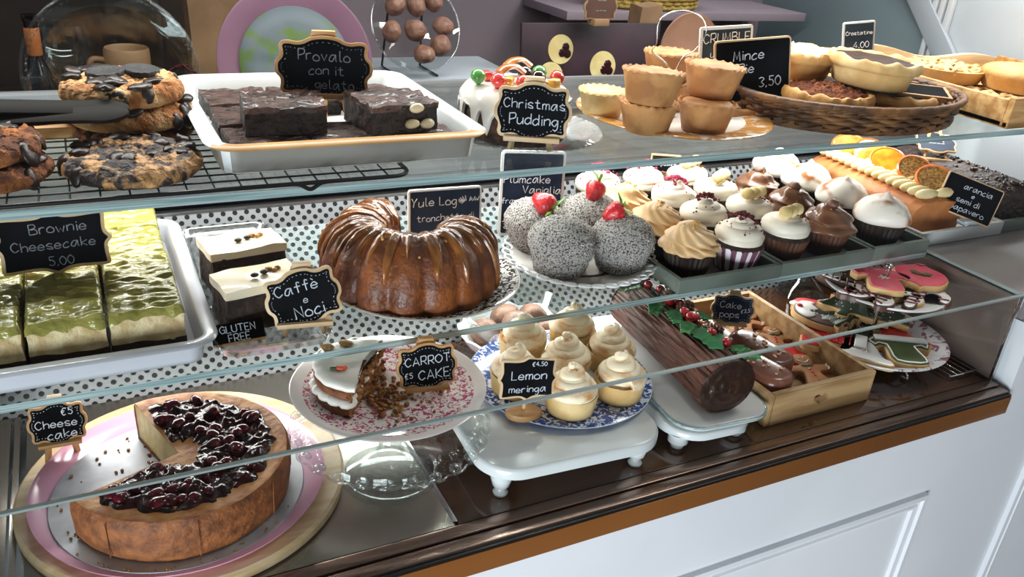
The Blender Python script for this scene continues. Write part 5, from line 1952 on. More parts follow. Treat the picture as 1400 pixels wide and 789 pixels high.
def slot_tray(label, x0, x1, y0, y1, h, mat, innermat='tray_in'):
    t = thing('cake_tray', label, 'tray', ((x0 + x1) / 2, (y0 + y1) / 2, MZ))
    w_, d_ = x1 - x0 - 0.002, y1 - y0
    for s_ in (-1, 1):
        bm = B(); box(bm, (s_ * (w_ / 2 - 0.0035), 0, h / 2), (0.007, d_ - 0.014, h), 0.001); obj('side_wall', bm, mat, t)
        bm = B(); box(bm, (0, s_ * (d_ / 2 - 0.0035), h / 2), (w_, 0.007, h), 0.001); obj('end_wall', bm, mat, t)
    bm = B(); box(bm, (0, 0, 0.0015), (w_ - 0.014, d_ - 0.014, 0.0028)); obj('base', bm, innermat, t)
    return t


slot_tray('sage green tray beside the plumcakes holding caramel and velvet cupcakes', 0.654, 0.828, 0.760, 1.080, 0.020, 'tray_green')
slot_tray('sage green tray holding banana and chocolate cupcakes', 0.829, 1.008, 0.762, 1.080, 0.020, 'tray_green')
slot_tray('narrow sage green tray holding a row of toasted meringue cupcakes', 1.009, 1.129, 0.764, 1.080, 0.020, 'tray_green')
slot_tray('white tray holding the orange loaf cake', 1.131, 1.329, 0.782, 1.080, 0.022, 'tray_white', 'tray_white')
slot_tray('sage green tray holding the chocolate chip loaf at the counter end', 1.331, 1.500, 0.786, 1.080, 0.020, 'tray_green')


def liner(t, mat, s_=1.0, n=30, h=0.036):
    bm = B()
    lathe(bm, [(0, 0), (0.0245 * s_, 0), (0.0255 * s_, 0.001), (0.030 * s_, h * .5), (0.0345 * s_, h), (0.0335 * s_, h), (0.031 * s_, h - .003), (0, h - .003)], n * 4,
          lambda a, i, r, z: (r * (1 + 0.028 * cos(a * n) * (r > .02) * (z < 0.99 * h or True)), z))
    obj('paper_case', bm, mat, t, 50)
    bm = B(); lathe(bm, [(0.0325 * s_, h - .004), (0.0345 * s_, h + .001), (0.032 * s_, h + .005), (0, h + .007)], 40); obj('sponge', bm, 'cup_sponge', t, 60)


def swirl(bm, R, z0, H, lobes=9, twist=2.6, amp=0.09, seed=0):
    rows = 34
    prof = []
    for i in range(rows):
        u = i / (rows - 1)
        stepm = 1 + 0.07 * sin(u * 2 * pi * 2.6)
        r = R * (1 - u ** 1.7) ** 0.62 * stepm if u < 1 else 0.0
        if i == 0:
            r = R * 0.86
        prof.append((max(r, 0.0), z0 + H * u - (0.001 if i == 0 else 0)))
    prof[-1] = (0, prof[-1][1])

    def f(a, i, r, z):
        u = (z - z0) / H
        return r * (1 + amp * cos(lobes * (a + twist * u) + seed)), z + 0.0014 * cos(a * 1 + u * 12)
    lathe(bm, [(0, z0)] + prof, 108, f)


def rope(bm, R, z0, H, turns=3.2, rr=0.0115, seed=0):
    n = 120
    pts, rs = [], []
    for i in range(n):
        u = i / (n - 1)
        a = u * 2 * pi * turns + seed
        r_ = (R - rr) * (1 - u) ** 0.85
        pts.append((r_ * cos(a), r_ * sin(a), z0 + rr * .8 + (H - rr * 1.4) * u))
        rs.append(rr * (1 - 0.45 * u) if u < 0.95 else rr * .55 * (1 - (u - .95) / .055))
    tube(bm, pts, rr, 14, rs=rs)
    lathe(bm, [(0, z0), (R * .8, z0), (R * .85, z0 + rr), (R * .5, z0 + H * .6), (0, z0 + H * .8)], 24)


CG = 'cupcakes in the sage green trays'


def cup_caramel(seed):
    t = thing('cupcake', 'x', 'cupcake', (0, 0, 0), 0, CG)
    liner(t, 'liner_dark')
    bm = B(); swirl(bm, 0.038, 0.038, 0.036, 11, 2.2, 0.07, seed); obj('frosting', bm, 'caramel_cream', t, 80)
    bm = B()
    rb = random.Random(seed)
    for k in range(12):
        a = rb.uniform(0, 6.3); r_ = rb.uniform(0.002, 0.016)
        blob(bm, (r_ * cos(a), r_ * sin(a), 0.0755 - r_ * .4), (0.0028, 0.002, 0.0018), 1, 0.001, 400, k)
    o = obj('chopped_nuts', bm, 'nut', t, 80); o['kind'] = 'stuff'
    return t


def cup_velvet(seed, case='liner_stripe', crumb='velvet'):
    t = thing('cupcake', 'x', 'cupcake', (0, 0, 0), 0, CG)
    liner(t, case, 1.0, 14 if case == 'liner_stripe' else 30)
    bm = B(); rope(bm, 0.0385, 0.037, 0.038, 2.8, 0.0122, seed); obj('frosting', bm, 'vanilla_cream', t, 80)
    bm = B()
    rb = random.Random(seed)
    for k in range(60):
        a = rb.uniform(0, 6.3); r_ = abs(rb.gauss(0, 0.010))
        s_ = rb.uniform(0.0014, 0.0034)
        blob(bm, (r_ * cos(a), r_ * sin(a) - 0.002, 0.078 - r_ * r_ * 24 + rb.uniform(-.001, .002)), s_, 1, s_ * .4, 400, k)
    for k in range(14):
        a = rb.uniform(0, 6.3); r_ = rb.uniform(0.022, 0.034)
        blob(bm, (r_ * cos(a), r_ * sin(a), 0.070 - (r_ - .02) * 0.9), rb.uniform(0.0008, 0.0016), 1)
    o = obj('velvet_crumbs', bm, crumb, t, 80); o['kind'] = 'stuff'
    return t


def cup_banana(seed):
    t = thing('cupcake', 'x', 'cupcake', (0, 0, 0), 0, CG)
    liner(t, 'liner_brown')
    bm = B(); rope(bm, 0.039, 0.037, 0.032, 2.6, 0.0125, seed); obj('frosting', bm, 'vanilla_cream', t, 80)
    for k in range(3):
        a = radians(200 + 14 * seed)
        c = Vector(((-0.013 + 0.013 * k), -0.006 + 0.004 * k, 0.070))
        bm = B(); lathe(bm, [(0, 0), (0.0085, 0), (0.0095, 0.0015), (0.0095, 0.0045), (0.0082, 0.006), (0, 0.006)], 20, mtx=T(*c) @ RY(radians(-28)) @ RX(radians(28)))
        obj('banana_slice', bm, 'banana', t, 50)
    bm = B()
    rb = random.Random(seed + 3)
    for k in range(50):
        a = rb.uniform(-0.8, 1.4); r_ = rb.uniform(0.008, 0.032)
        blob(bm, (r_ * cos(a), r_ * sin(a), 0.069 - r_ * .35 + rb.uniform(0, .002)), rb.uniform(0.0007, 0.002), 1)
    o = obj('cocoa_crumbs', bm, 'cocoa', t, 80); o['kind'] = 'stuff'
    return t


def cup_choc(seed):
    t = thing('cupcake', 'x', 'cupcake', (0, 0, 0), 0, CG)
    liner(t, 'liner_brown')
    bm = B(); swirl(bm, 0.0385, 0.037, 0.036, 6, 1.4, 0.05, seed); obj('frosting', bm, 'choc_cream', t, 80)
    bm = B(); blob(bm, (0, 0, 0.074), (0.010, 0.010, 0.007), 2, 0.003, 200, seed); obj('praline', bm, 'truffle', t, 80)
    bm = B()
    rb = random.Random(seed)
    for k in range(26):
        a = rb.uniform(0, 6.3); r_ = rb.uniform(0.006, 0.030)
        z_ = 0.074 - r_ * r_ * 28
        d_ = Vector((rb.uniform(-1, 1), rb.uniform(-1, 1), 0)) * 0.002
        p = Vector((r_ * cos(a), r_ * sin(a), z_ + .002))
        tube(bm, [p - d_, p + d_], 0.0009, 4)
    o = obj('chopped_nuts', bm, 'nut', t, 80); o['kind'] = 'stuff'
    return t


def cup_meringue(seed):
    t = thing('cupcake', 'x', 'cupcake', (0, 0, 0), 0, CG)
    liner(t, 'liner_dark', 1.06)
    bm = B()
    lathe(bm, [(0, 0.037), (0.034, 0.037), (0.041, 0.041), (0.0425, 0.047), (0.040, 0.055), (0.033, 0.064), (0.022, 0.071), (0.010, 0.075), (0.0045, 0.079), (0, 0.083)], 48,
          lambda a, i, r, z: (r * (1 + 0.04 * sin(a * 3 + z * 90 + seed)), z + 0.0018 * sin(a * 2 + seed) * (z > .04)))
    obj('meringue', bm, 'meringue', t, 80)
    return t


CZ2 = MZ + 0.0032
xa, xb, xc, xd, xe = 0.701, 0.784, 0.874, 0.957, 1.067
c1 = cup_caramel(1); c2 = cup_velvet(2); c2d = cup_velvet(5, 'liner_dark', 'raspberry_crumb'); c3 = cup_banana(1); c4 = cup_choc(3); c5 = cup_meringue(1); c5b = cup_meringue(4)
cups = [
    (c1, xa, 0.808, 'caramel cream cupcake in a dark case nearest the tray front edge'),
    (c1, xa, 0.886, 'caramel cream cupcake second from the tray front, beside the plumcakes'),
    (c1, xa, 0.964, 'caramel cream cupcake third from the front in the plumcake-side row'),
    (c2d, xa, 1.040, 'white frosted cupcake at the rear behind the caramel cupcakes'),
    (c2, xb, 0.806, 'white frosted cupcake in a purple striped case with dark red crumbs at the tray front'),
    (c2, xb, 0.884, 'white frosted red-crumb cupcake directly behind the purple striped case'),
    (c2d, xb, 0.962, 'white frosted cupcake with raspberry crumbs, third from the tray front'),
    (c2d, xb, 1.038, 'white frosted cupcake with raspberry crumbs at the rear of the first tray'),
    (c3, xc, 0.812, 'cream cupcake with banana slices and cocoa at the front of the second tray'),
    (c3, xc, 0.890, 'cream cupcake with banana slices second from the tray front'),
    (c3, xc, 0.968, 'cream cupcake with banana slices third from the tray front'),
    (c3, xc, 1.042, 'cream cupcake with banana slice at the rear by the small black tag'),
    (c4, xd, 0.814, 'chocolate swirl cupcake with chopped nuts at the tray front'),
    (c4, xd, 0.892, 'chocolate swirl cupcake second from the tray front beside meringues'),
    (c4, xd, 0.970, 'chocolate swirl cupcake third from the tray front'),
    (c5, xe, 0.812, 'toasted meringue cupcake in a black case nearest the loaf sign'),
    (c5b, xe, 0.892, 'toasted meringue cupcake second from the narrow tray front'),
    (c5, xe, 0.972, 'toasted meringue cupcake third from the narrow tray front'),
    (c5b, xe, 1.045, 'toasted meringue cupcake at the rear of the narrow tray'),
]
used = set()
for k, (pt, x, y, lb) in enumerate(cups):
    rz = (k * 1.1) % 6.28 if pt not in (c3,) else 0.25 * sin(k * 2)
    if id(pt) not in used:
        used.add(id(pt))
        pt.location = (x, y, CZ2); pt.rotation_euler = (0, 0, rz); pt['label'] = lb
    else:
        dup(pt, (x, y, CZ2), rz, lb)
sign('price_sign', 'small black tag standing at the rear among the white cupcakes', (0.842, 1.066, MZ + 0.0), -26, 0.050, 0.030, 0.066,
     [('Cupcake', 0, -0.003, 0.0065)], style='rect', frame='beige_frame', base='block', tilt=5, bw=0.0025)

# ------------------------------------------------------------------ loaves
t = thing('orange_loaf', 'golden loaf cake topped with piped cream shells and orange slices', 'cake', (1.212, 0.941, MZ + 0.0034), radians(-5))
bm = B()


def loaf_mesh(bm, w_, L_, h_, seed, ny=40, rough_=0.0015):
    sec_ = [(-0.42, 0.0), (-0.47, 0.25), (-0.5, 0.62), (-0.47, 0.78), (-0.36, 0.90), (-0.2, 0.97), (0, 1.0), (0.2, 0.97), (0.36, 0.90), (0.47, 0.78), (0.5, 0.62), (0.47, 0.25), (0.42, 0.0)]
    P = spline([Vector((x * w_, z * h_, 0)) for x, z in sec_], 3)
    rows = []
    for j in range(ny + 1):
        v_ = j / ny
        y = (-0.5 + v_) * L_
        e = min(v_, 1 - v_) * ny
        k = 0.90 + 0.10 * min(1, e / 3) ** 0.6
        row = []
        for p in P:
            q = Vector((p.x * k, y, p.y * (0.93 + 0.07 * min(1, e / 3))))
            if q.z > 0.002:
                q += Vector((q.x, 0, q.z)).normalized() * (rough_ * nz3(q, 55, seed) + rough_ * .6 * nz3(q, 140, seed))
            row.append(bm.verts.new(q))
        rows.append(row)
    m_ = len(P)
    for j in range(ny):
        for i in range(m_ - 1):
            bm.faces.new((rows[j][i], rows[j][i + 1], rows[j + 1][i + 1], rows[j + 1][i]))
        bm.faces.new((rows[j][m_ - 1], rows[j][0], rows[j + 1][0], rows[j + 1][m_ - 1]))
    f1 = bm.faces.new(rows[0]); f2 = bm.faces.new(rows[-1][::-1])
    bmesh.ops.triangulate(bm, faces=[f1, f2])


LH = 0.058
loaf_mesh(bm, 0.118, 0.255, LH, 3)
obj('loaf', bm, 'loaf', t, 50)
bm = B()
for k in range(15):
    y = -0.112 + 0.0162 * k
    for s_ in (-1, 1):
        blob(bm, (s_ * 0.020, y, LH + 0.004), (0.024, 0.0088, 0.0085), 2, 0.0008, 120, k, mtx=T(0, 0, 0) @ RZ(0))
obj('cream_shells', bm, 'loaf_cream', t, 80)
for k, (x, y, rz, an) in enumerate(((0.016, -0.088, 0.5, 16), (0.022, -0.040, 0.9, 20), (0.012, 0.012, 0.4, 15), (0.020, 0.062, 1.0, 18), (0.004, 0.098, 0.3, 14))):
    mt_ = T(x, y, LH + 0.016) @ RZ(rz * 0.3) @ RX(radians(an + 8)) @ RY(radians(-24))
    bm = B(); lathe(bm, [(0.0265, 0), (0.0305, 0.001), (0.031, 0.004), (0.028, 0.0055), (0.026, 0.004)], 36, mtx=mt_)
    o = obj('orange_slice', bm, 'orange_peel', t, 60)
    bm = B(); lathe(bm, [(0, 0.0012), (0.0268, 0.0012), (0.0268, 0.0042), (0, 0.0046)], 36, mtx=mt_); obj('flesh', bm, 'orange_flesh' if k > 1 else 'seeds', o, 50)
t = thing('chocolate_loaf', 'dark chocolate loaf studded with chocolate chips at the counter end', 'cake', (1.410, 0.938, MZ + 0.0034), radians(-3))
bm = B(); loaf_mesh(bm, 0.122, 0.258, 0.062, 7, rough_=0.0025); obj('loaf', bm, 'choc_loaf', t, 60)
rb = random.Random(9)
bm = B(); blob(bm, (0, 0, 0), (0.0045, 0.0036, 0.003), 2, 0.001, 200); ch0 = obj('chocolate_chip', bm, 'chip', t, 80)
for k in range(99):
    x, y = rb.uniform(-0.056, 0.05), rb.uniform(-0.125, 0.125)
    z = 0.062 * (1 - (abs(x) / 0.061) ** 2.6 * 0.45) + 0.001
    o = ch0 if k == 0 else ch0.copy()
    if k:
        C.objects.link(o)
    o.location = (x, y, z); o.rotation_euler = (rb.uniform(-.5, .5), x * 9, rb.uniform(0, 6)); s_ = rb.uniform(.8, 1.4); o.scale = (s_, s_, s_)
sign('price_sign', 'black sign leaning in the white tray reading arancia e semi di papavero', (1.252, 0.806, MZ + 0.0245), -34, 0.092, 0.062, 0.035,
     [('arancia', 0.008, 0.012, 0.009), ('e', 0.004, 0.002, 0.007), ('semi di', 0.0, -0.010, 0.009), ('papavero', 0.004, -0.023, 0.009)], style='rect', frame='beige_frame', base=None, tilt=22, roll=16, bw=0.002, chalk='chalk')
t = thing('paper_tissue', 'crumpled pale tissue lying before the leaning loaf sign', 'tissue', (1.262, 0.793, MZ + 0.022), 0)
bm = B(); crinkle_box(bm, 0.058, 0.014, 0.0, 0.008, 0.004, 90, 4, 8); obj('sheet', bm, 'blue_paper', t, 80)
sign('price_sign', 'small blue easel sign lying tipped back on the chocolate loaf', (1.395, 0.995, MZ + 0.0652), -30, 0.075, 0.055, 0.022,
     [('~~~', 0, 0.004, 0.008), ('~~~~', 0, -0.010, 0.008)], style='fancy', frame='beige_frame', board='slate_blue', chalk='chalk', base='easel', tilt=62)
# ------------------------------------------------------------------ top shelf
TZ0 = 0.3301
# black cooling rack
t = thing('cooling_rack', 'black wire cooling rack under the cookies and the brownie tray', 'rack', (0.0, 0.0, TZ0))
RXA, RXB, RYA, RYB, RZ_ = -0.22, 0.276, 0.728, 1.03, 0.0085
bm = B()
P = [(x + (RXA + RXB) / 2, y + (RYA + RYB) / 2, RZ_) for x, y in rrect(RXB - RXA, RYB - RYA, 0.018, 5)]
tube(bm, P, 0.0021, 8, closed=True); obj('rim_wire', bm, 'black_wire', t, 80)
bm = B()
for k in range(1, 22):
    x = RXA + (RXB - RXA) * k / 22
    tube(bm, [(x, RYA, RZ_), (x, RYB, RZ_)], 0.0009, 5)
for k in range(1, 16):
    y = RYA + (RYB - RYA) * k / 16
    tube(bm, [(RXA, y, RZ_ + 0.0008), (RXB, y, RZ_ + 0.0008)], 0.0009, 5)
obj('wire_grid', bm, 'black_wire', t, 80)
for x, y in ((-0.19, RYA), (0.178, RYA), (-0.19, RYB), (0.178, RYB)):
    bm = B()
    P = spline([(x - 0.022, y, RZ_), (x - 0.010, y, RZ_ - 0.001), (x, y, 0.0024), (x + 0.010, y, RZ_ - 0.001), (x + 0.022, y, RZ_)], 5)
    tube(bm, P, 0.002, 8); obj('wire_foot', bm, 'black_wire', t, 80)
RT = TZ0 + RZ_ + 0.0018


def make_cookie(label, loc, R, h, seed, mat='cookie', chunks=16, chunk_mat='dark_choc', rz=0.0, group='giant cookies on the cooling rack', biscuit=False):
    t = thing('cookie', label, 'cookie', loc, rz, group)
    bm = B()
    n = 140

    def f(a, i, r, z):
        p = (cos(a) * r * 20, sin(a) * r * 20, z * 20)
        k = r / R
        return r * (1 + (0.05 * nz3((cos(a) * 1.6, sin(a) * 1.6, 0), 1.4, seed) + 0.035 * nz3((cos(a) * 7, sin(a) * 7, z * 90), 1.0, seed + 2)) * k), max(0, z + (0.0036 * nz3(p, 3.2, seed) + 0.0026 * nz3(p, 9, seed + 3) + 0.0012 * nz3(p, 22, seed + 7)) * (1 if z > h * .3 else 0))
    prf = [(0, 0), (R * .5, 0), (R * .86, 0), (R * .97, h * .18), (R, h * .42), (R * .97, h * .66), (R * .90, h * .84)]
    prf += [(R * q / 40, h * (0.9 + 0.1 * (1 - q / 40))) for q in range(34, 0, -1)] + [(0, h)]
    side = spline([Vector((r, z, 0)) for r, z in prf[1:8]], 3)
    prf = [prf[0]] + [(p.x, max(0, p.y)) for p in side] + prf[8:]
    lathe(bm, prf, n, f)
    obj('dough', bm, mat, t, 80)
    rb = random.Random(seed)
    bm = B(); blob(bm, (0, 0, 0), (0.0095, 0.0075, 0.0034), 2, 0.003, 160, seed); c0 = obj('chocolate_chunk', bm, chunk_mat, t, 80)
    for k in range(chunks):
        if k % 3 == 2:
            a = rb.uniform(0, 2 * pi); r_ = R * 0.965; z = h * rb.uniform(0.3, 0.65)
            rot = (0, radians(70), a)
        else:
            a = rb.uniform(0, 2 * pi); r_ = R * math.sqrt(rb.uniform(0.08, 0.8)); z = h * (0.93 + .05 * (1 - r_ / R))
            rot = (rb.uniform(-.2, .2), rb.uniform(-.2, .2), rb.uniform(0, 6))
        o = c0 if k == 0 else c0.copy()
        if k:
            C.objects.link(o)
        o.location = (r_ * cos(a), r_ * sin(a), z); o.rotation_euler = rot
        s_ = rb.uniform(0.75, 1.35); o.scale = (s_, s_, s_)
    if biscuit:
        for k, (x, y) in enumerate(((-0.014, 0.004), (0.018, 0.010))):
            bm = B(); lathe(bm, [(0, 0), (0.017, 0), (0.0175, 0.001), (0.0175, 0.0045), (0.0165, 0.0055), (0.013, 0.0053), (0.012, 0.0048), (0, 0.0048)], 40, lambda a, i, r, z: (r * (1 + 0.012 * cos(a * 36) * (r > .0165)), z), mtx=T(x, y, h * 0.985) @ RX(radians(3)) @ RY(radians(3 if k else -3)))
            obj('sandwich_biscuit', bm, 'sandwich', t, 50)
    return t


make_cookie('flat marbled chocolate cookie lying alone at the rack front', (0.036, 0.790, RT), 0.058, 0.019, 12, 'marbled_cookie', 20, 'dark_choc')
make_cookie('giant cookie at the bottom of the stack of three, mostly shaded', (0.046, 0.905, RT), 0.055, 0.016, 4, 'cookie_dark', 16)
make_cookie('giant chocolate chunk cookie in the middle of the stack of three', (0.044, 0.900, RT + 0.0165), 0.058, 0.021, 5, 'cookie', 20)
make_cookie('giant cookie on top of the stack of three with two black biscuits', (0.040, 0.902, RT + 0.038), 0.056, 0.022, 6, 'cookie', 24, biscuit=True)
make_cookie('dark chunk cookie at the bottom of the pair under the tongs', (-0.083, 0.800, RT), 0.056, 0.018, 8, 'cookie_dark', 18)
make_cookie('dark chunk cookie on top of the pair under the tongs', (-0.086, 0.804, RT + 0.0185), 0.054, 0.019, 9, 'cookie_dark', 18)
# tongs
t = thing('serving_tongs', 'dark metal serving tongs laid across the cookie pair', 'tongs', (-0.035, 0.838, RT + 0.043), radians(-6))
for s_ in (-1, 1):
    bm = B()
    out = sm([(-0.16, -0.009), (0.02, -0.010), (0.055, -0.012), (0.072, -0.006), (0.075, 0.002), (0.068, 0.008), (0.05, 0.011), (0.02, 0.009), (-0.16, 0.008)], 4)
    prism(bm, out, 0, 0.003, 0.001, T(0, s_ * 0.004, s_ * 0.003) @ RX(radians(25)) @ RY(radians(2 * s_)))
    obj('arm', bm, 'black_metal', t, 50)
t = thing('wooden_board', 'small wooden board with butter and chocolate behind the cookie pair', 'board', (-0.078, 0.932, RT), 0)
bm = B(); prism(bm, rrect(0.15, 0.06, 0.008), 0, 0.012, 0.002); obj('plank', bm, 'board_wood', t)
t = thing('butter_slab', 'pale yellow butter slab on the small wooden board', 'butter', (-0.105, 0.93, RT + 0.0122), 0)
bm = B(); crinkle_box(bm, 0.05, 0.035, 0, 0.014, 0.001, 60, 2, 8); obj('slab', bm, 'butter', t)
t = thing('chocolate_block', 'dark chocolate block on the small wooden board beside butter', 'chocolate', (-0.048, 0.93, RT + 0.0122), 0)
bm = B(); crinkle_box(bm, 0.036, 0.03, 0, 0.014, 0.001, 60, 5, 8); obj('block', bm, 'dark_choc', t)

# brownie tray
BTX, BTY, BTW, BTD = 0.231, 0.889, 0.276, 0.296
t = thing('enamel_tray', 'white enamel baking tray with cream rim full of brownies', 'tray', (BTX, BTY, RT))
bm = B()
lv = [(0.020, 0), (0.014, 0.003), (0.011, 0.024), (0.002, 0.0262), (0.0, 0.0285), (0.003, 0.0305), (0.015, 0.0295), (0.018, 0.026), (0.021, 0.006), (0.026, 0.003)]
dish_rect(bm, BTW, BTD, 0.030, lv)
for f in bm.faces:
    c = f.calc_center_median()
    if c.z < 0.0255 and (abs(c.x) > BTW / 2 - 0.0145 or abs(c.y) > BTD / 2 - 0.0145):
        f.material_index = 2
    if c.y < -BTD / 2 + 0.017 and c.z > 0.0255:
        f.material_index = 1
obj('dish', bm, ['enamel', 'enamel_rim', 'enamel_under'], t, 50)


def make_brownie(label, loc, rz, seed, w_=0.070, d_=0.068, h_=0.024):
    t = thing('brownie', label, 'brownie', loc, rz, 'brownies in the enamel tray')
    bm = B(); crinkle_box(bm, w_, d_, 0, h_ - 0.003, 0.0022, 80, seed, 14); obj('crumb', bm, 'brownie', t, 60)
    bm = B(); crinkle_box(bm, w_ * 1.0, d_ * 1.0, h_ - 0.005, h_, 0.0022, 60, seed + 2, 24, wave=lambda x, y: 0.0030 * nz3((x, y * 2.2, 0), 70, seed) + 0.0012 * nz3((x, y * 2.2, 0), 190, seed)); obj('crackled_top', bm, 'brownie_top', t, 60)
    return t


bp = [make_brownie('x', (0, 0, 0), 0, s_) for s_ in (3, 9, 14)]
FZ = RT + 0.0032
bl = [(-0.075, -0.082, 0, 4, 'brownie in the tray corner above the rack foot, front row'), (0.000, -0.083, 0, -3, 'brownie in front of the sign easel, front row centre'), (0.075, -0.081, 0, 3, 'brownie in the front row beside the Christmas cake plate'),
      (-0.075, -0.003, 0, -2, 'brownie in the middle row against the cookie-side wall'), (0.075, -0.002, 0, -4, 'brownie in the middle row against the plate-side wall'), (-0.074, 0.078, 0, 3, 'pale crusted brownie in the back corner near the cookie stack'),
      (0.000, 0.080, 0, 0, 'brownie in the back row behind the sign'), (0.074, 0.078, 0, 5, 'brownie in the back corner near the truffle plate'),
      (-0.052, -0.052, 0.0178, -6, 'dark brownie stacked on top beside the sign, cookie side'), (0.055, -0.066, 0.0178, 8, 'dark brownie with pale nuts stacked beside the sign, plate side')]
for k, (x, y, z, rz, lb) in enumerate(bl):
    loc = (BTX + x, BTY + y, FZ + z)
    if k < 3:
        bp[k].scale = (1, 1, 0.72)
        bp[k].location = loc; bp[k].rotation_euler = (0, 0, radians(rz)); bp[k]['label'] = lb
    else:
        r_ = dup(bp[k % 3], loc, radians(rz), lb)
        if k < 8:
            r_.scale = (1, 1, 0.72)
        if k == 9:
            r_.scale = (1.05, 1, 1.2)
            for q, (dx, dz) in enumerate(((0.010, 0.021), (0.006, 0.008), (0.022, 0.007))):
                bm = B(); blob(bm, (dx, -0.0365, dz), (0.008, 0.004, 0.0042), 2, 0.001, 100, q); obj('nut', bm, 'coffee_icing', r_, 80)
        elif k == 8:
            r_.scale = (1.1, 0.95, 1.1)
sign('price_sign', 'black scalloped wooden sign reading Provalo con it gelato among the brownies', (0.232, 0.876, FZ + 0.0), -14, 0.100, 0.064, 0.066,
     [('Provalo', 0.000, 0.007, 0.0105, -0.03), ('con it', 0.002, -0.007, 0.0095, -0.03), ('gelato', 0.010, -0.021, 0.009, -0.03)], frame='sign_wood', chalk='chalk_dim', tilt=8, dots=True)

# Christmas pudding on ribbed plate
t = thing('ribbed_plate', 'ribbed clear glass plate under the iced Christmas pudding', 'plate', (0.456, 0.852, TZ0))
bm = B()
lathe(bm, [(0, 0.001), (0.04, 0.001), (0.05, 0.0), (0.066, 0.004), (0.094, 0.0115), (0.0945, 0.013), (0.09, 0.0128), (0.066, 0.0065), (0.05, 0.0035), (0, 0.0035)], 240, lambda a, i, r, z: (r, z + (0.0015 * cos(a * 60) if r > .055 else 0)))
obj('dish', bm, 'ribbed', t, 80)
XZ = TZ0 + 0.0037
t = thing('christmas_pudding', 'dark fruit cake with dripping white icing and bright candied fruit on top', 'cake', (0.447, 0.856, XZ))
bm = B()
lathe(bm, [(0, 0), (0.058, 0), (0.061, 0.002), (0.062, 0.02), (0.061, 0.042), (0.056, 0.052), (0.045, 0.057), (0, 0.058)], 70, lambda a, i, r, z: (r * (1 + 0.05 * nz3((cos(a) * 3, sin(a) * 3, z * 70), 1.3, 4)), z))
obj('cake', bm, 'pud_cake', t, 70)
bm = B()
g = []
n = 150
for i in range(n):
    a = 2 * pi * i / n
    dr = 0.018 + 0.006 * nz3((cos(a) * 3, sin(a) * 3, 0), 1, 2) + 0.034 * max(0, nz3((cos(a) * 7, sin(a) * 7, 2), 1, 3)) ** .7
    if 250 < math.degrees(a) < 330:
        dr = 0.008 + 0.003 * nz3((a * 4, 0, 0), 1, 1)
    if 195 < math.degrees(a) < 245:
        dr = max(dr, 0.022 + 0.024 * max(0, sin(math.degrees(a) * 0.27)))
    dr = min(dr, 0.052)
    pp = [(0.0, 0.0605), (0.03, 0.0605), (0.048, 0.0595), (0.058, 0.0555), (0.0635, 0.048)]
    row = [(r, z + 0.0012 * nz3((cos(a) * r * 50, sin(a) * r * 50, 0), 1, 4)) for r, z in pp[1:]]
    for q in range(1, 6):
        u = q / 5
        row.append((0.0642 - (0.0018 if q == 5 else 0) + (0.0012 if q == 4 else 0), 0.048 - (dr - 0.008) * u))
    g.append([bm.verts.new((r * cos(a), r * sin(a), z)) for r, z in row])
c = bm.verts.new((0, 0, 0.0607))
for i in range(n):
    i2 = (i + 1) % n
    bm.faces.new((c, g[i][0], g[i2][0]))
    for j in range(len(g[0]) - 1):
        bm.faces.new((g[i][j], g[i][j + 1], g[i2][j + 1], g[i2][j]))
obj('icing', bm, 'icing', t, 80)
cand = [(-0.036, -0.026, 'candy_red', 0), (-0.012, -0.040, 'candy_red', 0), (-0.050, -0.004, 'candy_green', 0), (0.040, -0.022, 'candy_red', 0), (-0.020, -0.020, 'candy_yellow', 1), (0.012, -0.036, 'candy_yellow', 1),
        (-0.010, -0.004, 'candy_orange', 2), (0.018, -0.018, 'candy_dark', 0), (0.012, 0.004, 'candy_dark', 0), (0.032, 0.006, 'candy_green', 0), (0.030, -0.034, 'candy_yellow', 1), (-0.032, 0.012, 'candy_red', 1), (0.016, 0.030, 'candy_orange', 2)]
for k, (x, y, m_, sh) in enumerate(cand):
    bm = B()
    if sh == 0:
        lathe(bm, [(0, -0.0075), (0.005, -0.0065), (0.0085, -0.001), (0.0085, 0.0025), (0.006, 0.0065), (0.002, 0.0078), (0, 0.0075)], 18, mtx=T(x, y, 0.068) @ RX(radians(30)))
    elif sh == 1:
        box(bm, (0, 0, 0), (0.016, 0.011, 0.010), 0.003, T(x, y, 0.0655) @ RZ(k))
    else:
        tube(bm, spline([(x - 0.016, y - 0.004, 0.073), (x - 0.006, y, 0.0775), (x + 0.008, y + 0.004, 0.0775), (x + 0.018, y + 0.001, 0.071)], 5), 0.007, 8, flat=0.45)
    obj('candied_fruit', bm, m_, t, 80)
sign('price_sign', 'black scalloped sign reading Christmas Pudding leaning on the iced cake', (0.434, 0.787, XZ + 0.0022), -24, 0.084, 0.064, 0.0415,
     [('Christmas', 0.001, 0.004, 0.0098, -0.02), ('Pudding', 0.001, -0.013, 0.0112, -0.02)], frame='beige_frame', tilt=8, dots=True, roll=-1)

# mince pies
t = thing('gold_plate', 'white china plate with gold and brown rim under the mince pies', 'plate', (0.705, 0.893, TZ0))
bm = B(); lathe(bm, plate_prof(0.130, 0.009, 0.003, 0.6), 90); obj('dish', bm, 'gold_china', t, 60)
MPZ = TZ0 + 0.0052


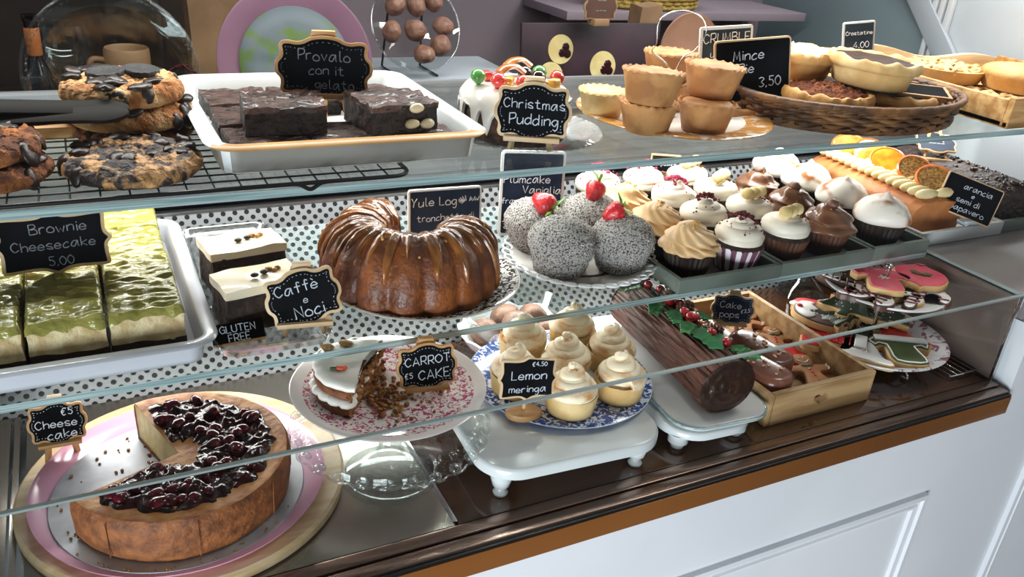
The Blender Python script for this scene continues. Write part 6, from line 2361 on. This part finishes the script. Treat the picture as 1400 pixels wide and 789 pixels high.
def make_mince(label, loc, s_=1.0, seed=1, mat='mince_pastry', tilt=0):
    t = thing('mince_pie', label, 'pie', loc, seed * 1.1, 'mince pies on the gold-rimmed plate')
    t.rotation_euler = (radians(tilt), 0, seed * 1.1)
    t.scale = (s_, s_, s_)
    bm = B()
    lathe(bm, [(0, 0), (0.026, 0), (0.0285, 0.002), (0.0365, 0.034), (0.0385, 0.0375), (0.0372, 0.0395), (0.034, 0.038), (0.033, 0.034), (0, 0.034)], 72,
          lambda a, i, r, z: (r * (1 + 0.014 * nz3((cos(a) * 2, sin(a) * 2, z * 40), 1, seed) + (0.014 * cos(a * 22) if z > .036 else 0)), z + (0.0012 * cos(a * 22 + 1) if z > 0.036 else 0)))
    obj('pastry_case', bm, mat, t, 60)
    bm = B()
    lathe(bm, [(0.0335, 0.0345), (0.0325, 0.0385), (0.028, 0.040), (0.015, 0.0415), (0, 0.0405)], 40, lambda a, i, r, z: (r * (1 + 0.05 * nz3((cos(a) * 2, sin(a) * 2, 0), 2, seed)), z + 0.0018 * nz3((r * cos(a) * 90, r * sin(a) * 90, 0), 1, seed)))
    obj('lid', bm, mat, t, 80)
    return t


make_mince('mince pie at the bottom of the stack beside the Christmas cake sign', (0.617, 0.830, MPZ), 0.95, 1)
make_mince('mince pie on top of the stack beside the Christmas cake sign', (0.606, 0.816, MPZ + 0.0385), 0.98, 2, tilt=4)
make_mince('mince pie at the bottom of the stack next to the Mince Pie sign', (0.694, 0.815, MPZ), 0.95, 3)
make_mince('mince pie on top of the stack next to the Mince Pie sign', (0.712, 0.836, MPZ + 0.0385), 1.0, 4, tilt=-3)
make_mince('pale mince pie standing alone at the plate edge near the Christmas cake', (0.600, 0.906, MPZ), 0.85, 5, 'pale_pastry')
make_mince('mince pie at the bottom behind the two stacks under the wire loop', (0.716, 0.928, MPZ), 0.95, 6)
make_mince('mince pie on top of the rear stack under the wire loop', (0.712, 0.926, MPZ + 0.0385), 0.95, 7)
# wire card holder
t = thing('card_holder', 'thin wire loop card holder rising behind the mince pies', 'card holder', (0.690, 0.888, MPZ), radians(-36))
bm = B()
P = spline([(-0.004, 0, 0.0), (-0.004, 0, 0.055), (-0.014, 0, 0.070), (-0.030, 0, 0.080), (-0.026, 0, 0.092), (-0.027, 0, 0.118), (-0.012, 0, 0.131), (0.008, 0, 0.134), (0.027, 0, 0.126), (0.033, 0, 0.108), (0.022, 0, 0.086), (0.010, 0, 0.078), (0.003, 0, 0.055), (0.003, 0, 0.0)], 5)
tube(bm, P, 0.0009, 6); obj('wire_loop', bm, 'chrome', t, 80)
bm = B(); lathe(bm, [(0, 0), (0.012, 0), (0.012, 0.002), (0.003, 0.006), (0, 0.006)], 20); obj('base', bm, 'chrome', t)
sign('price_sign', 'large black sign with pale frame reading Mince Pie 3,50 on a curved wooden holder', (0.822, 0.888, TZ0), -22, 0.106, 0.084, 0.062,
     [('Mince', -0.006, 0.015, 0.0125, 0.03), ('Pie', -0.009, -0.003, 0.0125, 0.03), ('3,50', 0.024, -0.022, 0.0125, 0.05)], style='rect', frame='beige_frame', base='block', tilt=7, roll=-8, bw=0.0026)
t = thing('wooden_holder', 'curved pale wooden sign holder with hooked end at the plate edge', 'sign holder', (0.822, 0.858, TZ0), radians(-22))
bm = B()
prism(bm, sm([(-0.045, 0.002), (0.03, 0.002), (0.046, 0.006), (0.052, 0.022), (0.046, 0.026), (0.042, 0.018), (0.025, 0.016), (-0.02, 0.014), (-0.045, 0.012)], 4), -0.005, 0.005, 0.001, UP)
obj('rail', bm, 'sign_wood', t, 50)
sign('price_sign', 'white-framed slate sign reading CRUMBLE behind the Mince Pie sign', (0.832, 0.962, TZ0), -12, 0.082, 0.056, 0.080,
     [('CRUMBLE', 0.0, 0.006, 0.0125), ('uvetta', 0.0, -0.014, 0.010)], style='rect', frame='white_frame', board='slate_lit', chalk='chalk_bright', base='block', tilt=5, roll=-5, bw=0.0045)


def braid_basket(name, label, loc, a_, b_, h_, mat, rows_n=6, stakes=34, flare=1.18, rz=0.0, thick=0.0032):
    t = thing(name, label, 'basket', loc, rz)
    for k in range(rows_n):
        u = (k + 0.5) / rows_n
        f_ = 1 + (flare - 1) * u
        bm = B()
        n = stakes * 8
        P = []
        for i in range(n):
            a = 2 * pi * i / n
            w_ = 0.0034 * sin(a * stakes + (pi if k % 2 else 0))
            P.append(((a_ * f_ + w_) * cos(a), (b_ * f_ + w_) * sin(a), h_ * u + 0.002 + 0.0008 * sin(a * stakes)))
        tube(bm, P, thick, 6, closed=True)
        obj('woven_row', bm, mat, t, 80)
    bm = B()
    n = stakes * 2
    for i in range(n):
        a, a2 = 2 * pi * i / n, 2 * pi * (i + 3.2) / n
        f_ = flare
        tube(bm, spline([((a_ * f_ - .002) * cos(a), (b_ * f_ - .002) * sin(a), h_ - 0.003), ((a_ * f_ + .005) * cos((a + a2) / 2), (b_ * f_ + .005) * sin((a + a2) / 2), h_ + 0.004), ((a_ * f_ + .001) * cos(a2), (b_ * f_ + .001) * sin(a2), h_ + 0.002)], 3), thick * 1.2, 6)
    obj('braided_rim', bm, mat, t, 80)
    bm = B()
    for i in range(n):
        a, a2 = 2 * pi * i / n, 2 * pi * (i + 1.8) / n
        tube(bm, [((a_ + .002) * cos(a), (b_ + .002) * sin(a), 0.0035), ((a_ + .006) * cos((a + a2) / 2), (b_ + .006) * sin((a + a2) / 2), 0.0055), ((a_ * 1.02 + .003) * cos(a2), (b_ * 1.02 + .003) * sin(a2), 0.0085)], thick * .8, 5)
    obj('braided_foot', bm, mat, t, 80)
    bm = B(); lathe(bm, [(0, 0.0005), (1.0, 0.0005), (1.0, 0.004), (0, 0.004)], 60, mtx=SC(a_, b_, 1)); obj('base', bm, mat, t)
    return t


braid_basket('wicker_basket', 'brown oval wicker basket full of tarts at the shelf edge', (0.985, 0.862, TZ0 + 0.0012), 0.166, 0.112, 0.034, 'wicker', 6, 26, 1.08, radians(-3), 0.0036)
KZ = TZ0 + 0.0056


def make_tart_big(label, loc, R, h_, seed, mat, top, topname, pitch=0, roll=0, dome=0.004, crumb=False):
    t = thing('crostata', label, 'tart', loc, seed, 'tarts in the oval wicker basket')
    t.rotation_euler = (radians(pitch), radians(roll), seed)
    bm = B()
    lathe(bm, [(0, 0), (R * .80, 0), (R * .84, 0.002), (R * .92, h_ * .60), (R * 1.0, h_ * .62), (R * 1.05, h_ * .72), (R * 1.05, h_ * .88), (R * 1.0, h_ * 1.0), (R * .92, h_ * 1.0), (R * .87, h_ * .86), (0, h_ * .80)], 108,
          lambda a, i, r, z: (r * (1 + (0.012 * sin(a * 9 + seed) * (z > h_ * .55)) + (0.05 * nz3((cos(a) * 4, sin(a) * 4, z * 30), 1, seed) if z > h_ * .55 else 0.012 * nz3((cos(a) * 3, sin(a) * 3, z * 50), 1, seed))), z + (h_ * (0.03 * sin(a * 9 + 1.0) + 0.09 * nz3((cos(a) * 5, sin(a) * 5, 3), 1, seed)) if z > h_ * .8 else 0)))
    obj('pastry_case', bm, mat, t, 60)
    bm = B()
    n_ = 22 if crumb else 8
    pr_ = [(R * (1.0 if crumb else .90) * (1 - q / n_), h_ * (.90 if crumb else .92) + dome * (1 - (1 - q / n_) ** 2)) for q in range(n_)] + [(0, h_ * .92 + dome)]
    lathe(bm, pr_, 110, lambda a, i, r, z: (r, z + ((0.0055 if crumb else 0.0008) * nz3((cos(a) * r, sin(a) * r, 0), 130 if crumb else 60, seed) + (0.0035 * nz3((cos(a) * r, sin(a) * r, 0), 300, seed) if crumb else 0))))
    obj(topname, bm, top, t, 80)
    return t


make_tart_big('cocoa crumb topped tart at the basket front near the Mince Pie sign', (0.914, 0.834, KZ), 0.058, 0.041, 1, 'short_pastry', 'cocoa_top', 'cocoa_crumble', dome=0.010, crumb=True)
make_tart_big('dark filled tart at the basket front under the flat black card', (1.040, 0.828, KZ), 0.060, 0.038, 2, 'short_pastry', 'dark_filling', 'filling', dome=0.001)
make_tart_big('pale crumble topped tart at the back of the basket by the Mince Pie sign', (0.915, 0.917, KZ), 0.040, 0.036, 3, 'short_pastry', 'crumble_top', 'crumble', dome=0.010, crumb=True)
make_tart_big('dark filled tart at the bottom of the basket beneath the sugared tart', (1.000, 0.925, KZ), 0.042, 0.034, 4, 'pale_pastry', 'dark_filling', 'filling', dome=0.001)
make_tart_big('chocolate filled tart stacked highest across the basket', (0.987, 0.832, KZ + 0.046), 0.060, 0.038, 5, 'pale_pastry', 'choc_fill', 'filling', pitch=-2, roll=2, dome=0.001)
make_tart_big('sugar dusted tart stacked at the back of the basket', (0.930, 0.920, KZ + 0.041), 0.056, 0.038, 6, 'short_pastry', 'sugar_dust', 'sugar_crust', dome=0.006, crumb=True)
t = thing('slate_card', 'small black wood-framed card lying flat on the dark tart', 'sign', (1.060, 0.800, KZ + 0.0395), radians(-38), 'chalkboard price signs')
bm = B(); box(bm, (0, 0, 0.002), (0.072, 0.050, 0.004), 0.0008, RX(radians(7))); obj('frame', bm, 'sign_wood', t)
bm = B(); box(bm, (0, 0, 0.0041), (0.062, 0.041, 0.0008), 0, RX(radians(7))); obj('board', bm, 'slate', t)
sign('price_sign', 'small white-framed sign reading Crostatine 4,00 behind the basket tarts', (1.108, 0.975, TZ0), -28, 0.050, 0.056, 0.085,
     [('Crostatine', 0.0, 0.008, 0.0056), ('4,00', 0.004, -0.012, 0.0095)], style='rect', frame='white_frame', board='slate_lit', chalk='chalk_bright', base='block', tilt=6, roll=-9, bw=0.003)

# straw basket behind the mince pies
braid_basket('straw_basket', 'small yellow straw basket behind the mince pies', (0.852, 1.045, TZ0), 0.040, 0.030, 0.040, 'straw', 5, 20, 1.2, 0, 0.0032)

# wooden pie box
WX0, WX1, WY0, WY1 = 1.195, 1.585, 0.748, 1.06
t = thing('wooden_box', 'wooden pie box with a wavy high back at the shelf end', 'box', ((WX0 + WX1) / 2, (WY0 + WY1) / 2, TZ0))
w_, d_ = WX1 - WX0, WY1 - WY0
bm = B(); box(bm, (0, 0, 0.004), (w_, d_, 0.008)); obj('base', bm, 'board_wood', t)
bm = B(); box(bm, (0, -d_ / 2 + 0.005, 0.022), (w_, 0.010, 0.044), 0.002); obj('front_board', bm, 'board_wood', t)
bm = B(); prism(bm, [(-w_ / 2, 0.001), (w_ / 2, 0.001)] + [(w_ / 2 - w_ * q / 20, 0.034 + 0.026 * (q / 20) ** 1.2 + 0.006 * sin(q / 20 * 9)) for q in range(21)], -0.005, 0.005, 0.001, T(0, d_ / 2 - 0.005, 0.0) @ UP); obj('back_board', bm, 'pale_wood', t, 50)
for s_ in (-1, 1):
    bm = B(); box(bm, (s_ * (w_ / 2 - 0.005), 0, 0.02), (0.010, d_ - 0.02, 0.040), 0.002); obj('side_board', bm, 'board_wood', t)


def make_lattice(label, loc, rz, seed, R=0.062, h_=0.020):
    t = thing('lattice_pie', label, 'pie', loc, rz, 'pies in the wooden box')
    bm = B(); lathe(bm, [(0, 0), (R * .88, 0), (R, h_ * .8), (R * 1.02, h_), (R * .95, h_ * 1.02), (R * .9, h_ * .8), (0, h_ * .8)], 60); obj('pastry_case', bm, 'lattice', t, 60)
    bm = B(); lathe(bm, [(R * .92, h_ * .82), (0, h_ * .86)], 40); obj('filling', bm, 'dark_filling', t)
    for q in range(5):
        for ax in (0, 1):
            o_ = (-0.66 + 0.33 * q) * R
            L_ = math.sqrt(max(0, R * R - o_ * o_)) * .96
            P = [(o_ + 0.001 * sin(q + k), -L_ + 2 * L_ * k / 8, h_ * .95 + 0.0025 * cos(pi * (k + q + ax))) for k in range(9)]
            if ax:
                P = [(y, x, z) for x, y, z in P]
            bm = B(); tube(bm, P, 0.0062, 6, flat=0.5); obj('pastry_strip', bm, 'lattice', t, 80)
    return t


lz = TZ0 + 0.0083
make_lattice('lattice pie at the bottom of the wooden box next to the basket', (1.274, 0.842, lz), 0.3, 2)
make_lattice('lattice pie at the bottom of the wooden box, back corner', (1.300, 0.982, lz), 0.9, 3)
make_lattice('lattice pie at the bottom of the wooden box, at the shelf end', (1.405, 0.850, lz), 0.5, 4)
make_lattice('lattice pie stacked at the back between basket and round pie', (1.272, 0.930, lz + 0.0235), 0.1, 5)
t = thing('round_pie', 'golden covered round pie stacked in the wooden box', 'pie', (1.340, 0.836, lz + 0.0245), 0.4, 'pies in the wooden box')
bm = B(); lathe(bm, [(0, 0), (0.058, 0), (0.064, 0.020), (0.065, 0.024), (0.060, 0.030), (0.045, 0.034), (0, 0.036)], 60, lambda a, i, r, z: (r * (1 + 0.01 * sin(a * 5)), z + 0.001 * nz3((cos(a) * 3, sin(a) * 3, 0), 2, 1))); obj('crust', bm, 'short_pastry', t, 60)

# ------------------------------------------------------------------ behind the case
BCZ = 0.2001
t = thing('beaded_plate_reflection', 'reflection of a large beaded glass plate, built standing behind the cookies', 'plate', (0.048, 1.30, BCZ + 0.002))  # mirrored plate in the glass, modelled as a solid one
R = 0.112
mt_ = T(0, 0, R) @ RX(radians(78))
bm = B(); lathe(bm, [(0, 0), (R * .7, 0), (R * .82, 0.004), (R * .98, 0.012), (R, 0.013), (R * .98, 0.015), (R * .8, 0.008), (0, 0.004)], 72, mtx=mt_); obj('dish', bm, 'jar', t, 60)
bm = B()
for k in range(84):
    a = 2 * pi * k / 84
    blob(bm, (R * .94 * cos(a), R * .94 * sin(a), 0.014), (0.0030, 0.0030, 0.0025), 1, mtx=mt_)
obj('beaded_rim', bm, 'jar', t, 80)
bm = B(); tube(bm, [(R * 1.0 * cos(2 * pi * k / 60), R * 1.0 * sin(2 * pi * k / 60), 0.0135) for k in range(60)], 0.0022, 6, closed=True, mtx=mt_); obj('rim_line', bm, 'pressed', t, 80)
bm = B()
for s_ in (-1, 1):
    tube(bm, spline([(s_ * 0.04, -0.02, 0.008), (s_ * 0.04, -0.012, 0.0022), (s_ * 0.04, 0.02, 0.0022), (s_ * 0.03, 0.04, 0.09)], 5), 0.002, 6)
obj('wire_easel', bm, 'black_wire', t, 80)

t = thing('pitcher_reflection', 'reflection of a tan pottery pitcher, built solid behind the glass plate', 'pitcher', (0.075, 1.44, BCZ))  # mug reflected along with the ring plate, given a solid body
bm = B(); lathe(bm, [(0, 0), (0.032, 0), (0.034, 0.004), (0.033, 0.12), (0.031, 0.124), (0.029, 0.12), (0.029, 0.01), (0, 0.008)], 40); obj('body', bm, 'clay', t, 60)
bm = B(); tube(bm, spline([(-0.031, 0, 0.105), (-0.050, 0, 0.105), (-0.055, 0, 0.08), (-0.050, 0, 0.05), (-0.031, 0, 0.04)], 5), 0.005, 8); obj('handle', bm, 'clay', t, 80)
t = thing('glass_jar', 'glass jar with grey metal lid behind the beaded plate', 'jar', (0.095, 1.56, BCZ))
bm = B(); lathe(bm, [(0, 0), (0.045, 0), (0.048, 0.006), (0.048, 0.17), (0.044, 0.185), (0.042, 0.185), (0.045, 0.17), (0.045, 0.01), (0, 0.008)], 40); obj('body', bm, 'jar', t, 60)
bm = B(); lathe(bm, [(0, 0.198), (0.044, 0.198), (0.046, 0.194), (0.046, 0.183), (0, 0.183)], 40); obj('lid', bm, 'steel_dull', t)
t = thing('glass_goblet', 'round glass goblet on a stem seen through the beaded plate', 'goblet', (-0.012, 1.50, BCZ))
bm = B(); lathe(bm, [(0, 0), (0.03, 0.001), (0.03, 0.003), (0.006, 0.008), (0.005, 0.06), (0.02, 0.07), (0.040, 0.09), (0.046, 0.12), (0.040, 0.15), (0.038, 0.15), (0.043, 0.12), (0.037, 0.092), (0, 0.072)], 40); obj('bowl', bm, 'pressed', t, 60)
t = thing('dark_bottle', 'dark bottle with an orange band behind the cookie stack', 'bottle', (-0.048, 1.42, BCZ))
bm = B(); lathe(bm, [(0, 0), (0.020, 0), (0.022, 0.004), (0.022, 0.08), (0.012, 0.105), (0.009, 0.115), (0.009, 0.165), (0.0105, 0.167), (0.0105, 0.175), (0, 0.176)], 30); obj('body', bm, 'bottle', t, 60)
bm = B(); lathe(bm, [(0.0095, 0.118), (0.0102, 0.12), (0.0102, 0.155), (0.0095, 0.157)], 24); obj('band', bm, 'label_orange', t)
t = thing('tall_canister', 'tall dark glass canister at the edge of the back counter', 'canister', (-0.155, 1.46, BCZ))
bm = B(); lathe(bm, [(0, 0), (0.035, 0), (0.037, 0.004), (0.037, 0.18), (0.033, 0.188), (0, 0.188)], 36); obj('body', bm, 'bottle', t, 60)
bm = B(); lathe(bm, [(0.030, 0.188), (0.032, 0.19), (0.032, 0.205), (0.012, 0.21), (0.012, 0.222), (0, 0.224)], 36); obj('lid', bm, 'steel_dull', t, 50)
t = thing('red_wreath', 'small red wire wreath behind the beaded glass plate', 'wreath', (0.148, 1.40, BCZ))
bm = B()
rb = random.Random(4)
for k in range(5):
    tube(bm, [(0.028 * cos(2 * pi * i / 30) * (1 + .1 * rb.uniform(-1, 1)), 0.006 * rb.uniform(-1, 1), 0.066 + 0.036 * sin(2 * pi * i / 30) * (1 + .1 * rb.uniform(-1, 1))) for i in range(30)], 0.0012, 5, closed=True)
obj('wire_ring', bm, 'maroon', t, 80)
bm = B(); box(bm, (0, 0, 0.015), (0.03, 0.03, 0.03), 0.004); obj('foot', bm, 'dark_wall', t)
t = thing('paper_bag', 'tan paper bag standing between the glass plate and the pink plate', 'paper bag', (0.215, 1.50, BCZ))
bm = B(); crinkle_box(bm, 0.085, 0.06, 0, 0.26, 0.006, 30, 3, 10); obj('bag', bm, 'paper', t, 60)
bm = B(); tube(bm, spline([(-0.02, 0, 0.255), (-0.018, 0, 0.285), (0.018, 0, 0.285), (0.02, 0, 0.255)], 5), 0.002, 6); obj('handle', bm, 'paper', t, 80)

t = thing('pink_plate_reflection', 'reflection of a large pink-rimmed plate, built standing behind the brownie tray', 'plate', (0.305, 1.32, BCZ + 0.002))  # a reflection in the back glass turned into an upright plate
R = 0.118
mt_ = T(0, 0, R) @ RX(radians(76))
bm = B(); lathe(bm, [(0, 0), (R * .75, 0), (R, 0.012), (R, 0.015), (R * .97, 0.016), (R * .76, 0.005), (0, 0.004)], 72, mtx=mt_); obj('dish', bm, 'mauve_plate', t, 60)
bm = B()
lathe(bm, [(R * .72, 0.0045), (R * .71, 0.008), (R * .5, 0.010), (R * .3, 0.011), (R * .1, 0.011), (0, 0.011)], 60, lambda a, i, r, z: (r, z + 0.003 * nz3((r * cos(a), r * sin(a), 0), 50, 2) * (r < R * .7)), mtx=mt_)
obj('leafy_cake', bm, 'leaf_cake', t, 80)
bm = B()
for s_ in (-1, 1):
    tube(bm, spline([(s_ * 0.04, -0.02, 0.008), (s_ * 0.04, -0.012, 0.0022), (s_ * 0.04, 0.03, 0.0022), (s_ * 0.03, 0.05, 0.09)], 5), 0.002, 6)
obj('wire_easel', bm, 'black_wire', t, 80)

t = thing('white_riser', 'grey white display block behind the brownie tray under the truffle plate', 'display block', (0.560, 1.405, BCZ))
bm = B(); box(bm, (0, 0, 0.045), (0.28, 0.20, 0.09), 0.004); obj('block', bm, 'grey_wall', t)
t = thing('truffle_plate_reflection', 'reflection of a round truffle plate, built tilted up on the display block', 'plate', (0.512, 1.36, BCZ + 0.0905))  # plate and truffles are a reflection, rebuilt as solid objects
R = 0.076
tp = T(0, 0, R) @ RX(radians(62))
bm = B(); lathe(bm, [(0, 0), (R * .75, 0), (R, 0.010), (R * .99, 0.013), (R * .74, 0.004), (0, 0.004)], 60, mtx=tp); obj('dish', bm, 'jar', t, 60)
bm = B(); tube(bm, [(R * cos(2 * pi * k / 60), R * sin(2 * pi * k / 60), 0.0115) for k in range(60)], 0.0018, 6, closed=True, mtx=tp); obj('rim_line', bm, 'pressed', t, 80)
bm = B()
for s_ in (-1, 1):
    tube(bm, [(s_ * 0.035, -0.024, 0.002), (s_ * 0.035, 0.06, 0.002), (s_ * 0.03, 0.045, 0.10)], 0.002, 6)
obj('wire_easel', bm, 'black_wire', t, 80)
wb = ['at the lower rim', 'at the rim towards the pink plate', 'at the centre', 'at the rim towards the Christmas cake', 'at the upper rim', 'between centre and lower rim', 'at the upper rim by the pink plate', 'between centre and upper rim']
for k, (x, y) in enumerate(((0.004, -0.050), (-0.046, -0.012), (-0.006, -0.010), (0.044, -0.004), (0.034, 0.038), (0.034, -0.036), (-0.034, 0.030), (0.002, 0.030))):
    o = tr0.copy(); C.objects.link(o)
    p = Vector((0.512, 1.36, BCZ + 0.0905)) + (tp @ Vector((x, y, 0.019)))
    o.location = p; o.scale = (0.85, 0.85, 0.85); o.rotation_euler = (k, 2 * k, k)
    tag(o, f'reflected dark truffle on the tilted glass plate, {wb[k]}', 'truffle', 'reflected truffles on the tilted plate')

t = thing('dessert_reflection', 'reflection of pale biscuits with berries, built as a mulberry panel behind the pudding', 'picture', (0.865, 1.345, BCZ), radians(0))  # solid panel with raised discs in place of a dessert reflection
mt_ = RX(radians(-8))
bm = B(); box(bm, (0, 0, 0.088), (0.300, 0.008, 0.176), 0.002, mt_); obj('panel', bm, 'mulberry', t)
for k, (x, z, r) in enumerate(((-0.070, 0.130, 0.026), (0.022, 0.098, 0.028), (-0.090, 0.082, 0.026), (-0.045, 0.040, 0.030))):
    bm = B(); lathe(bm, [(0, 0), (r, 0), (r, 0.0015), (0, 0.002)], 30, mtx=mt_ @ T(x, -0.004, z) @ RX(radians(90)))
    o = obj('biscuit_reflection', bm, 'moon_cookie', t)
    bm = B()
    for q, (dx, dz) in enumerate(((0.010, 0.004), (0.014, -0.008), (0.003, -0.006))):
        lathe(bm, [(0, 0), (r * .3, 0), (r * .25, 0.0015), (0, 0.002)], 16, mtx=mt_ @ T(x + dx, -0.0062, z + dz) @ RX(radians(90)))
    obj('berry_reflection', bm, 'candy_dark', o)
bm = B()
for q in range(7):
    tube(bm, [(0.03 + (0.012 + 0.007 * q) * cos(2 * pi * i / 40), -0.0055, 0.045 + (0.012 + 0.007 * q) * 0.6 * sin(2 * pi * i / 40)) for i in range(40)], 0.0012, 4, closed=True, mtx=mt_)
obj('doily_reflection', bm, 'lilac_wall', t, 80)
sign('plaque_reflection', 'blurred reflection built as a small brown scalloped plaque above the mulberry panel', (0.852, 1.332, BCZ + 0.1765), 0, 0.070, 0.052, 0.032, [('~~', 0, 0.004, 0.010), ('~~~', 0, -0.012, 0.008)], frame='paper', board='slate_brown', chalk='chalk_dim', base='block', tilt=0, group='chalkboard price signs')  # dim reflection given the shape of a plaque
t = thing('wall_shelf', 'mauve-grey wall shelf carrying a straw basket behind the case', 'shelf', (1.25, 1.66, 0.357))
bm = B(); box(bm, (0, 0, 0), (0.66, 0.20, 0.018), 0.002); obj('plank', bm, 'lilac_wall', t)
for s_ in (-1, 1):
    bm = B(); box(bm, (s_ * 0.25, 0.06, -0.03), (0.015, 0.08, 0.05), 0.002); obj('bracket', bm, 'lilac_wall', t)
braid_basket('straw_basket', 'wide yellow straw basket on the wall shelf above the mulberry panel', (1.17, 1.64, 0.3665), 0.12, 0.07, 0.06, 'straw', 7, 30, 1.2, 0, 0.0040)
t = thing('tan_plate_reflection', 'round tan reflection built as a plate beside the mulberry panel', 'plate', (1.085, 1.36, BCZ))  # tan disc of reflection, modelled as a plate on a stand
R = 0.075
mt_ = T(0, 0, R + 0.045) @ RX(radians(80))
bm = B(); lathe(bm, [(0, 0), (R * .7, 0), (R, 0.010), (R * .98, 0.013), (R * .72, 0.005), (0, 0.004)], 60, mtx=mt_); obj('dish', bm, 'terracotta', t, 60)
bm = B(); box(bm, (0, 0.0, 0.024), (0.09, 0.06, 0.048), 0.003); obj('stand', bm, 'dark_wall', t)
t = thing('kraft_bag', 'folded kraft paper bag standing between mulberry panel and tan plate', 'paper bag', (1.015, 1.42, BCZ))
bm = B(); crinkle_box(bm, 0.05, 0.04, 0, 0.20, 0.005, 30, 6, 10); obj('bag', bm, 'paper', t, 60)
